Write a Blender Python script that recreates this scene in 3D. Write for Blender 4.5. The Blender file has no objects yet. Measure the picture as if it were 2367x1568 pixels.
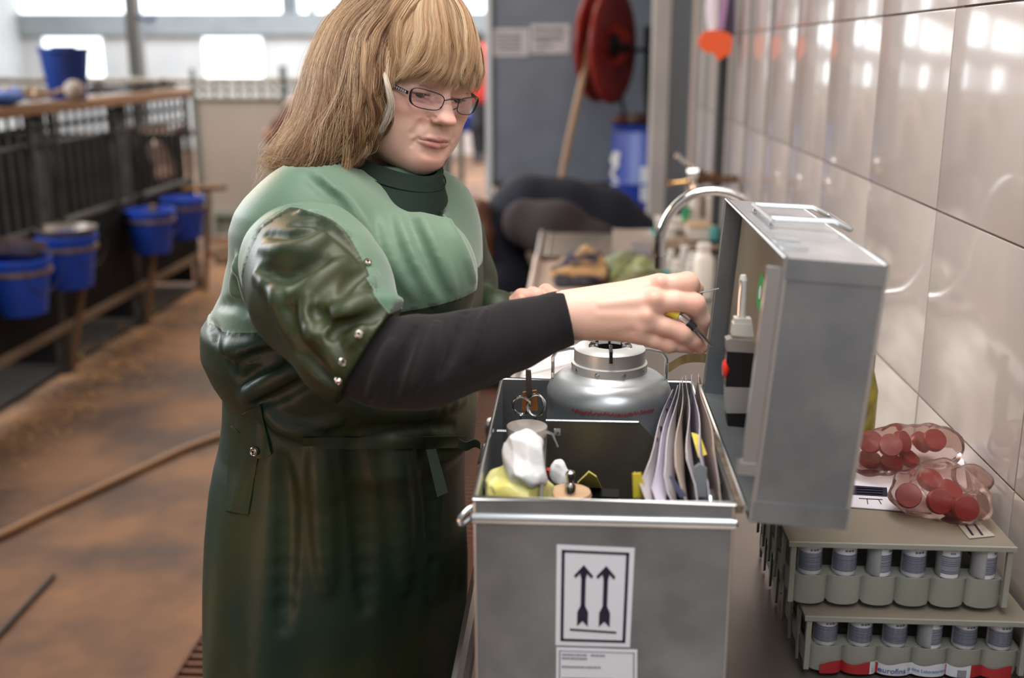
import bpy, bmesh, math, random
import numpy as np
from mathutils import Vector, Matrix, noise as mnoise

rnd = random.Random(7)
SC = bpy.context.scene
COL = SC.collection

# ------------------------------------------------------------------ camera
FPX = 2500.0
CAM = Vector((0.0, 0.0, 1.57))
YAW = math.atan(147 / 2587.0)
PITCH = math.atan(664 / 2500.0)
cam_data = bpy.data.cameras.new('camera')
cam = bpy.data.objects.new('camera', cam_data)
COL.objects.link(cam)
cam.location = CAM
cam.rotation_euler = (math.pi / 2 - PITCH, 0, YAW)
cam_data.sensor_fit = 'HORIZONTAL'
cam_data.sensor_width = 36.0
cam_data.lens = 36.0 * FPX / 2367.0
cam_data.clip_start = 0.05
cam_data.clip_end = 120
cam_data.dof.use_dof = True
cam_data.dof.focus_distance = 1.40
cam_data.dof.aperture_fstop = 2.6
SC.camera = cam
_R = cam.rotation_euler.to_matrix()
CR, CU, CF = _R @ Vector((1, 0, 0)), _R @ Vector((0, 1, 0)), _R @ Vector((0, 0, -1))

# ------------------------------------------------------------------ world, lights, exposure
W = bpy.data.worlds.new('world'); SC.world = W; W.use_nodes = True
W.node_tree.nodes['Background'].inputs[0].default_value = (0.80, 0.88, 1.0, 1)
W.node_tree.nodes['Background'].inputs[1].default_value = 1.0
SC.view_settings.view_transform = 'Standard'
SC.view_settings.look = 'None'
SC.view_settings.exposure = 0.42
SC.view_settings.gamma = 1.0
SC.view_settings.use_curve_mapping = False
SC.cycles.use_denoising = True
SC.cycles.max_bounces = 8
SC.cycles.transparent_max_bounces = 24
SC.cycles.sample_clamp_indirect = 6.0
SC.cycles.caustics_reflective = False
SC.cycles.caustics_refractive = False


def area(name, loc, target, size, power, color, size_y=None):
    d = bpy.data.lights.new(name, 'AREA')
    d.shape = 'RECTANGLE'; d.size = size; d.size_y = size_y or size
    d.energy = power; d.color = color
    o = bpy.data.objects.new(name, d); COL.objects.link(o)
    o.location = loc
    o.rotation_euler = (Vector(target) - Vector(loc)).to_track_quat('-Z', 'Y').to_euler()
    return o


area('skylight_left', (-4.2, 3.9, 3.0), (-0.2, 1.8, 1.1), 2.6, 210, (0.90, 0.96, 1.0), 2.0)
area('skylight_above', (0.0, 1.1, 3.25), (0.1, 1.3, 0.9), 1.5, 66, (1.0, 0.94, 0.88), 2.0)
area('fill_behind', (-0.9, -1.6, 2.6), (0.0, 1.6, 1.0), 2.2, 5, (1.0, 0.96, 0.92), 1.4)  # unseen soft fill added behind the camera
area('lid_fill', (0.42, -0.05, 2.35), (0.22, 1.1, 1.25), 0.8, 12, (0.94, 0.97, 1.0), 0.6)  # unseen fill added near the camera to brighten the open lid
area('skylight_hall', (-3.0, 8.3, 3.3), (-3.0, 8.4, 0), 5.0, 290, (1.0, 0.86, 0.72), 5.5)
area('skylight_far', (-3.5, 14.0, 3.3), (-3.5, 14.1, 0), 9.0, 800, (0.95, 0.97, 1.0), 6.0)


area('heat_lamp', (-1.9, 3.1, 2.5), (-0.35, 1.5, 1.5), 0.35, 14, (1.0, 0.50, 0.20))

area('warm_wall_fill', (-1.5, 0.1, 0.75), (0.55, 1.7, 0.95), 0.5, 4.5, (1.0, 0.58, 0.38))  # unseen low fill added to warm the lower tiles

# ------------------------------------------------------------------ placing
def P(x, y, d):
    x, y, d = float(x), float(y), float(d)
    return CAM + d * (CF + CR * ((x - 1183.5) / FPX) + CU * ((784 - y) / FPX))


def ray(x, y):
    x, y = float(x), float(y)
    return CF + CR * ((x - 1183.5) / FPX) + CU * ((784 - y) / FPX)


def PZ(x, y, z):
    r = ray(x, y); return CAM + r * ((z - CAM.z) / r.z)


def PY(x, y, Y):
    r = ray(x, y); return CAM + r * (Y / r.y)


def PX(x, y, X):
    r = ray(x, y); return CAM + r * (X / r.x)


# ------------------------------------------------------------------ materials
def nodes_of(m):
    return m.node_tree.nodes, m.node_tree.links


def sock(n, key):
    return n.inputs[key]


MATS = {}


def mat(name, col, rough=0.5, metal=0.0, col2=None, nscale=8.0, ndetail=4.0, stretch=None, bump=0.0, bscale=60.0,
        bstretch=None, spec=0.5, trans=0.0, alpha=1.0, emit=None, sheen=0.0, coat=0.0, contrast=0.5, sss=0.0, ior=None,
        attr=None, rough2=None, bdist=0.002):
    if name in MATS:
        return MATS[name]
    m = bpy.data.materials.new(name); m.use_nodes = True
    N, L = nodes_of(m)
    b = N['Principled BSDF']
    b.inputs['Base Color'].default_value = (*col, 1)
    b.inputs['Roughness'].default_value = rough
    b.inputs['Metallic'].default_value = metal
    b.inputs['Specular IOR Level'].default_value = spec
    b.inputs['Transmission Weight'].default_value = trans
    b.inputs['Alpha'].default_value = alpha
    b.inputs['Sheen Weight'].default_value = sheen
    b.inputs['Coat Weight'].default_value = coat
    if ior: b.inputs['IOR'].default_value = ior
    if sss:
        b.inputs['Subsurface Weight'].default_value = sss
        b.inputs['Subsurface Radius'].default_value = (1.0, 0.35, 0.2)
        b.inputs['Subsurface Scale'].default_value = 0.006
    if emit:
        b.inputs['Emission Color'].default_value = (*emit[0], 1)
        b.inputs['Emission Strength'].default_value = emit[1]
    tc = N.new('ShaderNodeTexCoord')

    def mapped(s):
        mp = N.new('ShaderNodeMapping')
        mp.inputs['Scale'].default_value = s or (1, 1, 1)
        L.new(tc.outputs['Object'], mp.inputs['Vector'])
        return mp.outputs['Vector']
    base_out = None
    if attr:
        a = N.new('ShaderNodeAttribute'); a.attribute_name = attr
        base_out = a.outputs['Color']
    if col2 is not None:
        nz = N.new('ShaderNodeTexNoise'); nz.inputs['Scale'].default_value = nscale
        nz.inputs['Detail'].default_value = ndetail
        L.new(mapped(stretch), nz.inputs['Vector'])
        cr = N.new('ShaderNodeValToRGB')
        cr.color_ramp.elements[0].position = 0.5 - 0.5 * contrast * 0.6
        cr.color_ramp.elements[1].position = 0.5 + 0.5 * contrast * 0.6
        L.new(nz.outputs['Fac'], cr.inputs['Fac'])
        mx = N.new('ShaderNodeMix'); mx.data_type = 'RGBA'
        L.new(cr.outputs['Color'], mx.inputs['Factor'])
        if base_out:
            mul = N.new('ShaderNodeMix'); mul.data_type = 'RGBA'; mul.blend_type = 'MULTIPLY'; mul.inputs['Factor'].default_value = 1
            mx.inputs['A'].default_value = (*col, 1); mx.inputs['B'].default_value = (*col2, 1)
            L.new(mx.outputs['Result'], mul.inputs['A']); L.new(base_out, mul.inputs['B'])
            base_out = mul.outputs['Result']
        else:
            mx.inputs['A'].default_value = (*col, 1); mx.inputs['B'].default_value = (*col2, 1)
            base_out = mx.outputs['Result']
        if rough2 is not None:
            mr = N.new('ShaderNodeMapRange')
            mr.inputs['To Min'].default_value = rough; mr.inputs['To Max'].default_value = rough2
            L.new(cr.outputs['Color'], mr.inputs['Value']); L.new(mr.outputs['Result'], b.inputs['Roughness'])
    if base_out:
        L.new(base_out, b.inputs['Base Color'])
    if bump:
        bz = N.new('ShaderNodeTexNoise'); bz.inputs['Scale'].default_value = bscale; bz.inputs['Detail'].default_value = 3
        L.new(mapped(bstretch), bz.inputs['Vector'])
        bp = N.new('ShaderNodeBump'); bp.inputs['Strength'].default_value = bump; bp.inputs['Distance'].default_value = bdist
        L.new(bz.outputs['Fac'], bp.inputs['Height']); L.new(bp.outputs['Normal'], b.inputs['Normal'])
    MATS[name] = m
    return m


# ------------------------------------------------------------------ mesh builder
class MB:
    def __init__(s):
        s.v = []; s.f = []; s.m = []; s.smooth = []

    def add(s, vs, fs, mi=0, sm=False, M=None):
        o = len(s.v)
        if M is not None: vs = [M @ Vector(v) for v in vs]
        s.v += [tuple(v) for v in vs]
        for f in fs:
            s.f.append(tuple(i + o for i in f)); s.m.append(mi); s.smooth.append(sm)
        return s

    def box(s, c, size, rot=None, mi=0, bev=0.0, M=None):
        bm = bmesh.new()
        bmesh.ops.create_cube(bm, size=1.0)
        bmesh.ops.scale(bm, vec=size, verts=bm.verts)
        if bev > 0:
            bmesh.ops.bevel(bm, geom=list(bm.edges), offset=bev, segments=2, affect='EDGES', profile=0.7)
        X = Matrix.Translation(Vector(c))
        if rot is not None:
            X = X @ (rot.to_4x4() if isinstance(rot, Matrix) else Matrix.Rotation(rot, 4, 'Z'))
        if M is not None: X = M @ X
        bm.verts.index_update()
        vs = [X @ v.co for v in bm.verts]; fs = [[v.index for v in f.verts] for f in bm.faces]
        bm.free()
        return s.add(vs, fs, mi, bev > 0)

    def b2(s, p0, p1, mi=0, bev=0.0):
        c = [(a + b) / 2 for a, b in zip(p0, p1)]; sz = [abs(b - a) for a, b in zip(p0, p1)]
        return s.box(c, sz, None, mi, bev)

    def tube(s, pts, r, n=10, mi=0, closed=False, caps=True, M=None):
        pts = [Vector(p) for p in pts]; k = len(pts)
        rs = r if isinstance(r, (list, tuple)) else [r] * k
        vs = []; fs = []
        prev = None
        for i, p in enumerate(pts):
            if closed: t = pts[(i + 1) % k] - pts[i - 1]
            else: t = pts[min(i + 1, k - 1)] - pts[max(i - 1, 0)]
            t.normalize()
            if prev is None:
                a = Vector((0, 0, 1)) if abs(t.z) < 0.9 else Vector((1, 0, 0))
                u = t.cross(a).normalized()
            else:
                u = (prev - t * prev.dot(t)).normalized()
            prev = u; w = t.cross(u)
            for j in range(n):
                an = 2 * math.pi * j / n
                vs.append(p + (u * math.cos(an) + w * math.sin(an)) * rs[i])
        m = k if closed else k - 1
        for i in range(m):
            i2 = (i + 1) % k
            for j in range(n):
                fs.append((i * n + j, i * n + (j + 1) % n, i2 * n + (j + 1) % n, i2 * n + j))
        if caps and not closed:
            fs.append(tuple(range(n))[::-1]); fs.append(tuple((k - 1) * n + j for j in range(n)))
        return s.add(vs, fs, mi, True, M)

    def rod(s, a, b, r, n=10, mi=0, r2=None):
        return s.tube([a, b], [r, r if r2 is None else r2], n, mi)

    def lathe(s, prof, c=(0, 0, 0), n=32, mi=0, M=None, capb=True, capt=True):
        vs = []; fs = []
        for (r, z) in prof:
            for j in range(n):
                a = 2 * math.pi * j / n
                vs.append(Vector((c[0] + r * math.cos(a), c[1] + r * math.sin(a), c[2] + z)))
        for i in range(len(prof) - 1):
            for j in range(n):
                fs.append((i * n + j, i * n + (j + 1) % n, (i + 1) * n + (j + 1) % n, (i + 1) * n + j))
        if capb: fs.append(tuple(range(n))[::-1])
        if capt: fs.append(tuple((len(prof) - 1) * n + j for j in range(n)))
        return s.add(vs, fs, mi, True, M)

    def prism(s, poly, a, b, mi=0):
        # poly: list of 3D points; extruded from offset a to offset b (vectors)
        a = Vector(a); b = Vector(b); n = len(poly)
        vs = [Vector(p) + a for p in poly] + [Vector(p) + b for p in poly]
        fs = [tuple(range(n))[::-1], tuple(range(n, 2 * n))]
        for i in range(n): fs.append((i, (i + 1) % n, n + (i + 1) % n, n + i))
        return s.add(vs, fs, mi)

    def sheet(s, grid, th=0.0, mi=0, sm=True):
        # grid[i][j] points, optional thickness
        a = len(grid); b = len(grid[0])
        g = [[Vector(p) for p in r] for r in grid]
        vs = [p for r in g for p in r]
        fs = [(i * b + j, i * b + j + 1, (i + 1) * b + j + 1, (i + 1) * b + j) for i in range(a - 1) for j in range(b - 1)]
        if th:
            o = len(vs)
            for i in range(a):
                for j in range(b):
                    du = g[min(i + 1, a - 1)][j] - g[max(i - 1, 0)][j]; dv = g[i][min(j + 1, b - 1)] - g[i][max(j - 1, 0)]
                    nn = du.cross(dv)
                    if nn.length > 0: nn.normalize()
                    vs.append(g[i][j] - nn * th)
            fs += [tuple(o + q for q in f)[::-1] for f in fs]
            bd = [(i * b, (i + 1) * b) for i in range(a - 1)] + [((i + 1) * b + b - 1, i * b + b - 1) for i in range(a - 1)] + \
                 [(j + 1, j) for j in range(b - 1)] + [((a - 1) * b + j, (a - 1) * b + j + 1) for j in range(b - 1)]
            for p, q in bd: fs.append((p, q, o + q, o + p))
        return s.add(vs, fs, mi, sm)


ORIG = {}


def tag(o, label=None, cat=None, group=None, kind=None):
    if label: o['label'] = label
    if cat: o['category'] = cat
    if group: o['group'] = group
    if kind: o['kind'] = kind
    return o


def empty(name, loc, label=None, cat=None, group=None, rz=0.0, rot=None):
    o = bpy.data.objects.new(name, None); COL.objects.link(o)
    o.location = loc
    o.rotation_euler = rot if rot else (0, 0, rz)
    o.empty_display_size = 0.05
    ORIG[o] = Vector(loc)
    return tag(o, label, cat, group)


def mesh_from(name, v, f, mats, mi=None, smooth=None, sharp=35):
    me = bpy.data.meshes.new(name)
    me.from_pydata(v, [], f)
    for m in mats: me.materials.append(m)
    if mi is not None: me.polygons.foreach_set('material_index', mi)
    if smooth is not None:
        me.polygons.foreach_set('use_smooth', smooth)
    me.update()
    if smooth is not None and any(smooth) and sharp:
        me.set_sharp_from_angle(angle=math.radians(sharp))
    return me


def obj(name, mb, mats, parent=None, local=False, origin=None, sharp=35):
    """one mesh object; vertices given in world space unless local"""
    if not isinstance(mats, (list, tuple)): mats = [mats]
    v = mb.v
    if parent is not None:
        off = Vector((0, 0, 0)) if local else ORIG.get(parent, Vector((0, 0, 0)))
        base = ORIG.get(parent, Vector((0, 0, 0))) if not local else Vector((0, 0, 0))
    else:
        if local: off = Vector((0, 0, 0))
        elif origin is not None: off = Vector(origin)
        else:
            a = np.array(v); lo, hi = a.min(0), a.max(0)
            off = Vector(((lo[0] + hi[0]) / 2, (lo[1] + hi[1]) / 2, lo[2]))
    a = np.array(v, dtype=float) - np.array(off)
    me = mesh_from(name, a.tolist(), mb.f, mats, mb.m, mb.smooth, sharp)
    o = bpy.data.objects.new(name, me); COL.objects.link(o)
    if parent is not None:
        o.parent = parent; ORIG[o] = Vector(off) if not local else Vector((0, 0, 0))
    else:
        o.location = (origin if (local and origin is not None) else off); ORIG[o] = Vector(off)
    return o


def copy_tree(o, parent=None):
    c = o.copy(); COL.objects.link(c)
    if parent is not None: c.parent = parent
    for ch in list(o.children): copy_tree(ch, c)
    return c


# ------------------------------------------------------------------ implicit surfaces (numpy)
def v3(*a): return np.array(a, dtype=np.float32)


class Field:
    def __init__(s, lo, hi, h):
        s.lo = np.array(lo, dtype=np.float64); s.h = h
        s.n = np.ceil((np.array(hi) - s.lo) / h).astype(int) + 1
        s.ax = [(s.lo[i] + h * np.arange(s.n[i])).astype(np.float32) for i in range(3)]
        s.D = np.full(tuple(s.n), 1.0, dtype=np.float32)

    def sl(s, lo, hi):
        i0 = np.maximum(0, np.floor((np.array(lo) - s.lo) / s.h).astype(int)); i1 = np.minimum(s.n, np.ceil((np.array(hi) - s.lo) / s.h).astype(int) + 1)
        if (i1 <= i0).any(): return None
        sl = tuple(slice(a, b) for a, b in zip(i0, i1))
        g = (s.ax[0][sl[0]][:, None, None], s.ax[1][sl[1]][None, :, None], s.ax[2][sl[2]][None, None, :])
        return sl, g

    def comb(s, sl, d, k, sub):
        A = s.D[sl]
        if sub:
            # smooth subtraction max(A,-d)
            B = -d
            if k > 0:
                hh = np.maximum(k - np.abs(A - B), 0) / k
                s.D[sl] = np.maximum(A, B) + hh * hh * k * 0.25
            else: s.D[sl] = np.maximum(A, B)
        else:
            if k > 0:
                hh = np.maximum(k - np.abs(A - d), 0) / k
                s.D[sl] = np.minimum(A, d) - hh * hh * k * 0.25
            else: s.D[sl] = np.minimum(A, d)

    def cap(s, a, b, ra, rb=None, k=0.0, sub=False, sq=None):
        rb = ra if rb is None else rb
        a = np.array(a, dtype=np.float32); b = np.array(b, dtype=np.float32)
        m = max(ra, rb) + max(2.2 * k, 10 * s.h) + 3 * s.h
        q = s.sl(np.minimum(a, b) - m, np.maximum(a, b) + m)
        if q is None: return s
        sl, (X, Y, Z) = q
        ba = b - a; L = float((ba * ba).sum()) + 1e-12
        t = np.clip(((X - a[0]) * ba[0] + (Y - a[1]) * ba[1] + (Z - a[2]) * ba[2]) / L, 0, 1)
        d = np.sqrt((X - a[0] - t * ba[0]) ** 2 + (Y - a[1] - t * ba[1]) ** 2 + (Z - a[2] - t * ba[2]) ** 2) - (ra + (rb - ra) * t)
        s.comb(sl, d, k, sub); return s

    def chain(s, pts, rs, k=0.0, sub=False):
        for i in range(len(pts) - 1):
            s.cap(pts[i], pts[i + 1], rs[i], rs[i + 1], k, sub)
        return s

    def ell(s, c, r, k=0.0, sub=False, R=None):
        c = np.array(c, dtype=np.float32); r = np.array(r, dtype=np.float32)
        m = float(r.max()) + max(2.2 * k, 10 * s.h + .02) + 3 * s.h
        q = s.sl(c - m, c + m)
        if q is None: return s
        sl, (X, Y, Z) = q
        x, y, z = X - c[0], Y - c[1], Z - c[2]
        if R is not None:   # rows of R = local axes
            R = np.array(R, dtype=np.float32)
            x, y, z = R[0, 0] * x + R[0, 1] * y + R[0, 2] * z, R[1, 0] * x + R[1, 1] * y + R[1, 2] * z, R[2, 0] * x + R[2, 1] * y + R[2, 2] * z
        k0 = np.sqrt((x / r[0]) ** 2 + (y / r[1]) ** 2 + (z / r[2]) ** 2)
        k1 = np.sqrt((x / r[0] ** 2) ** 2 + (y / r[1] ** 2) ** 2 + (z / r[2] ** 2) ** 2) + 1e-9
        d = k0 * (k0 - 1) / k1
        s.comb(sl, d.astype(np.float32), k, sub); return s

    def mesh(s):
        return surface_nets(s.D, s.lo, s.h)

    def sample(s, p):
        q = (np.array(p) - s.lo) / s.h
        i = np.floor(q).astype(int)
        if (i < 0).any() or (i >= s.n - 1).any(): return 1.0
        f = q - i
        c = s.D[i[0]:i[0] + 2, i[1]:i[1] + 2, i[2]:i[2] + 2]
        c = c[0] * (1 - f[0]) + c[1] * f[0]
        c = c[0] * (1 - f[1]) + c[1] * f[1]
        return float(c[0] * (1 - f[2]) + c[1] * f[2])

    def hit(s, x, y, d0=0.6, d1=2.4, M=None):
        """surface point of the field seen through picture point x, y (world-space field)"""
        r = ray(x, y); t = d0
        while t < d1:
            p = CAM + r * t
            v = s.sample(p)
            if v <= 0.0: return p
            t += max(0.002, min(abs(v), 0.01) * 0.9)
        return None


def surface_nets(D, lo, h):
    ins = D < 0
    nx, ny, nz = D.shape
    c = np.zeros((nx - 1, ny - 1, nz - 1), dtype=np.uint8)
    for i in (0, 1):
        for j in (0, 1):
            for k in (0, 1):
                c += ins[i:nx - 1 + i, j:ny - 1 + j, k:nz - 1 + k]
    act = (c > 0) & (c < 8)
    idx = np.argwhere(act)
    vid = np.full(act.shape, -1, dtype=np.int32); vid[act] = np.arange(len(idx))
    I, J, K = idx.T
    val = {(a, b, d): D[I + a, J + b, K + d] for a in (0, 1) for b in (0, 1) for d in (0, 1)}
    acc = np.zeros((len(idx), 3)); cnt = np.zeros(len(idx))
    cs = list(val)
    for p in cs:
        for ax in range(3):
            if p[ax] == 0:
                q = list(p); q[ax] = 1; q = tuple(q)
                a, b = val[p], val[q]
                cr = (a < 0) != (b < 0)
                t = np.where(cr, a / np.where(cr, a - b, 1), 0)
                pos = np.array(p, dtype=float)[None, :].repeat(len(idx), 0)
                pos[:, ax] = t
                acc[cr] += pos[cr]; cnt[cr] += 1
    V = (idx + acc / np.maximum(cnt, 1)[:, None]) * h + np.array(lo)
    Q = []
    for ax in range(3):
        a0 = [slice(1, -1)] * 3; a1 = [slice(1, -1)] * 3
        a0[ax] = slice(0, -1); a1[ax] = slice(1, None)
        s0 = ins[tuple(a0)]; s1 = ins[tuple(a1)]
        ch = s0 != s1
        e = np.argwhere(ch); flip = s1[ch]
        off = np.array([1, 1, 1]); off[ax] = 0
        e = e + off
        u = np.zeros(3, int); w = np.zeros(3, int)
        u[(ax + 1) % 3] = 1; w[(ax + 2) % 3] = 1
        q = [e - u - w, e - w, e, e - u]
        ids = np.stack([vid[tuple(x.T)] for x in q], 1)
        ids[flip] = ids[flip][:, ::-1]
        Q.append(ids)
    Q = np.concatenate(Q)
    Q = Q[(Q >= 0).all(1)]
    return V, Q


def np_obj(name, V, Q, mats, parent=None, mi=None, attr=None, off=None):
    """mesh object from numpy arrays in world space"""
    if not isinstance(mats, (list, tuple)): mats = [mats]
    off = ORIG.get(parent, Vector((0, 0, 0))) if off is None else Vector(off)
    me = bpy.data.meshes.new(name)
    V = V - np.array(off)
    me.vertices.add(len(V)); me.vertices.foreach_set('co', V.astype(np.float32).ravel())
    me.loops.add(len(Q) * 4); me.loops.foreach_set('vertex_index', Q.astype(np.int32).ravel())
    me.polygons.add(len(Q)); me.polygons.foreach_set('loop_start', np.arange(0, 4 * len(Q), 4, dtype=np.int32))
    me.polygons.foreach_set('loop_total', np.full(len(Q), 4, dtype=np.int32))
    for m in mats: me.materials.append(m)
    me.update(calc_edges=True)
    me.polygons.foreach_set('use_smooth', np.ones(len(Q), dtype=bool))
    if mi is not None: me.polygons.foreach_set('material_index', mi.astype(np.int32))
    if attr is not None:
        a = me.color_attributes.new('Col', 'FLOAT_COLOR', 'POINT')
        c = np.ones((len(V), 4), dtype=np.float32); c[:, :3] = attr
        a.data.foreach_set('color', c.ravel())
    me.update()
    o = bpy.data.objects.new(name, me); COL.objects.link(o)
    if parent is not None:
        o.parent = parent
    else: o.location = off
    ORIG[o] = Vector(off)
    return o


def smooth_mesh(V, Q, it=1, lam=0.5):
    n = len(V)
    E = np.concatenate([Q[:, [0, 1]], Q[:, [1, 2]], Q[:, [2, 3]], Q[:, [3, 0]]])
    for _ in range(it):
        A = np.zeros_like(V); c = np.zeros(n)
        for a in range(3):
            A[:, a] = np.bincount(E[:, 0], V[E[:, 1], a], n) + np.bincount(E[:, 1], V[E[:, 0], a], n)
        c = np.bincount(E[:, 0], minlength=n) + np.bincount(E[:, 1], minlength=n)
        V = V * (1 - lam) + lam * A / np.maximum(c, 1)[:, None]
    return V


def resample(pts, k):
    """Catmull-Rom through pts then k samples evenly by parameter"""
    p = np.array([list(q) for q in pts], dtype=float); n = len(p)
    e = np.vstack([2 * p[0] - p[1], p, 2 * p[-1] - p[-2]])
    t = np.linspace(0, n - 1 - 1e-6, k); i = t.astype(int); f = (t - i)[:, None]
    a, b, c, d = e[i], e[i + 1], e[i + 2], e[i + 3]
    return 0.5 * ((2 * b) + (-a + c) * f + (2 * a - 5 * b + 4 * c - d) * f ** 2 + (-a + 3 * b - 3 * c + d) * f ** 3)


def dens(pts, n):
    q = resample([(p[0], p[1], 0) for p in pts], n); return [(a[0], a[1]) for a in q]


def fold(F, pts, r, k, sink, sub=False, n=12, d0=.9):
    """a crease: follows the cloth surface seen along the polyline"""
    q = []
    for (x, y) in dens(pts, n):
        h_ = F.hit(x, y, d0, 1.9)
        if h_ is not None: q.append(h_ + ray(x, y).normalized() * sink)
    if len(q) > 2:
        rr = [r * (0.35 + 0.65 * math.sin(math.pi * (i + .5) / len(q))) for i in range(len(q))]
        F.chain([tuple(p) for p in q], rr, k, sub)


def g(V, c, r):
    d = (V - np.array(c)) / np.array(r)
    return np.exp(-(d * d).sum(1))[:, None]



m_black = mat('black_plastic', (0.012, 0.012, 0.014), 0.35)
m_boot = mat('boot_rubber', (0.012, 0.02, 0.014), 0.35)
m_steel = mat('polished_steel', (0.62, 0.62, 0.64), 0.18, 1.0)
# ================================================================== the building
XW = 0.55
m_tile = mat('glazed_tile', (0.41, 0.362, 0.338), 0.09, col2=(0.445, 0.395, 0.37), nscale=3, spec=.6, bump=.03, bscale=6, bdist=.01)
m_grout = mat('grout', (0.40, 0.31, 0.26), 0.8)
m_floor = mat('barn_floor', (0.060, 0.027, 0.014), 0.72, col2=(0.215, 0.110, 0.055), nscale=2.6, ndetail=10, contrast=.40, bump=.5, bscale=22, rough2=.9, bdist=.006)
m_fwall = mat('barn_wall_white', (0.44, 0.46, 0.47), 0.7, col2=(0.52, 0.53, 0.53), nscale=1.2)
m_band = mat('barn_wall_band', (0.20, 0.23, 0.25), 0.7, col2=(0.25, 0.28, 0.29), nscale=2)
m_ceil = mat('ceiling_panel', (0.10, 0.12, 0.13), 0.8)
m_bluegrey = mat('blue_grey_panel', (0.165, 0.188, 0.225), 0.5, col2=(0.195, 0.22, 0.26), nscale=5, bump=.2, bscale=60)
m_white = mat('white_trim', (0.66, 0.70, 0.72), 0.45)
m_plinth = mat('plinth', (0.24, 0.20, 0.13), 0.85, col2=(0.30, 0.25, 0.17), nscale=6)
m_sky = mat('window_daylight', (0.8, 0.85, 0.9), 0.4, emit=((0.92, 0.97, 1.0), 2.2))
m_wframe = mat('window_frame', (0.50, 0.56, 0.60), 0.5)
m_galv = mat('galvanised_pipe', (0.27, 0.28, 0.27), 0.45, .6, col2=(0.17, 0.15, 0.12), nscale=9)
m_dkgalv = mat('dirty_steel', (0.065, 0.060, 0.052), 0.6, .4, col2=(0.030, 0.026, 0.022), nscale=9)
m_dkpanel = mat('dark_panel', (0.006, 0.0055, 0.006), 0.7, col2=(0.012, 0.010, 0.009), nscale=5, spec=.12)  # near-black: the unlit pen interior is put into this colour
m_wood = mat('worn_wood', (0.26, 0.13, 0.05), 0.75, col2=(0.16, 0.08, 0.035), nscale=4, stretch=(1, .15, 1))
m_grey = mat('grey_steel_post', (0.165, 0.18, 0.20), 0.5, .2)
m_dkgrey = mat('dark_pipe', (0.045, 0.045, 0.045), 0.5, .3)


def struct(name, mb, m, parent=None, **k):
    o = obj(name, mb, m, parent, **k)
    if parent is None: o['kind'] = 'structure'
    return o


mb = MB(); mb.b2((-9.2, -2.6, -.08), (3.2, 18.4, 0)); struct('floor', mb, m_floor)
mb = MB(); mb.b2((-9.2, -2.6, 3.5), (3.2, 18.4, 3.6)); struct('ceiling', mb, m_ceil)
mb = MB(); mb.b2((-9.2, -2.6, 0), (-9.1, 18.2, 3.5)); struct('wall_left', mb, m_fwall)
mb = MB(); mb.b2((-9.2, -2.7, 0), (3.2, -2.6, 3.5)); struct('wall_back', mb, m_fwall)
mb = MB(); mb.b2((3.1, -2.6, 0), (3.2, 18.2, 3.5)); struct('wall_outer', mb, m_fwall)
# far wall with windows
YF = 18.0
zw0, zw1 = PY(540, 184, YF).z, PY(540, 80, YF).z
zs0 = PY(540, 30, YF).z
wins = []
for c in (172, 540, 935, 1262):
    wins.append((PY(c - 74, 140, YF).x, PY(c + 74, 140, YF).x))
x0 = PY(172, 140, YF).x; wins.insert(0, (x0 - 3.2, x0 - 2.1))
xs = [-9.2] + [q for w in wins for q in w] + [3.2]
mb = MB()
mb.b2((-9.2, YF, 0), (3.2, YF + .2, zw0)); mb.b2((-9.2, YF, zw1), (3.2, YF + .2, zs0 - .35))
for a, b in zip(xs[0::2], xs[1::2]): mb.b2((a, YF, zw0), (b, YF + .2, zw1))
mb.b2((-9.2, YF, 2.95), (3.2, YF + .2, 3.5))
struct('wall_far', mb, m_fwall)
mb = MB(); mb.b2((-9.2, YF - .12, zs0 - .35), (3.2, YF + .2, zs0)); o = struct('trim_1', mb, m_band)
for i, (a, b) in enumerate(wins):
    fr = MB(); t = .05
    for q in ((a, b, zw0, zw0 + t), (a, b, zw1 - t, zw1), (a, a + t, zw0 + t, zw1 - t), (b - t, b, zw0 + t, zw1 - t)):
        fr.b2((q[0], YF - .03, q[2]), (q[1], YF + .1, q[3]))
    w = struct('window_%d' % (i + 1), fr, m_wframe)
    g_ = MB(); g_.b2((a + t, YF + .02, zw0 + t), (b - t, YF + .04, zw1 - t)); obj('pane', g_, m_sky, w)
# upper strip of glazing
strip = MB(); edges = [-9.2] + [PY(x, 20, YF).x for x in (304, 318, 650, 668, 692, 712)] + [PY(x, 20, YF).x for x in (1125,)] + [3.2]
segs = [(-9.2, edges[1]), (edges[2], edges[3]), (edges[3] + .12, edges[4]), (edges[5], edges[6]), (edges[6] + .12, 3.2)]
mul = MB()
for a in (edges[1], edges[3], edges[4], edges[6]):
    mul.b2((a, YF, zs0), (a + .1, YF + .12, 2.95))
w = struct('window_6', mul, m_grey)
for a, b in segs:
    g_ = MB(); g_.b2((a, YF + .03, zs0), (b, YF + .05, 2.95)); obj('pane', g_, m_sky, w)
# brackets along the strip ledge
# column standing in the barn
mb = MB(); a = PY(313, 100, 9.5)
for dx in (-.055, .045): mb.b2((a.x + dx, 9.45, 0), (a.x + dx + .012, 9.55, 3.5))
mb.b2((a.x - .05, 9.495, 0), (a.x + .05, 9.505, 3.5))
o = struct('trim_2', mb, m_grey)
mb = MB(); mb.tube([PY(317, 40, 9.45), PY(328, 42, 9.4), PY(340, 47, 9.4), PY(352, 45, 9.4), PY(356, 38, 9.4), PY(360, 36, 9.4)], .018, 8)
tag(obj('cable_hook', mb, mat('blue_cable', (.01, .03, .12), .5)), 'short dark blue cable hook on the grey column by the upper windows', 'hook')

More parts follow.
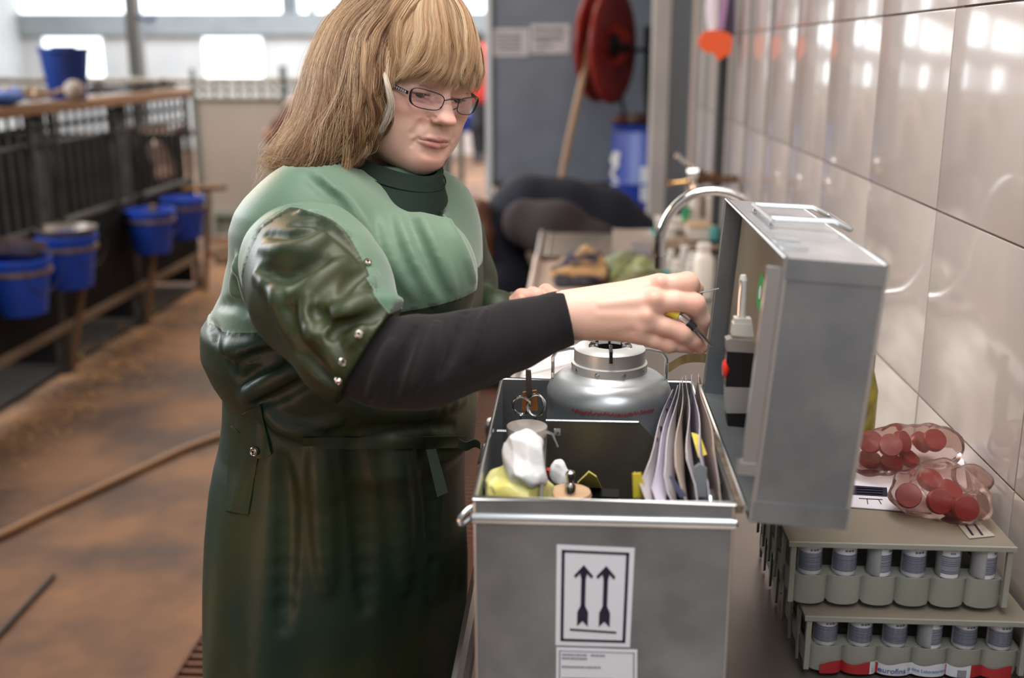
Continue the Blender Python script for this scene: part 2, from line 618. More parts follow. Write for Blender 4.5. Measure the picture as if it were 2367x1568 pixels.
# tiled wall, every tile its own piece
zA, zB, zC = PX(2040, 34.8, XW).z, PX(2014.7, 417.6, XW).z, PX(2134, 915, XW).z
pit = (zA - zC) / 2
y1, y2 = PX(2014.7, 417.6, XW).y, PX(2172, 483.5, XW).y
pw = y1 - y2
mb = MB(); mb.b2((XW + .004, -2.6, 0), (XW + .16, 5.40, 3.5)); wr_ = struct('wall_right', mb, m_grout)
tm = MB(); gg = .0016
tm.box((0, 0, 0), (.008, pw - 2 * gg, pit - 2 * gg), bev=.0012)
tme = mesh_from('tile', tm.v, tm.f, [m_tile], tm.m, tm.smooth)
rt = random.Random(4)
for r_ in range(-3, 6):
    for c_ in range(-4, 11):
        yc = y1 + (c_ - .5) * pw + 0.0; zc = zB + (r_ + .5) * pit
        if yc + pw / 2 > 5.40 or yc < -.6 or zc > 3.3 or zc < .2: continue
        t = bpy.data.objects.new('tile', tme); COL.objects.link(t)
        t.parent = wr_; t.location = Vector((XW - .0005, yc, zc)) - ORIG[wr_]
        t.rotation_euler = (0, rt.gauss(0, .0012), rt.gauss(0, .0025))
# dark vertical pipe on the wall, column at its end
Yp = PX(1664, 300, XW - .02).y
mb = MB(); mb.b2((XW - .035, Yp - .015, .86), (XW - .004, Yp + .015, PX(1672, 118, XW - .02).z + .6)); tag(obj('wall_conduit', mb, m_dkgrey), 'dark vertical conduit running down the tiled wall', 'pipe')
Yk = 5.46
xa, xb, xc = PY(1507, 200, Yk).x, PY(1546, 200, Yk).x, PY(1594, 200, Yk).x
mb = MB(); mb.b2((xa, Yk - .05, 0), (xb - .004, Yk + .16, 3.5)); struct('trim_3', mb, mat('pilaster', (.40, .37, .35), .6, col2=(.47, .43, .41), nscale=3))
mb = MB(); mb.b2((xb, Yk - .03, 0), (xc - .02, Yk - .015, 3.5)); mb.b2((xc - .03, Yk - .05, 0), (xc, Yk + .1, 3.5)); mb.b2((xb, Yk + .08, 0), (xc - .02, Yk + .095, 3.5)); mb.b2((xb, Yk - .015, 0), (xb + .012, Yk + .08, 3.5))
struct('trim_4', mb, m_grey)
# blue-grey partition, plinth, white edge trim
Yb = 6.6
xl = PY(1136, 200, Yb).x; zp = PY(1250, 420, Yb).z
mb = MB(); mb.b2((xl, Yb, zp), (3.1, Yb + .08, 3.5)); wp = struct('wall_partition', mb, m_bluegrey)
mb = MB(); mb.b2((xl + .02, Yb + .02, 0), (3.1, Yb + .14, zp - .01)); struct('trim_5', mb, m_plinth)
mb = MB(); mb.b2((xl - .035, Yb - .02, zp - .1), (xl, Yb + .1, 3.5)); struct('trim_6', mb, m_white)
mb = MB(); mb.b2((xl, Yb - .012, zp - .03), (2.0, Yb, zp)); struct('trim_7', mb, m_dkgrey)

# ------------------------------------------------------------------ papers on the partition
m_paper = mat('paper', (0.68, 0.65, 0.65), 0.7, col2=(.58, .55, .55), nscale=10)
m_ink = mat('ink_grey', (0.06, 0.06, 0.07), 0.8)


def notice(x0, y0, x1, y1, lines, label):
    a = PY(x0, y1, Yb - .006); b = PY(x1, y0, Yb - .006)
    mb = MB(); mb.b2((a.x, Yb - .006, a.z), (b.x, Yb - .001, b.z))
    for (u0, v0, u1, v1) in lines:
        mb.b2((a.x + (b.x - a.x) * u0, Yb - .008, b.z + (a.z - b.z) * v0), (a.x + (b.x - a.x) * u1, Yb - .0055, b.z + (a.z - b.z) * v1), 1)
    tag(obj('notice', mb, [m_paper, m_ink]), label, 'paper')


notice(1138, 66, 1222, 130, [(.1, .15 + i * .13, .8, .19 + i * .13) for i in range(6)], 'faded white paper sheet on the blue-grey wall nearest its left edge')
notice(1226, 56, 1318, 124, [(.08, .16, .85, .24), (.08, .42, .82, .50), (.1, .6, .5, .63), (.1, .72, .6, .75), (.1, .84, .4, .87)], 'white notice with two bold dark lines on the blue-grey wall')

# ------------------------------------------------------------------ hose reel
m_red = mat('reel_red', (0.26, 0.018, 0.014), 0.35, col2=(0.33, .035, .025), nscale=8)
reel = empty('hose_reel', PY(1400, 110, 6.0), 'large red hose reel mounted beside the blue-grey partition', 'hose reel')
ax = (Vector((.90, -.42, 0))).normalized()
RM = ax.to_track_quat('Z', 'Y').to_matrix().to_4x4()
cL, cR = PY(1383, 104, 6.05), PY(1417, 106, 5.92)
for c in (cL, cR):
    mb = MB(); T_ = Matrix.Translation(c) @ RM
    mb.lathe([(.02, -.012), (.10, -.012), (.13, -.002), (.22, -.002), (.25, .006), (.292, .004), (.300, -.006), (.300, .010), (.292, .014), (.25, .014), (.22, .006), (.13, .006), (.10, -.002), (.02, -.002)], (0, 0, 0), 44, 0, M=T_)
    obj('disc', mb, m_red, reel)
mb = MB(); mb.tube([cL, cR], .11, 24); obj('drum', mb, m_red, reel)
mb = MB(); T_ = Matrix.Translation(cR) @ RM; mb.lathe([(.03, 0), (.062, .002), (.062, .02), (.02, .03)], (0, 0, 0), 24, 0, M=T_); mb.tube([cR, cR + ax * .09], .018, 10)
obj('hub', mb, m_black if 'm_black' in globals() else mat('black_plastic', (0.012, 0.012, 0.014), 0.35), reel)
for k in range(6):
    mb = MB(); c = cL.lerp(cR, .18 + k * .13); T_ = Matrix.Translation(c) @ RM
    ring = [T_ @ Vector((math.cos(a) * (.15 + .02 * (k % 2)), math.sin(a) * (.15 + .02 * (k % 2)), 0)) for a in np.linspace(0, 2 * math.pi, 24, endpoint=False)]
    mb.tube(ring, .014, 8, closed=True); obj('hose_coil', mb, mat('hose_tan', (.42, .27, .16), .6), reel)
mb = MB()
mb.tube([cR + ax * .04, PY(1470, 118, 6.0), PY(1500, 112, 6.3), PY(1500, 112, 6.6)], .012, 8)
mb.tube([PY(1497, 60, 6.3), PY(1497, 330, 6.3)], .022, 8)
mb.tube([PY(1440, 110, 5.95), PY(1428, 190, 6.0), PY(1442, 260, 6.1), PY(1460, 285, 6.1)], .010, 8)
obj('bracket', mb, m_dkgrey, reel)
hose = MB(); hose.tube([PY(x, y, Y) for x, y, Y in [(1362, 100, 5.85), (1352, 160, 5.82), (1336, 230, 5.8), (1318, 310, 5.8), (1304, 380, 5.8), (1297, 425, 5.8), (1292, 470, 5.8)]], .019, 10)
tag(obj('hanging_hose', hose, mat('hose_tan', (.42, .27, .16), .6)), 'tan hose hanging straight down from the red reel', 'hose')

# ------------------------------------------------------------------ blue drum
m_drum = mat('drum_blue', (0.012, 0.045, 0.34), 0.42, col2=(.010, .035, .25), nscale=4)
Yd = 6.0; dc = PY(1530, 290, Yd); dz = PY(1460, 292, Yd - .27).z
dx = PY(1412, 400, Yd).x + .285
pal = MB()
drum = empty('drum', (dx, Yd, dz - .88), 'tall blue plastic drum standing below the red hose reel', 'drum')
mb = MB(); R_ = .285
prof = [(.25, 0), (R_, .02), (R_, .27), (R_ + .008, .285), (R_, .30), (R_, .56), (R_ + .008, .575), (R_, .59), (R_, .82), (R_ - .02, .85), (R_ - .02, .86)]
mb.lathe(prof, (dx, Yd, dz - .88), 48); obj('barrel_body', mb, m_drum, drum)
mb = MB(); mb.lathe([(R_ - .03, .855), (R_ + .006, .857), (R_ + .010, .875), (R_ - .02, .880), (R_ - .03, .868)], (dx, Yd, dz - .88), 48); obj('lid', mb, m_drum, drum)
mb = MB()
for i in range(3): mb.b2((dx - .32, Yd - .32 + i * .27, 0), (dx + .32, Yd - .22 + i * .27, dz - .93))
mb.b2((dx - .34, Yd - .34, dz - .93), (dx + .34, Yd + .34, dz - .88)); tag(obj('wooden_stand', mb, m_wood), 'rough wooden stand under the blue drum', 'stand')


def on_cyl(px, py, cx, cy, R):
    r = ray(px, py); o = CAM
    a = r.x ** 2 + r.y ** 2; b = 2 * ((o.x - cx) * r.x + (o.y - cy) * r.y); c = (o.x - cx) ** 2 + (o.y - cy) ** 2 - R * R
    d = b * b - 4 * a * c
    return o + r * ((-b - math.sqrt(max(d, 0))) / (2 * a))


mb = MB(); mb.sheet([[on_cyl(x, y, dx, Yd, R_ + .004) for x in np.linspace(1480, 1538, 6)] for y in (386, 425, 465)], .001)
for v in (.45, .62, .78): 
    y = 386 + 79 * v
    mb.sheet([[on_cyl(x, yy, dx, Yd, R_ + .006) for x in np.linspace(1486, 1510 + 10 * v, 4)] for yy in (y, y + 4)], .0005, 1)
obj('label', mb, [mat('drum_label', (.62, .64, .68), .6), mat('label_blue', (.12, .30, .5), .6)], drum)
mb = MB(); mb.sheet([[on_cyl(x + 3 * math.sin(y * .2), y, dx, Yd, R_ + .005) for x in np.linspace(1414, 1427 + 6 * math.sin(y * .09), 3)] for y in range(350, 430, 6)], .001)
obj('torn_sticker', mb, mat('drum_label', (.62, .64, .68), .6), drum)
for x, y, r, mm, lb in [(1436, 279, .045, mat('pot_red', (.085, .016, .012), .6), 'small red plastic pot on the blue drum lid'), (1466, 270, .05, mat('rag_brown', (.12, .07, .05), .8), 'brown rag heap on the blue drum lid'), (1492, 262, .035, mat('pot_red', (.085, .016, .012), .6), 'dark red cap on the blue drum lid by the column')]:
    p = PY(x, y + 14, Yd - .15); F = Field((p.x - .1, p.y - .1, dz - .02), (p.x + .1, p.y + .1, dz + .12), .006)
    F.ell((p.x, p.y, dz + r * .55), (r * 1.1, r, r * .62)); F.ell((p.x + r * .5, p.y, dz + r * .9), (r * .5, r * .5, r * .4), .02)
    v_, q_ = F.mesh(); tag(np_obj('rag' if 'rag' in mm.name else 'pot', v_, q_, mm, off=(p.x, p.y, dz)), lb, 'rag' if 'rag' in mm.name else 'pot')

# ------------------------------------------------------------------ hanging strips with orange tag near the tiled wall
tg = empty('hanging_tag', PY(1655, 0, 3.75), 'orange tag with pale strips hanging by the tiled wall', 'tag')
Yt = 3.75
mb = MB(); mb.sheet([[PY(1634 + 3 * math.sin(j) , y, Yt + .01 * j), PY(1648, y, Yt + .004), PY(1660 - (y > 60) * 4, y, Yt)] for j, y in enumerate(range(-60, 86, 18))], .001)
obj('pale_strip', mb, mat('strip_pale', (.60, .52, .58), .5), tg)
mb = MB(); mb.sheet([[PY(1668 - max(0, (y + 10)) * .10, y, Yt - .01), PY(1684 - max(0, y + 10) * .13, y, Yt - .005)] for y in range(-60, 84, 16)], .001)
obj('purple_strip', mb, mat('strip_purple', (.40, .22, .42), .5), tg)
mb = MB(); mb.sheet([[PY(1684, y, Yt), PY(1698, y, Yt + .01)] for y in range(-60, 90, 16)], .001)
obj('dark_strip', mb, mat('strip_dark', (.06, .04, .09), .5), tg)
mo = mat('tag_orange', (.80, .10, .015), .5)
poly = [(1625, 74), (1650, 69), (1672, 72), (1690, 80), (1692, 98), (1688, 124), (1674, 131), (1660, 141), (1650, 122), (1634, 122), (1620, 112), (1613, 95)]
mb = MB(); mb.prism([PY(x, y, Yt) for x, y in poly], (0, -.012, 0), (0, .012, 0)); obj('orange_tag', mb, mo, tg)
# ================================================================== pens, buckets, animals
XP = -2.55
def PP(x, y): return PX(x, y, XP)
Y0, Y1 = 2.6, PP(440, 400).y
ztop = PP(435, 214).z
pen = empty('calf_pen', (XP, 5.2, 0), 'row of steel barred calf pens with wooden top rail along the left', 'pen')
mb = MB(); mb.box((XP, (Y0 + Y1) / 2, ztop), (.13, Y1 - Y0, .05), bev=.008); obj('top_rail', mb, m_wood, pen)
posty = [PP(x, 400).y for x in (440, 292, 100)] + [3.35]
for i, yy in enumerate(posty):
    mb = MB(); w = .032 if i in (0,) else .045
    mb.box((XP, yy, ztop / 2), (w, w * 1.3, ztop), bev=.006); obj('post', mb, m_dkgalv, pen)
zm = PP(134, 518).z
zb_r = PP(455, 590).z
for z, r in [(zm, .022), (ztop - .09, .012), (ztop - .17, .012)]:
    mb = MB(); mb.tube([(XP, Y0, z), (XP, Y1, z)], r, 8); obj('rail', mb, m_dkgalv, pen)
mb = MB(); mb.box((XP, (Y0 + Y1) / 2, zb_r), (.05, Y1 - Y0, .05), bev=.006); obj('bottom_rail', mb, mat('rail_worn', (.20, .14, .09), .7, .1), pen)
prevs = sorted(posty)
bm_ = None
yy = Y0 + .06
while yy < Y1 - .05:
    if min(abs(yy - p) for p in posty) > .05:
        if bm_ is None:
            mb = MB(); mb.tube([(0, 0, zm), (0, 0, ztop - .02)], .0085, 6)
            bm_ = mesh_from('bar', mb.v, mb.f, [m_dkgalv], mb.m, mb.smooth)
        o = bpy.data.objects.new('bar', bm_); COL.objects.link(o); o.parent = pen; o.location = Vector((XP, yy, 0)) - ORIG[pen]
    yy += .098
for a, b in zip(prevs[:-1], prevs[1:]):
    mb = MB(); mb.b2((XP + .008, a + .04, zb_r + .02), (XP + .02, b - .04, zm - .01)); obj('lower_panel', mb, m_dkpanel, pen)
for yy in prevs[:-1] + [Y1 - .02]:
    mb = MB(); mb.b2((XP - 1.7, yy - .012, .05), (XP - .03, yy + .012, 1.12 if yy < Y1 - .1 else 1.05)); obj('partition_panel', mb, m_dkpanel, pen)
mb = MB(); mb.b2((XP - 1.75, Y0, .02), (XP - 1.72, Y1, 1.16)); obj('rear_panel', mb, m_dkpanel, pen)
mb = MB(); mb.b2((XP - 1.75, Y0, .0), (XP - .02, Y1, .02)); obj('bedding_base', mb, mat('bedding', (.012, .008, .005), .95), pen)  # shade at the pen bottom is put into this near-black
# gate frames with two upright pipes each
for xg in (60, 118, 255, 312):
    q = PP(xg, 400).y
    mb = MB(); mb.tube([(XP + .03, q, zm - .02), (XP + .03, q, ztop - .03)], .017, 8); obj('gate_upright', mb, m_dkgalv, pen)
# legs leaning from the bucket holders to the floor
m_leg = mat('rusty_leg', (.22, .13, .07), .7, .2)
for (xt, yt, xb_, yb) in [(128, 655, 166, 855), (318, 575, 341, 752), (455, 540, 474, 672)]:
    a = PX(xt, yt, -2.40); b = PZ(xb_, yb, 0)
    mb = MB(); mb.tube([(-2.42, b.y, zm - .03), (-2.44, b.y, .45), (b.x, b.y, 0)], .020, 8); obj('leg', mb, m_leg, pen)
# things lying on the top rail
mb = MB(); T0 = PP(170, 212); zt = ztop + .025
bk = empty('bucket', (XP - .03, T0.y, zt), 'tall dark blue bucket standing on the wooden top rail of the pen', 'bucket')
m_bucket = mat('bucket_blue', (0.014, 0.075, 0.52), 0.42, col2=(.011, .06, .43), nscale=5)
m_ring = mat('bucket_ring', (.30, .22, .17), .45, .7)
def pail(mbx, c, rt_, rb, h, inner=True):
    mbx.lathe([(rb * .98, 0), (rb, .004), (rt_, h - .02), (rt_ + .008, h - .018), (rt_ + .008, h), (rt_ - .004, h), (rt_ - .010, h - .03), (rb - .006, .012), (.001, .012)], c, 28, capt=False)
mb = MB(); pail(mb, (XP - .03, T0.y, zt), .118, .088, .255); obj('pail', mb, mat('bucket_navy', (.010, .035, .20), .45), bk)
mb = MB(); mb.box((XP - .03, T0.y, zt + .258), (.11, .05, .012), bev=.004); obj('lug', mb, mat('bucket_navy', (.010, .035, .20), .45), bk)
F = Field((XP - .12, T0.y - .02, zt - .01), (XP + .12, T0.y + .30, zt + .14), .008)
F.ell((XP + .06, T0.y - .0, zt + .045), (.045, .05, .05)); v_, q_ = Field((XP - .05, T0.y - .2, zt), (XP + .15, T0.y + .06, zt + .14), .006).ell((XP + .04, T0.y - .08, zt + .05), (.05, .05, .05)).mesh()
tag(np_obj('rag', v_, q_, mat('rag_beige', (.40, .32, .27), .9), off=(XP + .04, T0.y - .08, zt)), 'pale beige rag ball beside the tall bucket on the rail', 'rag')
rr = random.Random(9)
def rope(name, y0, y1, amp, m, label, r=.012, n=26, base=.02):
    pts = []
    for i in range(n):
        t = i / (n - 1)
        pts.append((XP + rr.uniform(-.05, .06), y0 + (y1 - y0) * (t + .12 * math.sin(i * 2.1)), zt + base + amp * abs(math.sin(i * 1.7)) * rr.uniform(.2, 1)))
    mb = MB(); mb.tube([tuple(p) for p in resample(pts, n * 3)], r, 6); tag(obj(name, mb, m), label, 'rope' if name == 'rope' else 'halter')
rope('rope', PP(225, 212).y, PP(400, 205).y, .05, mat('rope_black', (.02, .018, .02), .9), 'tangled black rope on the pen rail right of the tall bucket')
rope('rope', PP(0, 225).y, PP(120, 215).y, .06, mat('rope_tan', (.30, .20, .13), .9), 'tangled tan rope on the pen rail left of the tall bucket', .014)
mb = MB(); q = PP(15, 215)
F = Field((XP - .1, q.y - .25, zt - .01), (XP + .1, q.y + .2, zt + .12), .008); F.ell((XP, q.y - .03, zt + .035), (.06, .14, .035)); F.ell((XP, q.y + .06, zt + .05), (.04, .05, .03), .02)
v_, q_ = F.mesh(); tag(np_obj('cloth', v_, q_, mat('cloth_blue', (.04, .10, .34), .8), off=(XP, q.y, zt)), 'crumpled blue cloth at the left end of the pen rail', 'cloth')

# buckets in their rings along the pen front
def hung_bucket(px, py, label, X=-2.40, s=1.0, m=m_bucket, band=m_ring):
    c = PX(px, py, X); h = .245 * s
    e = empty('feeding_bucket', (c.x, c.y, c.z - h), label, 'bucket', 'blue feeding buckets hung along the calf pen')
    mb = MB(); pail(mb, tuple(e.location), .132 * s, .100 * s, h); obj('pail', mb, m, e)
    mb = MB(); z = c.z - .055 * s
    mb.lathe([(.130 * s, -.010), (.139 * s, -.010), (.139 * s, .010), (.130 * s, .010)], (c.x, c.y, z), 28, capb=False, capt=False)
    mb.tube([(c.x - .13 * s, c.y, z), (XP + .01, c.y, z)], .010, 6)
    obj('ring_holder', mb, band, e)
    mb = MB(); mb.tube([(c.x + .02 * math.cos(a), c.y + .137 * s * math.cos(a), c.z - .03 - .12 * s * math.sin(a)) if 1 else 0 for a in np.linspace(0, math.pi, 12)], .0022, 6)
    for v in range(len(mb.v)): mb.v[v] = (mb.v[v][0] + .115 * s, mb.v[v][1], mb.v[v][2])
    obj('handle', mb, m_dkgalv, e)
    return e, c
e1, c1 = hung_bucket(40, 596, 'nearest blue bucket hung on the pen, cut by the left picture edge')
e2, c2 = hung_bucket(152, 543, 'second blue bucket from the left, under a grey feed bowl', s=1.02)
e3, c3 = hung_bucket(346, 484, 'blue bucket with tan band hung below the calf head')
e4, c4 = hung_bucket(422, 457, 'farthest blue bucket at the end corner of the calf pen')
m_bowl = mat('bowl_grey', (.30, .27, .25), .45, .5, col2=(.22, .18, .15), nscale=12)
for (px, py, X, tilt, lb) in [(30, 562, -2.44, -.30, 'grey metal bowl tilted behind the nearest blue bucket'), (152, 529, -2.41, .0, 'shallow grey feed bowl sitting in the second blue bucket')]:
    c = PX(px, py, X); mb = MB()
    M = Matrix.Translation(c) @ Matrix.Rotation(tilt, 4, 'X')
    mb.lathe([(.10, -.06), (.135, -.01), (.142, .008), (.136, .008), (.125, -.008), (.09, -.05), (.001, -.052)], (0, 0, 0), 28, M=M, capt=False)
    tag(obj('feed_bowl', mb, m_bowl), lb, 'bowl')
mb = MB(); mb.tube([PX(425, 437, -2.5), PX(470, 435, -2.3), PX(520, 434, -2.10)], [.016, .018, .016], 8); tag(obj('gate_bolt', mb, m_wood), 'short wooden stick sticking out at the end of the pen', 'stick')

# straw along the pen foot
mb = MB()
for i in range(900):
    y = rr.uniform(3.0, 7.6); x = -2.35 + rr.gauss(0, .13) + .1 * math.sin(y * 3)
    a = rr.uniform(0, 6.28); l = rr.uniform(.03, .09)
    d = Vector((math.cos(a) * l, math.sin(a) * l, rr.uniform(-.004, .01))); p = Vector((x, y, .004 + rr.random() * .02)); n = Vector((-d.y, d.x, 0)).normalized() * .0022
    mb.add([p - n, p + n, p + d + n, p + d - n], [(0, 1, 2, 3)])
o = obj('straw', mb, mat('straw', (.48, .26, .09), .8)); tag(o, 'loose straw scattered along the foot of the calf pens', 'straw', kind='stuff')

# hose and rod on the floor
mb = MB(); mb.tube([tuple(p) for p in resample([PZ(x, y, .014) for x, y in [(-160, 1300), (0, 1237), (110, 1184), (230, 1128), (330, 1082), (430, 1036), (520, 1004), (640, 965), (760, 935)]], 50)], .0135, 10)
tag(obj('floor_hose', mb, mat('hose_floor', (.30, .165, .085), .6)), 'brown hose lying across the floor behind the woman', 'hose')
mb = MB(); mb.tube([PZ(-60, 1530, .008), PZ(124, 1330, .008)], .0075, 8); tag(obj('rod', mb, mat('rod_dark', (.02, .014, .012), .6)), 'thin dark rod lying on the floor at lower left', 'rod')

# floor grating beside the counter
gx0, gx1 = PZ(520, 1400, 0).x, -.16
grate = empty('floor_grate', ((gx0 + gx1) / 2, 3.6, 0), 'rusty brown floor grate running along the sink counter', 'grate')
m_rust = mat('grate_rust', (.17, .065, .028), .65, .2, col2=(.10, .04, .02), nscale=18)
mb = MB(); mb.b2((gx0, 2.0, -.002), (gx1, 5.3, .001)); obj('pit', mb, mat('pit_black', (.012, .008, .006), .9), grate)
mb = MB(); mb.box((0, 0, .012), (gx1 - gx0 - .01, .012, .022)); bme = mesh_from('bar', mb.v, mb.f, [m_rust], mb.m)
k = 0
while 2.0 + k * .036 < 5.3:
    o = bpy.data.objects.new('bar', bme); COL.objects.link(o); o.parent = grate
    o.location = Vector(((gx0 + gx1) / 2, 2.0 + k * .036, 0)) - ORIG[grate]; k += 1
for x in (gx0, gx0 + .33, gx0 + .56, gx1):
    mb = MB(); mb.box((x, 3.65, .014), (.012, 3.3, .027)); obj('runner', mb, m_rust, grate)

# low wall with pipes far behind
YL = 9.2
xa_, xb2 = PY(446, 300, YL).x, PY(1043, 300, YL).x
zt_, zl_ = PY(600, 229, YL).z, PY(600, 492, YL).z
m_board = mat('white_board', (.37, .35, .33), .6, col2=(.42, .40, .385), nscale=1.5)
lw = empty('low_wall', ((xa_ + xb2) / 2, YL, 0), 'long low white board wall with pipe rails crossing the barn', 'partition')
mb = MB(); mb.b2((xa_, YL, zl_ + .02), (xb2, YL + .04, zt_)); obj('board', mb, m_board, lw)
mb = MB(); mb.b2((xa_, YL - .02, zl_ - .03), (xb2, YL + .05, zl_ + .02)); obj('lower_rail', mb, mat('pale_green_rail', (.28, .33, .31), .6), lw)
mb = MB(); mb.b2((xa_, YL + .03, .02), (xb2, YL + .07, zl_ - .03)); obj('lower_board', mb, mat('pale_green', (.26, .30, .26), .6), lw)
for yy in (228, 207, 187):
    z = PY(600, yy, YL).z
    mb = MB(); mb.tube([(xa_ - 2.6 if yy < 225 else xa_, YL, z), (xb2, YL, z)], .022 if yy != 187 else .028, 8); obj('pipe_rail', mb, m_galv, lw)
for x, y0 in [(446, 158), (655, 152), (840, 170), (1030, 170)]:
    a = PY(x, y0, YL)
    mb = MB(); mb.tube([(a.x, YL - .03, 0 if x != 655 else .3), (a.x, YL - .03, a.z)], .030 if x != 446 else .02, 10); obj('post', mb, mat('post_greygreen', (.17, .21, .21), .5, .3), lw)
for x in range(470, 1030, 27):
    a = PY(x, 215, YL); z1 = PY(x, 190, YL).z
    mb = MB(); mb.tube([(a.x, YL, zt_ - .01), (a.x, YL, z1)], .012, 6); obj('stay', mb, m_galv, lw)
mb = MB()
for x in (492, 560):
    a = PY(x, 500, YL - .05); mb = MB(); mb.b2((a.x - .02, YL - .06, 0), (a.x + .02, YL - .02, zl_)); obj('strut', mb, mat('pale_green_rail', (.28, .33, .31), .6), lw)
# slatted ramp on the floor in front of it
for i, (x0, x1_, y) in enumerate([(480, 600, 578), (500, 620, 592), (530, 640, 604)]):
    a, b = PZ(x0, y + 8, .03), PZ(x1_, y - 14, .03)
    mb = MB(); mb.tube([a, b], .03, 6); tag(obj('floor_plank', mb, mat('rail_worn', (.20, .14, .09), .7, .1)), 'brown bar lying on the pale floor before the low wall, ' + ['farthest', 'middle', 'nearest'][i] + ' of three', 'bar')

# ------------------------------------------------------------------ calves
m_cow = mat('cow_brown', (.105, .030, .012), .75, attr='Col', bump=.5, bscale=60, sheen=.3, bdist=.004)
m_horn = mat('dark_eye', (.01, .008, .008), .15)
def calf_turn(V, th):
    V = np.array(V, dtype=float); t = np.clip((V[:, 1] - .15) / .28, 0, 1); t = t * t * (3 - 2 * t) * th
    x, y = V[:, 0].copy(), V[:, 1] - .27
    w = V[:, 1] > .15
    V[w, 0] = (x * np.cos(t) - y * np.sin(t))[w]; V[w, 1] = (x * np.sin(t) + y * np.cos(t))[w] + .27
    return V


def calf_mesh():
    """stands facing +y in its own coordinates, about 1 m at the withers"""
    F = Field((-.34, -1.15, -.02), (.34, .80, 1.16), .0125)
    F.chain([(0, -.85, .78), (0, -.45, .76), (0, -.05, .76), (0, .12, .74)], [.20, .215, .20, .17], .08)
    F.chain([(0, -.05, .66), (0, .14, .66)], [.17, .14], .08)
    F.chain([(0, .10, .80), (0, .28, .90), (0, .40, .96)], [.15, .11, .095], .08)
    F.chain([(0, .42, 1.00), (0, .52, .93), (0, .64, .83), (0, .70, .78)], [.098, .085, .060, .056], .04)
    F.ell((0, .56, .865), (.062, .085, .06), .03); F.ell((0, .705, .775), (.062, .045, .048), .02)
    F.cap((-.07, .50, .985), (.07, .50, .985), .03, .03, .03)
    for s in (-1, 1):
        F.chain([(s * .08, .41, 1.015), (s * .16, .40, 1.03), (s * .225, .42, 1.015)], [.028, .042, .018], .02)
        F.ell((s * .072, .535, .955), (.020, .024, .020), .01)
        F.ell((s * .030, .742, .785), (.013, .016, .012), .004, sub=True)
        # front leg, hind leg with hock
        F.chain([(s * .13, .04, .60), (s * .13, .06, .36), (s * .13, .05, .33), (s * .13, .06, .08), (s * .13, .08, .03)], [.075, .045, .046, .030, .040], .02)
        F.chain([(s * .13, -.80, .66), (s * .14, -.70, .48), (s * .13, -.90, .34), (s * .13, -.86, .08), (s * .13, -.83, .03)], [.12, .075, .042, .030, .040], .03)
    F.chain([(0, -1.03, .86), (0, -1.08, .70), (0, -1.07, .40), (0, -1.07, .30)], [.03, .022, .018, .03], .02)
    F.D = np.maximum(F.D, -F.ax[2][None, None, :]).astype(np.float32)
    V, Q = F.mesh(); V = smooth_mesh(V, Q, 1, .4)
    base = np.array((.065, .020, .009)); C = np.tile(base, (len(V), 1))
    w = g(V, (-.030, .555, .985), (.017, .06, .028)) + g(V, (.040, .565, .985), (.022, .06, .035))
    C = C * (1 - np.clip(w, 0, 1)) + np.array((.62, .55, .50)) * np.clip(w, 0, 1)
    w = g(V, (0, .74, .78), (.06, .035, .045)); C = C * (1 - w) + np.array((.46, .25, .20)) * w
    return V, Q, C
cV_, cQ_, cC_ = calf_mesh()
def calf(loc, rz, sc, label, th=0.0):
    e = empty('calf', loc, label, 'calf', rz=rz); e.scale = (sc,) * 3
    o = np_obj('body', calf_turn(cV_, th), cQ_, m_cow, None, attr=cC_, off=(0, 0, 0)); o.parent = e
    for s in (-1, 1):
        mb = MB(); mb.lathe([(.002, -.014), (.011, -.010), (.016, 0), (.011, .010), (.002, .014)], tuple(calf_turn([(s * .078, .545, .955)], th)[0]), 12); q = obj('eye', mb, m_horn, e, local=True)
    return e
hp_ = PX(388, 400, XP - .22)
def place_calf(hx, hy, hz, rz, sc, label, th=0.0):
    off = Matrix.Rotation(rz, 3, 'Z') @ Vector(calf_turn([(0, .60, 0)], th)[0]) * sc
    calf((hx - off.x, hy - off.y, 0), rz, sc, label, th)
place_calf(-2.72, PX(385, 400, -2.7).y, 0, math.radians(-118), 1.02, 'brown calf with white forehead marks looking out between the pen bars', math.radians(-36))
q = PY(660, 250, 8.4)
place_calf(q.x, 8.4, 0, math.radians(30), 1.22, 'brown calf by the low wall, partly hidden behind the woman\'s hair', math.radians(95))

# ------------------------------------------------------------------ people behind
m_navy = mat('navy_vest', (.0035, .005, .014), .85, col2=(.006, .008, .020), nscale=14, bump=.4, bscale=90)
m_brownknit = mat('brown_jumper', (.026, .017, .019), .9, col2=(.034, .022, .025), nscale=9, bump=.3, bscale=120)
m_jeans = mat('dark_trousers', (.012, .014, .022), .9)
m_hair2 = mat('hair_brown', (.09, .032, .014), .6, col2=(.16, .06, .025), nscale=20, stretch=(4, 1, 1), bump=1.0, bscale=60, bdist=.006)
bent = empty('person', (.10, 5.0, 0), 'person in navy vest and brown jumper bending down behind the counter', 'person')
DB = 4.95
def B(x, y, d=DB): return tuple(P(x, y, d))
def pr(r, d=DB): return r * d / FPX
F = Field((-.62, 4.25, .30), (.52, 5.60, 1.12), .0085)
F.chain([B(1160, 520, 4.95), B(1220, 490, 4.95), B(1300, 505, 4.97), B(1390, 530, 5.0), B(1440, 570, 5.05)], [pr(62), pr(80), pr(88), pr(92), pr(95)], .06)
F.chain([B(1140, 560, 4.9), B(1170, 640, 4.92), B(1200, 700, 4.95)], [pr(50), pr(55), pr(60)], .06)
fold(F, [(1130, 500), (1170, 560), (1180, 640)], .012, .03, -.004, True, d0=4)
V_, Q_ = F.mesh()
np_obj('vest', V_, Q_, m_navy, bent)
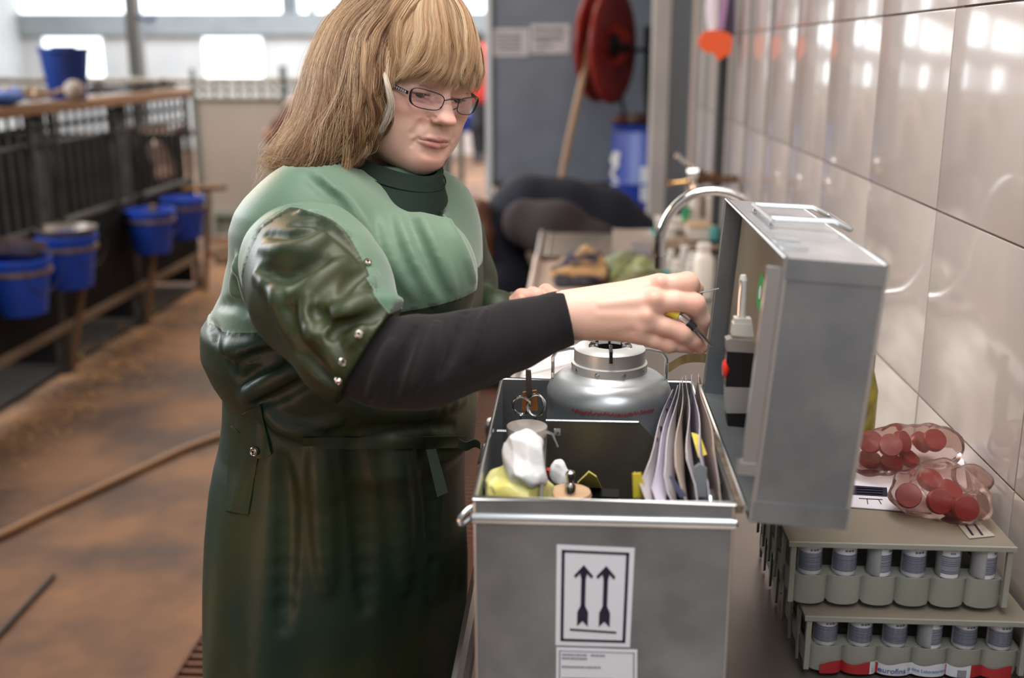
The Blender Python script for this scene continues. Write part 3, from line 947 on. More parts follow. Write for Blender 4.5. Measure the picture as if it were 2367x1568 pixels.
F = Field((-.62, 4.2, .30), (.42, 5.20, 1.10), .0085)
F.chain([B(1215, 515, 4.72), B(1290, 535, 4.66), B(1380, 580, 4.62), B(1420, 640, 4.62), B(1390, 700, 4.6)], [pr(52), pr(62), pr(54), pr(44), pr(36)], .05)
for pts in ([(1240, 560), (1300, 520), (1330, 470)], [(1330, 590), (1350, 550), (1380, 520)], [(1210, 480), (1260, 490), (1330, 500)]):
    fold(F, pts, .012, .03, -.002, False, d0=4)
for pts in ([(1290, 570), (1320, 540), (1345, 500)], [(1365, 600), (1380, 570), (1410, 550)]):
    fold(F, pts, .012, .03, -.004, True, d0=4)
V_, Q_ = F.mesh(); np_obj('jumper_sleeve', V_, Q_, m_brownknit, bent)
F = Field((-.75, 4.5, -.01), (.62, 5.7, 1.05), .014)
hipp = P(1440, 560, 5.1)
ft = PZ(1128, 903, 0)
LEGS = {1: ((hipp.x + .03, hipp.y + .12, .48), (hipp.x + .10, hipp.y + .13, .08)), -1: ((hipp.x - .30, hipp.y - .12, .52), (ft.x + .08, ft.y, .10))}
for s in (-1, 1):
    F.chain([(hipp.x + .02, hipp.y + s * .11, hipp.z - .10), LEGS[s][0], LEGS[s][1]], [.13, .085, .06], .05)
V_, Q_ = F.mesh(); np_obj('trousers', V_, Q_, m_jeans, bent)
for s in (-1, 1):
    bx, by = LEGS[s][1][0], LEGS[s][1][1]; F = Field((bx - .28, by - .12, -.01), (bx + .12, by + .12, .22), .008)
    F.cap((bx, by, .14), (bx, by, .05), .062, .05, .02); F.cap((bx, by, .045), (bx - .18, by, .04), .048, .038, .02)
    F.D = np.maximum(F.D, -F.ax[2][None, None, :]).astype(np.float32)
    V_, Q_ = F.mesh(); np_obj('boot', V_, Q_, m_boot if 'm_boot' in globals() else mat('boot_rubber', (0.012, 0.02, 0.014), 0.35), bent)
# head, hanging down, face towards the floor and slightly to the left
F = Field((-.62, 4.55, .62), (-.25, 5.25, 1.14), .005)
hd = Vector(B(1098, 545, 4.86))
F.ell(B(1088, 512, 4.86), (.088, .10, .098)); F.ell(B(1104, 566, 4.86), (.068, .075, .085), .03)
F.ell(B(1086, 578, 4.82), (.018, .02, .020), .012); F.ell(B(1108, 598, 4.84), (.040, .045, .035), .02)
F.cap(B(1120, 540, 4.9), B(1150, 540, 4.93), .055, .06, .03)
V_, Q_ = F.mesh()
F2 = Field((-.50, 4.1, .3), (.25, 5.0, .98), .008)
np_obj('body', V_, Q_, mat('skin_far', (.52, .29, .23), .55), bent)
F = Field((-.64, 4.5, .62), (-.22, 5.3, 1.18), .006)
F.ell(B(1090, 505, 4.88), (.098, .112, .098)); F.chain([B(1100, 500, 4.80), B(1118, 540, 4.78), B(1128, 590, 4.80)], [.06, .045, .025], .03)
F.chain([B(1108, 490, 4.95), B(1128, 540, 4.9), B(1132, 600, 4.88)], [.06, .045, .02], .03)
F.ell(B(1078, 585, 4.84), (.06, .14, .075), .02, sub=True)
for i in range(16):
    t = i / 15; a = (1055 + 70 * t, 478 + 12 * math.sin(i), 4.80 + .02 * (i % 3)); b = (1070 + 62 * t, 540 + 22 * t, 4.78 + .02 * (i % 2))
    F.cap(B(*a), B(*b), .010, .006, .012)
V_, Q_ = F.mesh(); np_obj('hair', V_, Q_, m_hair2, bent)

# far person in red
YR = 16.15
far_p = empty('person', (PY(1108, 370, YR).x, YR, 0), 'distant person in a red jacket and black trousers walking away', 'person')
def R_(x, y, dy=0): return tuple(PY(x, y, YR + dy))
F = Field((PY(1060, 0, YR).x, YR - .5, -.02), (PY(1180, 0, YR).x, YR + .5, 2.0), .018)
F.chain([R_(1112, 130), R_(1110, 170), R_(1108, 218)], [.19, .20, .18], .05)
F.chain([R_(1090, 135, -.1), R_(1082, 180, -.15), R_(1080, 225, -.2)], [.085, .065, .055], .04)
F.chain([R_(1138, 135, .1), R_(1146, 180, .1), R_(1148, 225, .05)], [.085, .065, .055], .04)
V_, Q_ = F.mesh(); np_obj('jacket', V_, Q_, mat('jacket_red', (.52, .035, .02), .7), far_p)
F = Field((PY(1060, 0, YR).x, YR - .6, -.02), (PY(1180, 0, YR).x, YR + .6, 1.3), .016)
F.chain([R_(1104, 225), R_(1100, 290, -.1), R_(1102, 335, -.1), R_(1104, 362, -.1)], [.13, .10, .07, .065], .03)
F.chain([R_(1116, 225), R_(1124, 290, .2), R_(1124, 330, .3), R_(1123, 352, .35)], [.12, .09, .065, .06], .03)
F.cap(R_(1104, 364, -.1), R_(1107, 370, -.3), .06, .05, .03); F.cap(R_(1123, 352, .35), R_(1128, 358, .2), .06, .05, .03)
F.D = np.maximum(F.D, -F.ax[2][None, None, :]).astype(np.float32)
V_, Q_ = F.mesh(); np_obj('trousers', V_, Q_, mat('trousers_black', (.010, .011, .014), .8), far_p)
F = Field((PY(1070, 0, YR).x, YR - .3, 0.9), (PY(1165, 0, YR).x, YR + .3, 2.1), .014)
F.ell(R_(1107, 95), (.085, .10, .12)); F.cap(R_(1107, 100), R_(1109, 125), .05, .06, .02)
for x, y, d in ((1080, 232, -.2), (1148, 232, .05)):
    F.cap(R_(x, y - 8, d), R_(x, y + 6, d), .035, .03); F.cap(R_(1109, 128), R_(1109, 150), .05, .05, .02); F.cap(R_(1109, 150), R_(x, 175, d * .7), .04, .03, .02); F.cap(R_(x, 175, d * .7), R_(x, y - 8, d), .03, .03, .02)
V_, Q_ = F.mesh(); np_obj('body', V_, Q_, mat('skin_far', (.52, .29, .23), .55), far_p)
F = Field((PY(1070, 0, YR).x, YR - .3, 1.4), (PY(1150, 0, YR).x, YR + .3, 2.1), .014)
F.ell(R_(1105, 90), (.098, .115, .125)); F.cap(R_(1106, 100, -.05), R_(1107, 118, -.08), .05, .03, .03)
V_, Q_ = F.mesh(); np_obj('hair', V_, Q_, mat('hair_dark', (.02, .012, .010), .6), far_p)
# blue bucket and pale wall seen past the woman's face
c = PY(1064, 305, 12.0)
e = empty('feeding_bucket', (c.x, 12.0, c.z), 'small far blue bucket seen between the woman\'s nose and the person in red', 'bucket')
mb = MB(); pail(mb, (c.x, 12.0, c.z), .14, .11, .19); obj('pail', mb, m_bucket, e)
mb = MB(); mb.tube([(c.x, 12.0, 0), (c.x, 12.0, c.z)], .04, 8); tag(obj('bucket_post', mb, m_galv), 'thin post carrying the small far blue bucket', 'post')
mb = MB(); a = PZ(1085, 338, 0); xr0, xr1 = PY(1036, 300, 17.2).x, PY(1150, 300, 17.2).x
mb.b2((xr0 - .5, 17.2, 0), (xr1 + .5, 17.25, PY(1085, 262, 17.2).z)); tag(obj('low_partition', mb, mat('pale_pink', (.62, .55, .52), .7)), 'low pale board far behind the person in red', 'board')
# ================================================================== sink counter and what stands on it
ZC = 0.85
m_inox = mat('sink_steel', (0.40, 0.36, 0.33), 0.34, .85, col2=(0.30, 0.25, 0.21), nscale=6, stretch=(1, .4, 1), rough2=.5, bump=.05, bscale=30, bdist=.002)
m_inox_dk = mat('counter_leg', (0.20, 0.19, 0.18), 0.45, .7)
m_galvbox = mat('box_zinc', (0.31, 0.335, 0.36), 0.38, .75, col2=(0.205, 0.225, 0.245), nscale=12, ndetail=9, rough2=.5, contrast=.5, bump=.06, bscale=25, bdist=.002)
m_galvin = mat('box_zinc_inside', (0.22, 0.22, 0.215), 0.42, .8, col2=(0.14, 0.135, 0.13), nscale=11)
m_bead = mat('box_bead', (0.55, 0.58, 0.60), 0.28, .9)
XL = PZ(1042, 1550, ZC + .012).x
sink = empty('sink_counter', ((XL + XW) / 2, 2.4, 0), 'long stainless steel sink counter along the tiled wall', 'counter')
mb = MB(); ya, yb = .30, 4.42
mb.b2((XL, ya, ZC - .022), (XW - .006, yb, ZC)); obj('worktop', mb, m_inox, sink)
mb = MB(); mb.tube([(XL + .012, ya, ZC), (XL + .012, yb, ZC)], .012, 10); obj('rolled_edge', mb, m_inox, sink)
mb = MB(); mb.tube([(XL + .045, ya, ZC + .001), (XL + .045, yb, ZC + .001)], .005, 8); obj('drip_ridge', mb, m_inox, sink)
mb = MB(); mb.b2((XL + .02, ya + .02, ZC - .10), (XL + .035, yb - .02, ZC - .022)); obj('apron', mb, m_inox, sink)
for x in (XL + .05, XW - .06):
    for y in (.5, 2.4, 4.3):
        mb = MB(); mb.b2((x - .018, y - .018, 0), (x + .018, y + .018, ZC - .022)); obj('leg', mb, m_inox_dk, sink)
mb = MB(); mb.b2((XL + .05, .5, .25), (XW - .03, 4.3, .27)); obj('shelf', mb, m_inox_dk, sink)

# ------------------------------------------------------------------ transport box
ZR = 1.14
fl, frt = PZ(1098, 1150, ZR), PZ(1697, 1166, ZR)
bl = PZ(1186, 872, ZR)
BX0, BX1, BY0, BY1, ZB = fl.x, frt.x, (fl.y + frt.y) / 2, bl.y - .01, ZC + .002
box = empty('transport_box', ((BX0 + BX1) / 2, (BY0 + BY1) / 2, ZB), 'open galvanised metal transport box with two black upward arrows on its front', 'box')
tk = .0022


def plate(name, p0, p1, m=m_galvbox, bev=0, par=None):
    mb = MB(); mb.b2(p0, p1, 0, bev); return obj(name, mb, m, par or box)


plate('front_panel', (BX0, BY0, ZB), (BX1, BY0 + tk, ZR))
plate('rear_panel', (BX0, BY1 - tk, ZB), (BX1, BY1, ZR))
plate('side_panel', (BX0, BY0 + tk, ZB), (BX0 + tk, BY1 - tk, ZR))
plate('side_panel', (BX1 - tk, BY0 + tk, ZB), (BX1, BY1 - tk, ZR))
plate('floor_panel', (BX0, BY0, ZB - .001), (BX1, BY1, ZB + .002), m_galvin)
mb = MB(); rr_ = .0028
mb.tube([(BX0, BY0, ZR), (BX1, BY0, ZR), (BX1, BY1, ZR), (BX0, BY1, ZR)], rr_, 8, closed=True); obj('rim', mb, m_bead, box)
mb = MB(); zbd = ZR - .0215
for s_ in range(1):
    e_ = .0010
    pr_ = [(0, -.0055), (-.0022, -.0050), (-.0042, -.0025), (-.0048, 0), (-.0042, .0025), (-.0022, .0050), (0, .0055)]
    mb.sheet([[(x, BY0 + a * 1.0, zbd + b) for a, b in pr_] for x in (BX0 - .003, BX1 + .003)])
    mb.sheet([[(BX0 + a, y, zbd + b) for a, b in pr_[::-1]] for y in (BY0 - .003, BY1 + .003)])
    mb.sheet([[(BX1 - a, y, zbd + b) for a, b in pr_] for y in (BY0 - .003, BY1 + .003)])
obj('bead', mb, m_bead, box)
for x in (BX0, BX1):
    mb = MB(); mb.tube([(x, BY0 - .0005, ZB), (x, BY0 - .0005, ZR - .004)], .0016, 6)
    obj('corner_seam', mb, m_bead, box)
# carrying handle hooked over the near left corner
mb = MB()
h0 = P(1096, 1172, 1.055); pts = [PY(1100, 1170, BY0 + .01), PY(1082, 1178, BY0 + .004), PY(1066, 1196, BY0 - .002), PY(1062, 1208, BY0 - .002), PY(1068, 1212, BY0 + .002), PY(1084, 1202, BY0 + .008), PY(1099, 1190, BY0 + .012)]
mb.tube([tuple(p) for p in resample(pts, 20)], .0026, 8); obj('handle', mb, m_bead, box)
mb = MB(); mb.tube([(BX0 - .003, BY0 + .18, ZR - .03), (BX0 - .012, BY0 + .19, ZR - .04), (BX0 - .012, BY0 + .25, ZR - .04), (BX0 - .003, BY0 + .26, ZR - .03)], .003, 8); obj('side_handle', mb, m_bead, box)
# hinge along the right side: perforated strip and worn edge
mb = MB(); mb.b2((BX1 + .002, BY0 + .004, ZR - .012), (BX1 + .010, BY1, ZR - .004)); obj('hinge_strip', mb, mat('hinge_worn', (.16, .11, .08), .5, .5, col2=(.3, .25, .2), nscale=60), box)
mb = MB(); mb.tube([(BX1 + .012, BY0 + .004, ZR - .006), (BX1 + .012, BY1, ZR - .006)], .0034, 8); obj('hinge_pin', mb, m_bead, box)
# inner divider walls
m_divider = mat('divider_dark', (0.13, 0.118, 0.095), 0.38, .7, col2=(0.20, 0.185, 0.155), nscale=7)
DZ = ZR - .004
d0, d1 = PZ(1252, 968, DZ), PZ(1478, 976, DZ)
mb = MB(); dy = 1.235; d0, d1 = PY(1262, 972, dy), PY(1476, 978, dy); DZ2 = d0.z
mb.prism([(d0.x, dy, ZB + .004), (BX1 - .012, dy, ZB + .004), (BX1 - .012, dy, DZ2 - .075), (d1.x, dy, DZ2), (d0.x, dy, DZ2)], (0, 0, 0), (0, .002, 0)); obj('divider', mb, m_divider, box)
mb = MB(); mb.tube([(d0.x, dy, DZ2), (d1.x, dy, DZ2)], .0014, 6); obj('divider_edge', mb, m_bead, box)
lx = PZ(1256, 1120, DZ).x
mb = MB(); mb.b2((lx - .003, BY0 + .006, ZB + .004), (lx, dy + .01, DZ - .003)); obj('side_divider', mb, m_galvin, box)
mb = MB(); mb.b2((PZ(1470, 1140, DZ - .01).x, BY0 + .006, ZB + .004), (PZ(1470, 1140, DZ - .01).x + .0015, BY0 + .10, DZ - .004)); obj('file_divider', mb, mat('brass_sheet', (.32, .24, .10), .4, .7), box)
mb = MB(); mb.tube([(BX0 + .005, dy + .005, DZ - .012), (d0.x + .004, dy + .005, DZ - .012)], .002, 6); obj('cross_wire', mb, m_bead, box)

# arrows label + address label on the front panel
m_lab = mat('label_white', (0.74, 0.79, 0.88), 0.45)
m_navyink = mat('label_ink', (0.006, 0.008, 0.030), 0.45)
m_greyink = mat('label_grey_ink', (0.22, 0.24, 0.29), 0.6)


def FX(x, y): return PY(x, y, BY0)


yl = BY0 - .0009
c4 = [FX(1287, 1259), FX(1467, 1267), FX(1456, 1496), FX(1284, 1491)]
LO, LU, LV = c4[0], c4[1] - c4[0], c4[3] - c4[0]


def lab(u, v, o=0.0):
    # bilinear on the label
    p = (c4[0] * (1 - u) + c4[1] * u) * (1 - v) + (c4[3] * (1 - u) + c4[2] * u) * v
    return Vector((p.x, yl - o, p.z))


arrow = MB()
arrow.prism([lab(0, 0), lab(1, 0), lab(1, 1), lab(0, 1)], (0, .0007, 0), (0, 0, 0), 0)
mk = lambda pts: arrow.prism([lab(u, v, .0003) for u, v in pts], (0, .0002, 0), (0, -.0001, 0), 1)
bo, bi = .065, .105
for q in ([(bo, .045), (1 - bo, .045), (1 - bo, .070), (bo, .070)], [(bo, .93), (1 - bo, .93), (1 - bo, .955), (bo, .955)],
          [(bo, .045), (bi, .045), (bi, .955), (bo, .955)], [(1 - bi, .045), (1 - bo, .045), (1 - bo, .955), (1 - bi, .955)]): mk(q)
for cx in (.355, .645):
    w = .030
    mk([(cx - w, .31), (cx + w, .31), (cx + w, .60), (cx - w, .60)])
    mk([(cx, .185), (cx + .125, .292), (cx + .105, .318), (cx, .235)]); mk([(cx, .185), (cx, .235), (cx - .105, .318), (cx - .125, .292)])
    mk([(cx, .225), (cx + .045, .275), (cx + w, .32), (cx - w, .32), (cx - .045, .275)])
    mk([(cx - w, .59), (cx + w, .59), (cx + .072, .655), (cx - .072, .655)])
    mk([(cx - .072, .655), (cx, .655), (cx, .745), (cx - .072, .80)]); mk([(cx, .655), (cx + .072, .655), (cx + .072, .80), (cx, .745)])
mk([(.19, .825), (.81, .842), (.81, .862), (.19, .845)])
tag(obj('arrow_label', arrow, [m_lab, m_navyink], box), 'white label with two black upward arrows')
ad = MB(); a_, b_, c_, d_ = FX(1286, 1496), FX(1473, 1502), FX(1472, 1700), FX(1284, 1700)


def lab2(u, v, o=0.0):
    p = (a_ * (1 - u) + b_ * u) * (1 - v) + (d_ * (1 - u) + c_ * u) * v
    return Vector((p.x, yl - .0002 - o, p.z))


ad.prism([lab2(0, 0), lab2(1, 0), lab2(1, 1), lab2(0, 1)], (0, .0007, 0), (0, 0, 0), 0)
mk2 = lambda q, m=1: ad.prism([lab2(u, v, .0003) for u, v in q], (0, .0002, 0), (0, -.0001, 0), m)
for q in ([(.035, .03), (.965, .03), (.965, .038), (.035, .038)], [(.035, .03), (.05, .03), (.05, .96), (.035, .96)], [(.95, .03), (.965, .03), (.965, .96), (.95, .96)]): mk2(q)
rl = random.Random(3)
for v, spans in [(.065, [(.07, .38), (.43, .60)]), (.105, [(.07, .38)]), (.20, [(.07, .55)]), (.33, [(.07, .70)]), (.365, [(.07, .76)]), (.40, [(.07, .68)]), (.47, [(.07, .34)]), (.56, [(.07, .6)]), (.62, [(.07, .5)]), (.7, [(.07, .66)])]:
    for a, b in spans:
        u = a
        while u < b:
            w = rl.uniform(.012, .03); mk2([(u, v), (min(u + w, b), v), (min(u + w, b), v + .022), (u, v + .022)]); u += w + .008
tag(obj('address_label', ad, [m_lab, m_greyink], box), 'white paper label with small grey print')

# ------------------------------------------------------------------ lid, standing open on its hinge
LD = .092; LH = .262
lean = math.radians(7.5)
hx, hz = BX1 + .014, ZR - .006
bnl, tnl, tnr, bnr = PY(1736, 1204, BY0), PY(1818, 596, BY0), PY(2048, 626, BY0), PY(1940, 1226, BY0)
lid = empty('box_lid', (hx, (BY0 + BY1) / 2, hz), 'deep galvanised lid of the transport box standing open on its right side', 'lid')
dU = (tnl - bnl); dU = Vector((dU.x, 0, dU.z)); LH = dU.length; dU.normalize()
dR = Vector((dU.z, 0, -dU.x)); LD = (tnr - tnl).dot(dR); LO = Vector((bnl.x, 0, bnl.z))
LY0, LY1 = BY0 - .002, BY1 + .004


def lp_(r, y, u): return LO + dR * r + dU * u + Vector((0, y, 0))


def lslab(mb, r0, r1, y0, y1, u0, u1, mi=0):
    v = [lp_(r, y, u) for r in (r0, r1) for y in (y0, y1) for u in (u0, u1)]
    mb.add(v, [(0, 1, 3, 2), (4, 6, 7, 5), (0, 4, 5, 1), (2, 3, 7, 6), (0, 2, 6, 4), (1, 5, 7, 3)], mi)


mb = MB(); lslab(mb, 0, LD, LY0, LY0 + tk, 0, LH); obj('end_panel', mb, m_galvbox, lid)
mb = MB(); lslab(mb, 0, LD, LY1 - tk, LY1, 0, LH); obj('end_panel', mb, m_galvbox, lid)
mb = MB(); lslab(mb, LD - tk, LD, LY0, LY1, 0, LH); obj('top_panel', mb, m_galvbox, lid)
mb = MB(); lslab(mb, 0, LD, LY0, LY1, LH - tk, LH); obj('edge_panel', mb, mat('zinc_sky_reflection', (.62, .64, .68), .30, .9, col2=(.48, .50, .54), nscale=14, rough2=.42), lid)  # upper edge brighter: its sky reflection is put into the metal colour
mb = MB(); lslab(mb, 0, LD, LY0, LY1, 0, tk); obj('edge_panel', mb, m_galvbox, lid)
mb = MB(); mb.tube([lp_(0, LY0, 0), lp_(0, LY0, LH), lp_(0, LY1, LH), lp_(0, LY1, 0)], .0026, 8, closed=True); obj('rim', mb, m_bead, lid)
mb = MB(); mb.tube([lp_(LD, LY0, 0), lp_(LD, LY0, LH), lp_(LD, LY1, LH), lp_(LD, LY1, 0)], .0022, 8, closed=True); obj('outer_seam', mb, m_bead, lid)
mb = MB(); lslab(mb, -.0005, LD, LY0 - .0016, LY0, 0, .022); obj('folded_edge', mb, m_galvbox, lid); mb = MB(); lslab(mb, 0, LD, LY0 - .0014, LY0, LH - .020, LH); obj('folded_edge', mb, m_galvbox, lid)
# inner flange strip near the open edge of the near end
mb = MB(); lslab(mb, -.016, -.001, LY0 + .001, LY0 + .010, .055, LH - .01); lslab(mb, -.020, -.001, LY0, LY0 + .014, .048, .060); obj('inner_flange', mb, m_bead, lid)
mb = MB(); lslab(mb, .020, .021, LY0 + .006, LY1 - .01, .06, LH - .02); obj('inner_panel', mb, mat('inner_brass', (.36, .31, .20), .4, .7, col2=(.26, .24, .20), nscale=8), lid)
# green round sticker on the inner panel
mb = MB(); gc_ = PX(1761, 672, lp_(.02, 0, .2).x)
gy, gu = gc_.y, (Vector((LO.x, 0, gc_.z)) - LO).dot(dU)
for ro, ri, mi_ in ((.021, .008, 0), (.008, 0, 1)):
    n = 24; vs = [lp_(.0192, gy + ro * math.cos(2 * math.pi * i / n), gu + ro * math.sin(2 * math.pi * i / n)) for i in range(n)]
    mb.add([v - dR * (.0004 if mi_ else 0) for v in vs], [tuple(range(n))], mi_)
obj('green_sticker', mb, [mat('sticker_green', (.03, .38, .09), .5), m_lab], lid)
# drop handle lying on the upper edge
mb = MB(); hy0, hy1 = LY0 + .19, LY0 + .30
for y in (hy0, hy1):
    mb.tube([lp_(.018, y, LH + .002), lp_(.018, y, LH + .010), lp_(.085, y, LH + .012), lp_(LD + .012, y, LH + .004)], .0032, 8)
mb.tube([lp_(LD + .012, hy0, LH + .004), lp_(LD + .014, hy1, LH + .004)], .0030, 10)
mb.tube([lp_(.018, hy0 - .012, LH + .008), lp_(.018, hy1 + .012, LH + .008)], .0030, 10)
obj('drop_handle', mb, m_bead, lid)
for y in (LY0 + .05, LY0 + .09):
    mb = MB(); lslab(mb, .006, .030, y, y + .018, LH, LH + .003)
    obj('catch_plate', mb, m_bead, lid)
# thin strap between box and lid
mb = MB(); pts = [PZ(1545, 862, ZR + .0), PZ(1580, 842, ZR + .012), PZ(1620, 838, ZR + .010), PZ(1655, 846, ZR + .008), PZ(1690, 858, ZR + .0)]
mb.sheet([[Vector(p), Vector(p) + Vector((0, .004, .012))] for p in resample(pts, 16)], .001); tag(obj('strap', mb, mat('strap_brown', (.20, .13, .05), .35, .3, col2=(.09, .07, .03), nscale=40)), 'thin curved brown metal strap between the box and its lid', 'strap')

# ------------------------------------------------------------------ gas lighter like branding unit fixed inside the lid
DY = BY0 + .145
dev = empty('thermometer_case', PY(1710, 980, DY), 'black and grey holder with red button and white pen, hanging in the open lid', 'holder')


def D_(x, y, o=0): return PY(x, y, DY + o)


def slabpx(mb, q, t0, t1, mi=0):
    mb.prism([D_(x, y) for x, y in q], (0, t0, 0), (0, t1, 0), mi)


mb = MB(); slabpx(mb, [(1678, 808), (1744, 812), (1744, 892), (1675, 890)], -.008, .008); obj('case_upper', mb, m_black, dev)
mb = MB(); slabpx(mb, [(1677, 782), (1688, 779), (1738, 784), (1747, 794), (1744, 812), (1678, 808)], -.0085, .0085); obj('case_top', mb, mat('case_grey', (.34, .31, .30), .4, .3), dev)
mb = MB(); slabpx(mb, [(1675, 890), (1744, 892), (1738, 950), (1676, 950)], -.0085, .0085); obj('grey_band', mb, mat('case_silver', (.38, .38, .38), .5, .3), dev)
mb = MB(); slabpx(mb, [(1677, 950), (1738, 950), (1733, 982), (1724, 984), (1680, 980)], -.008, .008); obj('case_lower', mb, m_black, dev)
mb = MB(); mb.lathe([(.001, -.004), (.008, -.003), (.011, 0), (.008, .003), (.001, .004)], (0, 0, 0), 20, M=Matrix.Translation(D_(1677, 852)) @ Matrix.Scale(1.0, 4) @ Matrix.Rotation(math.radians(90), 4, 'Y'))
obj('red_button', mb, mat('button_red', (.70, .03, .015), .35), dev)
m_cream = mat('plastic_white', (.60, .60, .56), .4)
mb = MB(); slabpx(mb, [(1693, 745), (1737, 747), (1740, 775), (1690, 772)], -.007, .007); slabpx(mb, [(1697, 733), (1735, 735), (1737, 747), (1695, 745)], -.0065, .0065); obj('white_block', mb, m_cream, dev)
mb = MB(); mb.tube([D_(1714, 736), D_(1717, 690), D_(1718, 648)], [.0048, .0046, .0044], 12); mb.tube([D_(1718, 648), D_(1718, 636)], [.0044, .0030], 12); obj('white_pen', mb, m_cream, dev)
mb = MB(); mb.tube([D_(1707, 730, -.004), D_(1709, 690, -.005), D_(1713, 655, -.006), D_(1711, 648, -.005)], .0010, 6); obj('pen_clip', mb, m_steel, dev)
mb = MB(); mb.tube([D_(1744, 830), lp_(.018, DY, .17)], .004, 8); obj('mount', mb, m_bead, dev)

# ------------------------------------------------------------------ nitrogen flask
TZ = PY(1410, 880, 1.33).z
m_alu = mat('flask_aluminium', (0.60, 0.64, 0.67), 0.36, .75, col2=(0.42, 0.49, 0.54), nscale=7, stretch=(1, 1, .5), rough2=.48, contrast=.5)
m_alu2 = mat('flask_collar', (0.66, 0.68, 0.68), 0.40, .35, col2=(.58, .61, .62), nscale=12)
TY = 1.338
tc = PY(1409, 830, TY)
flask = empty('nitrogen_flask', (tc.x, TY, ZB), 'round aluminium flask with open neck standing in the back of the metal box', 'flask')
dep = (tc - CAM).dot(CF)
mpp = dep / FPX
zc0 = PY(1410, 800, TY).z          # collar top
zc1 = PY(1410, 880, TY - .043).z   # collar foot
zsh = PY(1410, 948, TY - .075).z
Rt, Rb = 82 * mpp, 144 * mpp
mb = MB(); mb.lathe([(.02, 0), (Rb - .01, .002), (Rb, .012), (Rb, zsh - ZB - .035), (Rb - .0015, zsh - ZB - .022), (Rb - .0015, zsh - ZB - .012), (Rb, zsh - ZB - .004), (Rb, zsh - ZB + .004), (Rb - .004, zsh - ZB + .014), (Rb - .014, zsh - ZB + .022), (Rt + .016, zc1 - ZB - .004), (Rt + .006, zc1 - ZB - .001), (Rt + .002, zc1 - ZB + .003)], (tc.x, TY, ZB), 64); obj('flask_body', mb, m_alu, flask)
mb = MB(); hc_ = zc0 - zc1
mb.lathe([(Rt + .003, 0), (Rt + .003, hc_ * .38), (Rt, hc_ * .42), (Rt, hc_ * .92), (Rt - .003, hc_), (Rt * .62, hc_ + .003), (Rt * .50, hc_ + .002), (Rt * .45, hc_ - .006), (Rt * .44, hc_ - .05), (.002, hc_ - .055)], (tc.x, TY, zc1), 56, capt=False); obj('neck_collar', mb, m_alu2, flask)
mb = MB(); mb.lathe([(Rt * .43, hc_ - .002), (Rt * .43, hc_ - .045), (.002, hc_ - .046)], (tc.x, TY, zc1), 40, capb=False, capt=False); obj('neck_lining', mb, mat('neck_dark', (.008, .007, .007), .4), flask)
mb = MB()
for k in range(6):   # clips standing round the neck opening
    a = -math.pi / 2 + k * math.pi / 3
    d = Vector((math.cos(a), math.sin(a), 0)); c = Vector((tc.x, TY, zc0)); n = Vector((-d.y, d.x, 0))
    mb = MB(); mb.tube([c + d * Rt * .40 - Vector((0, 0, .02)), c + d * Rt * .42 + Vector((0, 0, .006)), c + d * Rt * (.60 if k else .62) + Vector((0, 0, .007)), c + d * Rt * (.66 if k else .98) + Vector((0, 0, .003))] + ([c + d * (Rt + .002) - Vector((0, 0, .010))] if k == 0 else []), .0022, 8)
    obj('neck_clip', mb, m_black if k % 2 == 0 else m_steel, flask)
mb = MB()
for s in (-1, 1):
    mb = MB(); c = Vector((tc.x, TY, zc0 - .004)); ex = Vector((s, 0, 0))
    mb.tube([c + ex * (Rt - .002), c + ex * (Rt + .006), c + ex * (Rt + .022) - Vector((0, 0, .004)), c + ex * (Rt + .027) - Vector((0, 0, .012)), c + ex * (Rt + .027) - Vector((0, 0, hc_ + .006))], .0022, 8); mb.box(c + ex * (Rt + .027) - Vector((0, 0, hc_ * .75)), (.004, .008, .014), bev=.001); obj('collar_handle', mb, m_bead, flask)
mb = MB()
for k in range(8):
    a = -math.pi / 2 + (k - 3.5) * .7; mb.lathe([(.0032, 0), (.0032, .0012), (.0015, .002)], (0, 0, 0), 10, M=Matrix.Translation((tc.x + math.cos(a) * (Rt + .002), TY + math.sin(a) * (Rt + .002), zc1 + hc_ * .2)) @ Vector((math.cos(a), math.sin(a), 0)).to_track_quat('Z', 'Y').to_matrix().to_4x4())
o = obj('rivets', mb, m_bead, flask); o['kind'] = 'stuff'
# smeared red marking on the shoulder
mb = MB(); zr = PY(1400, 958, TY - Rb).z
rl = random.Random(12)
for i in range(60):
    a = -math.pi / 2 + (-.62 + i * .0225) ; z = zr + rl.uniform(-.0016, .0016); w = .014; hh_ = rl.uniform(.0008, .0022)
    p = [(tc.x + math.cos(a + q) * (Rb + .0012), TY + math.sin(a + q) * (Rb + .0012)) for q in (0, w)]
    mb.add([(p[0][0], p[0][1], z - hh_), (p[1][0], p[1][1], z - hh_), (p[1][0], p[1][1], z + hh_), (p[0][0], p[0][1], z + hh_)], [(0, 1, 2, 3)])
o = obj('red_marking', mb, mat('marker_red', (.36, .02, .05), .5), flask)

# ------------------------------------------------------------------ small things in the box
def Z_(x, y, z): return PZ(x, y, z)


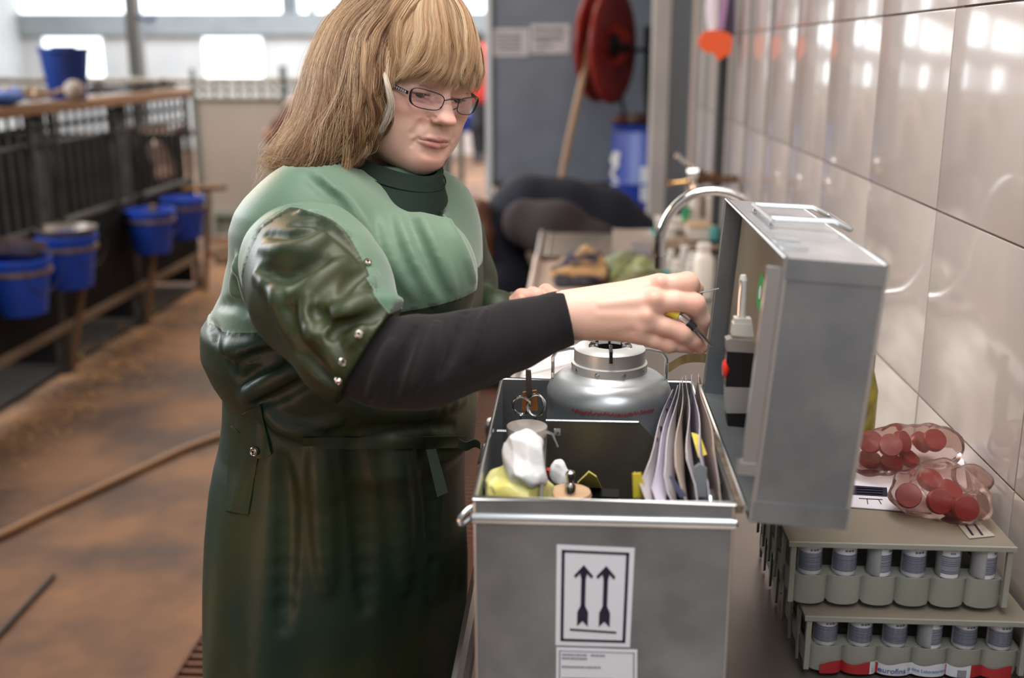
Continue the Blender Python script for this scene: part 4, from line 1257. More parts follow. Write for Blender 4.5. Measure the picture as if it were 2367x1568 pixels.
# scissors
sc = empty('scissors', Z_(1220, 940, ZR + .004), 'steel scissors with finger rings standing up in the left of the box', 'scissors')
for s, cx in ((-1, 1205), (1, 1239)):
    mb = MB(); c = PY(cx, 938, 1.245)
    ring = [c + Vector((math.cos(a) * .0105, .004 * s * math.sin(a), math.sin(a) * .0125)) for a in np.linspace(0, 2 * math.pi, 22, endpoint=False)]
    mb.tube(ring, .0017, 8, closed=True); mb.tube([c - Vector((0, 0, .012)), c - Vector((s * .006, 0, .04)), c - Vector((s * .010, 0, .10))], .0022, 8)
    obj('finger_ring', mb, m_steel, sc)
mb = MB(); mb.prism([PY(1215, 856, 1.30), PY(1227, 858, 1.30), PY(1231, 918, 1.30), PY(1216, 918, 1.30)], (0, 0, 0), (0, .005, 0)); tag(obj('knife', mb, mat('knife_grey', (.10, .09, .085), .4, .5)), 'dark upright knife blade behind the scissors in the box', 'knife')
mb = MB(); mb.prism([PY(1208, 908, 1.305), PY(1240, 903, 1.305), PY(1243, 950, 1.305), PY(1206, 950, 1.305)], (0, 0, 0), (0, .004, 0)); tag(obj('leather_sheath', mb, mat('sheath_orange', (.32, .12, .03), .6)), 'small orange brown leather piece behind the scissor rings', 'sheath')
# round tin with wing clip
tin_c = Z_(1218, 985, ZR + .004)
tin = empty('lidded_tin', tin_c, 'round steel tin with clip lid in the left compartment of the box', 'tin')
Rr = 47 * ((tin_c - CAM).dot(CF)) / FPX
mb = MB(); mb.lathe([(Rr * .95, -.05), (Rr * .95, -.014), (Rr, -.012), (Rr * 1.02, -.006), (Rr, 0), (Rr * .8, .0014), (.001, .0018)], tuple(tin_c), 40); obj('tin_body', mb, mat('tin_steel', (.74, .68, .63), .42, .35), tin)
mb = MB(); p = tin_c + Vector((Rr, -.004, -.006)); mb.tube([p, p + Vector((.008, -.004, -.002)), p + Vector((.014, -.005, .003))], .0025, 8); mb.tube([p + Vector((.006, -.004, 0)), p + Vector((.013, -.012, -.014))], .0014, 6); mb.box(p + Vector((.012, -.004, .002)), (.008, .004, .008), bev=.001); obj('clip', mb, m_bead, tin)
# crumpled white plastic bag and yellow bag
def crumple(name, pts_px, zt, zb, m, label, cat, seed, par=None, k=.016, noise_amp=.0022):
    """pts_px: (x, y, z, r) blobs"""
    cs = [(PZ(x, y, z), r) for x, y, z, r in pts_px]
    lo = np.min([[c.x - r, c.y - r, c.z - r] for c, r in cs], 0) - .02; hi = np.max([[c.x + r, c.y + r, c.z + r] for c, r in cs], 0) + .02
    F = Field(lo, hi, .0022)
    for c, r in cs: F.ell(tuple(c), (r, r * .9, r), k)
    rs = np.random.RandomState(seed)
    X, Y, Z = F.ax[0][:, None, None], F.ax[1][None, :, None], F.ax[2][None, None, :]
    for _ in range(7):   # facets like stiff film
        n = rs.normal(size=3); n /= np.linalg.norm(n); kf = rs.uniform(60, 170); ph = rs.rand() * 6
        w = np.abs(((X * n[0] + Y * n[1] + Z * n[2]) * kf + ph) % 2 - 1)
        F.D = (F.D + (w - .5) * noise_amp * .6).astype(np.float32)
    F.D = np.maximum(F.D, zb - Z).astype(np.float32)
    V, Q = F.mesh(); c = cs[0][0]
    return tag(np_obj(name, V, Q, m, off=(c.x, c.y, zb)), label, cat)


m_film = mat('bag_white', (.80, .82, .84), .35, bump=.4, bscale=60, bdist=.003)
m_yfilm = mat('bag_yellow', (.66, .60, .16), .4, bump=.4, bscale=60, bdist=.003, col2=(.60, .60, .30), nscale=20)
def facet_bag(name, c, r, z0, m, label, cat, seed, nf=26, cut=.86, tilt=0.0):
    """stiff crumpled film: an ellipsoid cut by many flat facets"""
    r = np.array(r); lo, hi = np.array(c) - r - .01, np.array(c) + r + .01
    F = Field(lo, hi, .0018); F.ell(c, r)
    rs = np.random.RandomState(seed)
    X, Y, Z = F.ax[0][:, None, None] - c[0], F.ax[1][None, :, None] - c[1], F.ax[2][None, None, :] - c[2]
    for _ in range(nf):
        n = rs.normal(size=3); n /= np.linalg.norm(n)
        h = np.linalg.norm(n * r) * rs.uniform(cut - .16, cut + .08)
        F.D = np.maximum(F.D, (X * n[0] + Y * n[1] + Z * n[2] - h)).astype(np.float32)
    for _ in range(5):
        n = rs.normal(size=3); n /= np.linalg.norm(n); kf = rs.uniform(40, 90); ph = rs.rand() * 6
        F.D = (F.D + (np.abs(((X * n[0] + Y * n[1] + Z * n[2]) * kf + ph) % 2 - 1) - .5) * .0022).astype(np.float32)
    F.D = np.maximum(F.D, z0 - c[2] - Z).astype(np.float32)
    V, Q = F.mesh()
    return tag(np_obj(name, V, Q, m, off=(c[0], c[1], z0)), label, cat)


cy = PZ(1190, 1122, 1.125)
facet_bag('yellow_bag', tuple(cy + Vector((0, .012, -.012))), (.043, .044, .038), ZB + .20, m_yfilm, 'crumpled pale yellow bag in the near left corner of the box', 'bag', 3)
cw = PZ(1208, 1070, 1.150)
facet_bag('white_bag', tuple(cw + Vector((0, 0, -.004))), (.0265, .024, .042), ZB + .22, m_film, 'crumpled translucent white plastic bag standing up from the yellow bag', 'bag', 14)
# middle compartment things
cw = PZ(1290, 1098, 1.108)
facet_bag('white_pouch', tuple(cw), (.0105, .010, .020), ZB + .20, m_film, 'small white pouch with red corner in the front middle of the box', 'pouch', 5, 14)
mb = MB(); mb.tube([PZ(1268, 1085, 1.10), PZ(1266, 1100, 1.09)], .003, 6); tag(obj('red_tip', mb, mat('button_red', (.70, .03, .015), .35)), 'small red tip beside the white pouch', 'cap')
mb = MB(); mb.prism([PZ(1335, 1118, 1.09), PZ(1362, 1092, 1.12), PZ(1380, 1104, 1.115), PZ(1392, 1130, 1.095)], (0, 0, 0), (0, .03, -.01)); tag(obj('yellow_card', mb, mat('card_yellow', (.62, .54, .14), .6)), 'folded yellow card standing in the middle compartment', 'card')
mb = MB(); c = PZ(1318, 1140, 1.110)
mb.lathe([(.001, -.006), (.020, -.006), (.0235, -.002), (.022, .002), (.010, .004), (.001, .005)], tuple(c), 28, M=None); tag(obj('cork_disc', mb, mat('cork', (.50, .33, .20), .7, col2=(.42, .27, .16), nscale=60)), 'tan cork disc just behind the front panel of the box', 'disc')
mb = MB(); c2_ = PZ(1318, 1132, 1.118); mb.lathe([(.006, -.004), (.006, .004), (.0035, .008), (.0045, .013), (.0055, .016), (.0045, .020), (.001, .022)], tuple(c2_), 20); tag(obj('steel_stopper', mb, m_steel), 'shiny steel knob standing on the tan cork disc', 'knob')
mb = MB(); c = PZ(1640, 1146, 1.120); mb.lathe([(.013, -.012), (.014, -.002), (.010, .004), (.001, .007)], tuple(c), 22); tag(obj('steel_ball', mb, m_steel), 'small round steel cap in the near right corner of the box', 'cap')
mb = MB(); mb.prism([PZ(1345, 1145, 1.085), PZ(1430, 1150, 1.085), PZ(1432, 1132, 1.085), PZ(1350, 1126, 1.085)], (0, 0, -.01), (0, 0, 0)); tag(obj('black_case', mb, m_black), 'flat black case lying deep in the middle of the box', 'case')
mb = MB(); mb.prism([PY(1462, 1096, 1.03), PY(1482, 1094, 1.03), PY(1498, 1152, 1.03), PY(1464, 1152, 1.03)], (0, 0, 0), (0, .002, 0)); tag(obj('yellow_folder', mb, mat('folder_yellow', (.60, .50, .04), .5)), 'bright yellow folder edge left of the plastic sleeves', 'folder')

# document sleeves fanned in the right of the box
m_sleeve = mat('plastic_sleeve', (.60, .56, .60), .30, bump=.1, bscale=20, col2=(.52, .47, .50), nscale=14, stretch=(4, .6, .6))
m_sleeve2 = mat('plastic_sleeve_lilac', (.58, .54, .66), .30)
m_sleeve3 = mat('sleeve_tan', (.50, .42, .36), .4)
m_hole = mat('hole_black', (.01, .01, .012), .7)
sl = [  # near-top px, far-top px, near-bottom px, label, material
    ((1478, 1118), (1552, 900), (1500, 1150), 'punched plastic sleeve fanned furthest left in the box', m_sleeve),
    ((1502, 1128), (1562, 890), (1532, 1154), 'cloudy plastic sleeve just right of the punched one', m_sleeve2),
    ((1530, 1100), (1570, 878), (1560, 1154), 'second cloudy sleeve right of the punched one', m_sleeve),
    ((1560, 1080), (1578, 872), (1590, 1155), 'tan tinted sleeve in the middle of the fan', m_sleeve3),
    ((1590, 1062), (1588, 868), (1616, 1155), 'white sleeve holding a small yellow note', m_sleeve),
    ((1620, 1050), (1600, 866), (1644, 1156), 'lilac sleeve near the right side of the box', m_sleeve2),
    ((1650, 1040), (1612, 864), (1668, 1156), 'sleeve pressed against the right side of the box', m_sleeve3),
]
for i, (nt, ft, nb, lb, m) in enumerate(sl):
    e = empty('document_sleeve', PY(nb[0], nb[1], 1.02), lb, 'sleeve', 'plastic sleeves fanned in the metal box')
    a = PY(nt[0], nt[1], 1.03 + .004 * i); b = PY(ft[0], ft[1], 1.30); c = PY(nb[0], nb[1] + 25, 1.00 + .004 * i)
    bot = Vector((b.x - .004, b.y, ZB + .06)); cb = Vector((c.x + .004, c.y + .012, ZB + .06))
    G = []
    for t in np.linspace(0, 1, 10):
        t = float(t); p0 = a.lerp(b, t); wv = .0022 * math.sin(t * 7 + i)
        p1 = c.lerp(Vector((b.x - .002, b.y, b.z - .05)), t); p2 = cb.lerp(bot, t)
        G.append([p0 + Vector((wv, 0, 0)), p0.lerp(p1, .5) + Vector((-wv * .6, 0, 0)), p1 + Vector((wv * .5, 0, 0)), p2])
    mb = MB(); mb.sheet(G, .0009); obj('film', mb, m, e)
    if i == 0:
        hm = MB()
        for t, r in [(.13, .0018), (.22, .0024), (.36, .0016), (.46, .0030), (.58, .0036), (.80, .0020), (.93, .0014)]:
            p = a.lerp(b, t) + Vector((.0020, -.0016, -.006)); n = 12
            q = (CAM - p).normalized().to_track_quat('Z', 'Y').to_matrix()
            q = Vector((-.75, -.5, .42)).normalized().to_track_quat('Z', 'Y').to_matrix()
            hm.add([p + q @ Vector((r * math.cos(6.2832 * k / n), r * 1.1 * math.sin(6.2832 * k / n), .0016)) for k in range(n)], [tuple(range(n))])
        o = obj('punched_holes', hm, m_hole, e); o['kind'] = 'stuff'
mb = MB(); mb.prism([PY(1598, 1000, 1.12), PY(1618, 1006, 1.12), PY(1634, 1050, 1.10), PY(1614, 1058, 1.09)], (0, -.001, 0), (0, 0, 0)); tag(obj('yellow_note', mb, mat('note_yellow', (.62, .50, .08), .6)), 'small yellow note among the plastic sleeves', 'note')
mb = MB(); mb.prism([PY(1605, 1082, 1.035), PY(1618, 1072, 1.035), PY(1634, 1084, 1.035), PY(1634, 1148, 1.035), PY(1604, 1150, 1.035)], (0, 0, 0), (0, .003, 0)); tag(obj('grey_tag', mb, mat('tag_grey', (.22, .24, .26), .5)), 'round topped grey tag in front of the plastic sleeves', 'tag')
mb = MB(); mb.prism([PY(1546, 1102, 1.015), PY(1551, 1100, 1.015), PY(1588, 1148, 1.01), PY(1572, 1152, 1.01)], (0, 0, 0), (0, .003, 0)); tag(obj('blue_grey_pen', mb, mat('pen_navy', (.07, .08, .14), .4)), 'dark blue grey pen leaning at the front of the sleeves', 'pen')
# thin black dotted edge of a ring binder strip along the right rim
mb = MB(); mb.prism([PZ(1612, 872, ZR - .004), PZ(1618, 872, ZR - .004), PZ(1672, 1120, ZR - .008), PZ(1664, 1120, ZR - .008)], (0, 0, -.01), (0, 0, 0)); tag(obj('binder_strip', mb, mat('strip_black', (.03, .026, .024), .5)), 'long black perforated strip along the right rim of the box', 'strip')

# paper stack and things outside the box, left
mb = MB(); z = 1.0; a = PZ(1150, 880, ZR - .03)
mb.b2((XL + .03, 2.15, ZC + .002), (XL + .14, 2.62, ZC + .036)); tag(obj('paper_stack', mb, mat('paper_bright', (.72, .70, .70), .6, col2=(.5, .48, .47), nscale=90, stretch=(.1, .1, 4)), ), 'low stack of white papers on the counter edge past the metal box', 'paper')
mb = MB(); c = PX(1142, 985, XL - .012); mb.tube([c + Vector((.03, 0, 0)), c], .010, 10); mb.lathe([(.002, -.028), (.016, -.022), (.019, -.006), (.014, .006), (.002, .008)], tuple(c), 20)
obj('drain_knob', mb, m_black, sink)
mb = MB(); mb.lathe([(.012, .004), (.0125, .012), (.009, .014), (.001, .0145)], tuple(c), 18); obj('knob_cap', mb, m_steel, sink)
# papers behind the box
mb = MB(); mb.sheet([[PZ(1245, 842, ZC + .20), PZ(1310, 800, ZC + .21), PZ(1400, 790, ZC + .21)], [PZ(1200, 870, ZC + .19), PZ(1320, 840, ZC + .20), PZ(1420, 835, ZC + .20)]], .002)
tag(obj('paper_sheet', mb, mat('paper_bright2', (.70, .68, .68), .6)), 'white paper sheet lying behind the flask', 'paper')
mb = MB(); mb.b2((BX0 + .02, BY1 + .03, ZC + .001), (BX1 - .02, BY1 + .30, ZC + .185)); tag(obj('cardboard_carton', mb, mat('carton', (.42, .32, .25), .7, col2=(.38, .28, .21), nscale=5)), 'tan carton under the papers behind the metal box', 'carton')
# ------------------------------------------------------------------ far end of the counter
m_tray = mat('tray_tan', (.47, .36, .29), .55, col2=(.42, .31, .25), nscale=5)
a, b, c = PZ(1205, 690, ZC + .02), PZ(1243, 597, ZC + .02), PZ(1500, 600, ZC + .02)
ty0, ty1, tx0, tx1 = a.y, b.y, XL + .012, PZ(1500, 640, ZC + .02).x
tray = empty('shallow_tray', ((tx0 + tx1) / 2, (ty0 + ty1) / 2, ZC), 'large shallow tan tray under the gloves at the far end of the counter', 'tray')
mb = MB(); mb.b2((tx0, ty0, ZC + .001), (tx1, ty1, ZC + .012)); obj('tray_base', mb, m_tray, tray)
mb = MB()
mb.tube([(tx0, ty0, ZC + .02), (tx1, ty0, ZC + .02), (tx1, ty1, ZC + .02), (tx0, ty1, ZC + .02)], .014, 8, closed=True); obj('tray_rim', mb, m_tray, tray)
mb = MB(); mb.box((tx0 - .03, ty0 + .06, ZC - .005), (.07, .18, .01)); tag(obj('tan_board', mb, m_tray), 'small tan board end sticking out left of the tray', 'board')

# gloves
def blob_glove(name, parts, m, label, seed, z0, h=.005, amp=.008):
    cs = [[tuple(PZ(x, y, z)) for x, y, z in ch[0]] for ch in parts]
    allp = np.array([p for c in cs for p in c]); lo, hi = allp.min(0) - .09, allp.max(0) + .09
    F = Field(lo, hi, h)
    for (chp, rs, k), c in zip([(p[0], p[1], p[2]) for p in parts], cs): F.chain(c, rs, k)
    X, Y, Z = F.ax[0][:, None, None], F.ax[1][None, :, None], F.ax[2][None, None, :]
    r = np.random.RandomState(seed)
    for _ in range(6):
        n = r.normal(size=3) * r.uniform(40, 90); ph = r.rand() * 6
        F.D = (F.D + np.sin(X * n[0] + Y * n[1] + Z * n[2] + ph) * amp * .3).astype(np.float32)
    F.D = np.maximum(F.D, z0 - Z).astype(np.float32)
    V, Q = F.mesh(); return tag(np_obj(name, V, Q, m, off=cs[0][0]), label, 'glove')


zt0 = ZC + .013
m_gl1 = mat('glove_navy_tan', (.020, .022, .045), .85, col2=(.48, .29, .13), nscale=13, contrast=.25, stretch=(.5, 1, 2.0))
m_gl2 = mat('glove_dark', (.016, .018, .024), .85, col2=(.04, .04, .05), nscale=16)
m_gl3 = mat('glove_green', (.20, .23, .08), .85, col2=(.34, .37, .24), nscale=22, contrast=.5, bump=.5, bscale=120)
m_gl3b = mat('glove_green_blue', (.12, .15, .13), .85, col2=(.32, .34, .12), nscale=20, contrast=.5, bump=.5, bscale=120)
blob_glove('work_glove', [([(1290, 628, .90), (1340, 622, .91), (1385, 632, .90)], [.03, .048, .030], .04), ([(1330, 605, .93), (1360, 600, .94), (1382, 606, .93)], [.026, .034, .024], .03), ([(1302, 606, .92), (1318, 600, .93)], [.020, .02], .02)],
           m_gl1, 'navy and tan work glove on top of the dark glove on the tray', 2, .875)
blob_glove('work_glove', [([(1295, 652, .875), (1345, 650, .875), (1400, 640, .875), (1432, 632, .875)], [.022, .035, .028, .018], .03)], m_gl2, 'dark flat work glove underneath the navy and tan glove', 6, zt0)
blob_glove('work_glove', [([(1410, 640, .875), (1430, 618, .90), (1455, 612, .90)], [.030, .042, .040], .03), ([(1440, 600, .93), (1458, 606, .92)], [.026, .026], .02), ([(1398, 622, .89), (1408, 608, .90)], [.015, .014], .01)], m_gl3b, 'green work glove with blue patches, left one of the two green gloves', 4, zt0)
blob_glove('work_glove', [([(1450, 650, .87), (1480, 636, .885), (1510, 632, .88)], [.030, .046, .036], .03), ([(1478, 618, .92), (1500, 622, .91)], [.030, .022], .02), ([(1440, 648, .87), (1425, 655, .87)], [.018, .014], .02)], m_gl3, 'yellow green work glove on the right, closest to the tap', 5, zt0)

# clear bin with label, small boxes, bottles
m_clear = mat('clear_plastic', (.66, .58, .52), .25, alpha=.55)
m_box = mat('white_carton', (.66, .60, .55), .6)
yb_ = 3.95
bin_ = empty('clear_bin', PY(1460, 598, yb_), 'clear plastic bin with a printed card behind the green gloves', 'bin')
a, b = PY(1420, 598, yb_), PY(1510, 548, yb_)
mb = MB(); mb.prism([(a.x, yb_, a.z), (b.x, yb_, a.z), (b.x, yb_, b.z), (a.x, yb_, b.z)], (0, 0, 0), (0, .003, 0))
mb.b2((a.x, yb_, a.z - .002), (b.x, yb_ + .16, a.z + .002)); mb.b2((a.x, yb_, a.z), (a.x + .003, yb_ + .16, b.z)); mb.b2((b.x - .003, yb_, a.z), (b.x, yb_ + .16, b.z)); mb.b2((a.x, yb_ + .157, a.z), (b.x, yb_ + .16, b.z)); obj('bin_wall', mb, m_clear, bin_)
mb = MB(); mb.tube([(a.x, yb_, b.z), (b.x, yb_, b.z), (b.x, yb_ + .16, b.z), (a.x, yb_ + .16, b.z)], .004, 6, closed=True); obj('bin_rim', mb, m_clear, bin_)
p, q = PY(1460, 588, yb_ - .003), PY(1506, 560, yb_ - .003); mb = MB(); mb.b2((p.x, yb_ - .003, p.z), (q.x, yb_ - .001, q.z)); obj('printed_card', mb, mat('card_grey', (.30, .28, .30), .6, col2=(.45, .42, .42), nscale=60), bin_)
mb = MB(); mb.b2((a.x + .02, yb_ + .01, ZC + .001), (b.x - .01, yb_ + .15, a.z - .004)); tag(obj('carton_riser', mb, m_box), 'pale carton carrying the clear bin', 'carton')


def small_box(x0, y0, x1, y1, Y, dp, label, m=m_box, lidm=None, name='carton'):
    a, b = PY(x0, y1, Y), PY(x1, y0, Y); mb = MB()
    mb.box(((a.x + b.x) / 2, Y + dp / 2, (a.z + b.z) / 2), (b.x - a.x, dp, b.z - a.z), bev=.004)
    e = empty(name, ((a.x + b.x) / 2, Y + dp / 2, a.z), label, 'box'); obj('box_body', mb, m, e)
    mb = MB(); mb.box(((a.x + b.x) / 2, Y + dp / 2, b.z + .004), (b.x - a.x + .006, dp + .006, .010), bev=.002); obj('lid', mb, lidm or m, e)
    return e


m_teal = mat('teal_plastic', (.08, .33, .33), .4)
m_tan2 = mat('tan_rim', (.50, .34, .20), .6)
sh = PY(1600, 556, 4.1)
mb = MB(); mb.b2((PY(1500, 556, 4.0).x, 3.98, sh.z - .012), (XW - .01, 4.30, sh.z)); o = obj('glass_shelf', mb, mat('shelf_tan', (.40, .30, .22), .5)); tag(o, 'narrow tan shelf board carrying white boxes at the counter end', 'shelf')
for x in (PY(1520, 556, 4.0).x, XW - .04):
    mb = MB(); mb.b2((x - .01, 4.10, ZC), (x + .01, 4.16, sh.z - .012)); tag(obj('shelf_foot', mb, m_tan2), ('left' if x < .4 else 'right') + ' foot under the tan shelf board', 'foot')
small_box(1540, 532, 1561, 555, 4.02, .08, 'small square white carton on the tan shelf', m_box)
small_box(1591, 528, 1654, 556, 4.02, .12, 'rounded white box with tan lid on the tan shelf', m_box, m_tan2)
small_box(1518, 514, 1590, 532, 4.20, .10, 'long low white box with green mark behind the shelf', m_box)
small_box(1588, 510, 1660, 528, 4.22, .08, 'long pale box furthest back beside the dark conduit', m_box)
mb = MB(); p = PY(1650, 540, 4.0); mb.box(tuple(p), (.03, .04, .05), bev=.008); tag(obj('teal_clip', mb, m_teal), 'teal plastic piece at the right end of the rounded box', 'clip')
mb = MB(); mb.tube([PY(1506, 532, 4.05), PY(1520, 556, 4.0)], .008, 8); tag(obj('teal_clip', mb, m_teal), 'pale teal strip leaning left of the square white carton', 'strip')
mb = MB(); mb.tube([PY(1583, 510, 4.2), PY(1590, 480, 4.2)], .013, 8); tag(obj('green_bottle', mb, mat('green_pl', (.01, .28, .09), .4)), 'green stick standing behind the white boxes', 'bottle')
for x, y0, y1, lb in [(1606, 450, 515, 'white tube standing left of the brown one behind the boxes'), (1642, 452, 515, 'white tube standing nearest the dark conduit')]:
    mb = MB(); mb.tube([PY(x, y1, 4.22), PY(x + 2, y0, 4.22)], .022, 12); tag(obj('white_tube', mb, m_box), lb, 'tube')
mb = MB(); mb.tube([PY(1622, 515, 4.24), PY(1622, 450, 4.24)], .012, 10); tag(obj('brown_tube', mb, mat('tube_brown', (.16, .11, .07), .5)), 'brown pipe between the two white tubes', 'pipe')

m_glass = mat('vial_glass', (.80, .76, .72), .06, alpha=.42, spec=.8)
m_milky = mat('milky_jar', (.72, .66, .58), .35)
def jar(x, y, w, h, Y, label, m=m_glass, lidm=None):
    d = (PY(x, y, Y) - CAM).dot(CF) / FPX; c = PY(x, y, Y); r = w * d / 2; hh = h * d / .93
    e = empty('jar', tuple(c), label, 'jar', 'little jars at the sink'); mb = MB()
    mb.lathe([(r * .9, 0), (r, .003), (r, hh * .72), (r * .75, hh * .82), (r * .62, hh * .86), (r * .62, hh * .9)], tuple(c), 20); obj('glass_body', mb, m, e)
    mb = MB(); mb.lathe([(r * .70, hh * .88), (r * .72, hh), (r * .6, hh * 1.02)], tuple(c), 20); obj('lid', mb, lidm or m_box, e)
jz = ZC + .002
YJ = PZ(1570, 668, jz).y
for x, yb, w, h, dy, lb, m in [(1548, 645, 26, 62, .35, 'clear jar nearest the curved spout', m_glass), (1580, 640, 26, 66, .45, 'clear jar in the back, second from the spout', m_glass), (1600, 650, 27, 62, .20, 'clear jar in the middle of the group', m_glass),
                               (1562, 665, 28, 58, .05, 'front clear jar left of the hand', m_glass), (1594, 668, 27, 54, .02, 'front clear jar right behind the knuckles', m_glass)]:
    zz = jz; base = PZ(x, yb, zz); jar(x, yb, w, h, base.y, lb, m)
b_ = PZ(1622, 690, jz); jar(1622, 690, 46, 118, b_.y, 'tall milky white jar beside the open lid', m_milky)
mb = MB(); c = PZ(1540, 628, ZC + .04); mb.lathe([(.012, -.038), (.014, 0), (.010, .006)], tuple(c), 18); tag(obj('teal_pot', mb, m_teal), 'pale teal little pot by the foot of the spout', 'pot')

# ------------------------------------------------------------------ curved spout and mixer tap
YS = 2.02
m_chrome = mat('chrome', (.66, .66, .66), .10, 1.0)
spout = empty('curved_tap', (XW - .01, YS, 1.2), 'tall curved chrome spout arching over the sink from the tiled wall', 'tap')
pts = [PY(x, y, YS) for x, y in [(1526, 600), (1525, 570), (1530, 535), (1545, 500), (1570, 470), (1602, 449), (1640, 441), (1680, 445), (1715, 460), (1745, 484), (1765, 520)]]
pts += [pts[-1] + Vector((.02, .0, -.06)), Vector((XW - .10, YS, pts[-1].z - .12)), Vector((XW - .01, YS, pts[-1].z - .13))]
mb = MB(); mb.tube([tuple(p) for p in resample(pts, 60)], .0092, 16); obj('pipe', mb, m_chrome, spout)
mb = MB(); p = PY(1527, 606, YS); mb.tube([p + Vector((0, 0, .012)), p - Vector((0, 0, .012))], .0108, 16); obj('nozzle', mb, m_chrome, spout)
mb = MB(); mb.lathe([(.028, 0), (.028, .006), (.012, .012)], (0, 0, 0), 20, M=Matrix.Translation((XW - .004, YS, pts[-1].z)) @ Matrix.Rotation(-math.pi / 2, 4, 'Y')); obj('wall_flange', mb, m_chrome, spout)
YM = 3.6
mix = empty('mixer_tap', (XW, YM, 1.3), 'chrome lever tap with brass fittings on the wall above the far boxes', 'tap')
mb = MB(); mb.tube([PY(1563, 359, YM), PY(1592, 382, YM)], [.007, .008], 10); mb.lathe([(.001, -.01), (.011, -.006), (.011, .006), (.001, .01)], (0, 0, 0), 12, M=Matrix.Translation(PY(1563, 359, YM))); obj('lever', mb, m_chrome, mix)
mb = MB()
mb.tube([PY(1588, 400, YM), PY(1612, 398, YM)], .024, 16); mb.tube([PY(1600, 380, YM), PY(1600, 428, YM)], .020, 16); obj('valve_body', mb, m_chrome, mix)
mb = MB(); mb.tube([PY(1545, 423, YM), PY(1575, 421, YM), PY(1598, 418, YM)], [.006, .008, .010], 12); mb.lathe([(.001, -.010), (.012, -.007), (.012, .007), (.001, .010)], (0, 0, 0), 12, M=Matrix.Translation(PY(1548, 423, YM))); obj('brass_outlet', mb, mat('brass', (.60, .38, .16), .25, 1.0), mix)
mb = MB(); mb.tube([PY(1606, 420, YM), PY(1640, 415, YM + .02), (XW - .01, YM + .02, PY(1640, 415, YM).z)], .013, 12); mb.tube([PY(1618, 395, YM), PY(1624, 425, YM)], .016, 12); obj('inlet_pipe', mb, mat('dark_bronze', (.12, .07, .04), .35, .8), mix)
mb = MB(); mb.lathe([(.012, -.008), (.022, -.004), (.022, .004), (.012, .008)], (0, 0, 0), 16, M=Matrix.Translation(PY(1645, 410, YM)) @ Matrix.Rotation(math.pi / 2, 4, 'X')); obj('valve_wheel', mb, mat('dark_bronze', (.12, .07, .04), .35, .8), mix)
mb = MB(); mb.tube([PY(1603, 428, YM), PY(1603, 460, YM)], .010, 10); obj('drop_pipe', mb, m_chrome, mix)
# ------------------------------------------------------------------ vial racks by the wall
m_rack = mat('rack_plastic', (.30, .31, .27), .5, col2=(.25, .26, .225), nscale=7)
m_racktop = mat('rack_dusty', (.20, .17, .13), .65, col2=(.165, .14, .11), nscale=9)
m_vial = mat('vial_white', (.62, .65, .70), .35)
m_vcl = mat('vial_clear', (.34, .36, .38), .25)
m_stripe = mat('vial_print', (.085, .095, .15), .5)
m_vt = mat('vial_text', (.10, .11, .16), .5)


def text_mesh(body, size, m, ext=.0002):
    cu = bpy.data.curves.new('lettering', 'FONT'); cu.body = body; cu.size = size; cu.extrude = ext; cu.resolution_u = 3
    o = bpy.data.objects.new('lettering', cu); COL.objects.link(o)
    dg = bpy.context.evaluated_depsgraph_get(); me = bpy.data.meshes.new_from_object(o.evaluated_get(dg))
    bpy.data.objects.remove(o); bpy.data.curves.remove(cu)
    v = [tuple(p.co) for p in me.vertices]; f = [tuple(p.vertices) for p in me.polygons]
    bpy.data.meshes.remove(me)
    return v, f


rack_n = 0


def vial(loc, kind, rz, par_label):
    """kind: full label or half label turned"""
    e = empty('sample_vial', loc, par_label, 'vial', 'white sample vials with striped labels in the racks', rz=rz)
    R, Hh = .0150, .0470
    mb = MB(); mb.lathe([(R * .9, 0), (R, .003), (R, Hh), (R * .9, Hh + .001)], (0, 0, 0), 24, 0)
    obj('vial_body', mb, m_vial if kind == 2 else m_vcl, e, local=True)
    mb = MB()
    span = 2.6 if kind == 2 else 1.5
    a0 = -math.pi / 2 - span / 2 + (0 if kind == 2 else .8)
    z = .0085; rs = random.Random(int(loc[0] * 1e4))
    if kind != 2:
        mb.sheet([[(math.cos(a0 + span * t) * (R + .0004), math.sin(a0 + span * t) * (R + .0004), zz) for zz in (.002, .0455)] for t in np.linspace(0, 1, 7)], 0, 1)
    while z < .0355:
        w = rs.choice([.0012, .0016, .0022]); r1 = R + .0007
        mb.sheet([[(math.cos(a0 + span * t) * r1, math.sin(a0 + span * t) * r1, zz) for zz in (z, z + w)] for t in np.linspace(0, 1, 7)], 0, 0)
        z += w + .0008
    for k in range(3):
        t0 = .42 + k * .10; mb.sheet([[(math.cos(a0 + span * t) * (R + .0007), math.sin(a0 + span * t) * (R + .0007), zz) for zz in (.0400, .0430)] for t in (t0, t0 + .07)], 0, 0)
    obj('striped_label', mb, [m_stripe, m_vial], e, local=True)
    return e


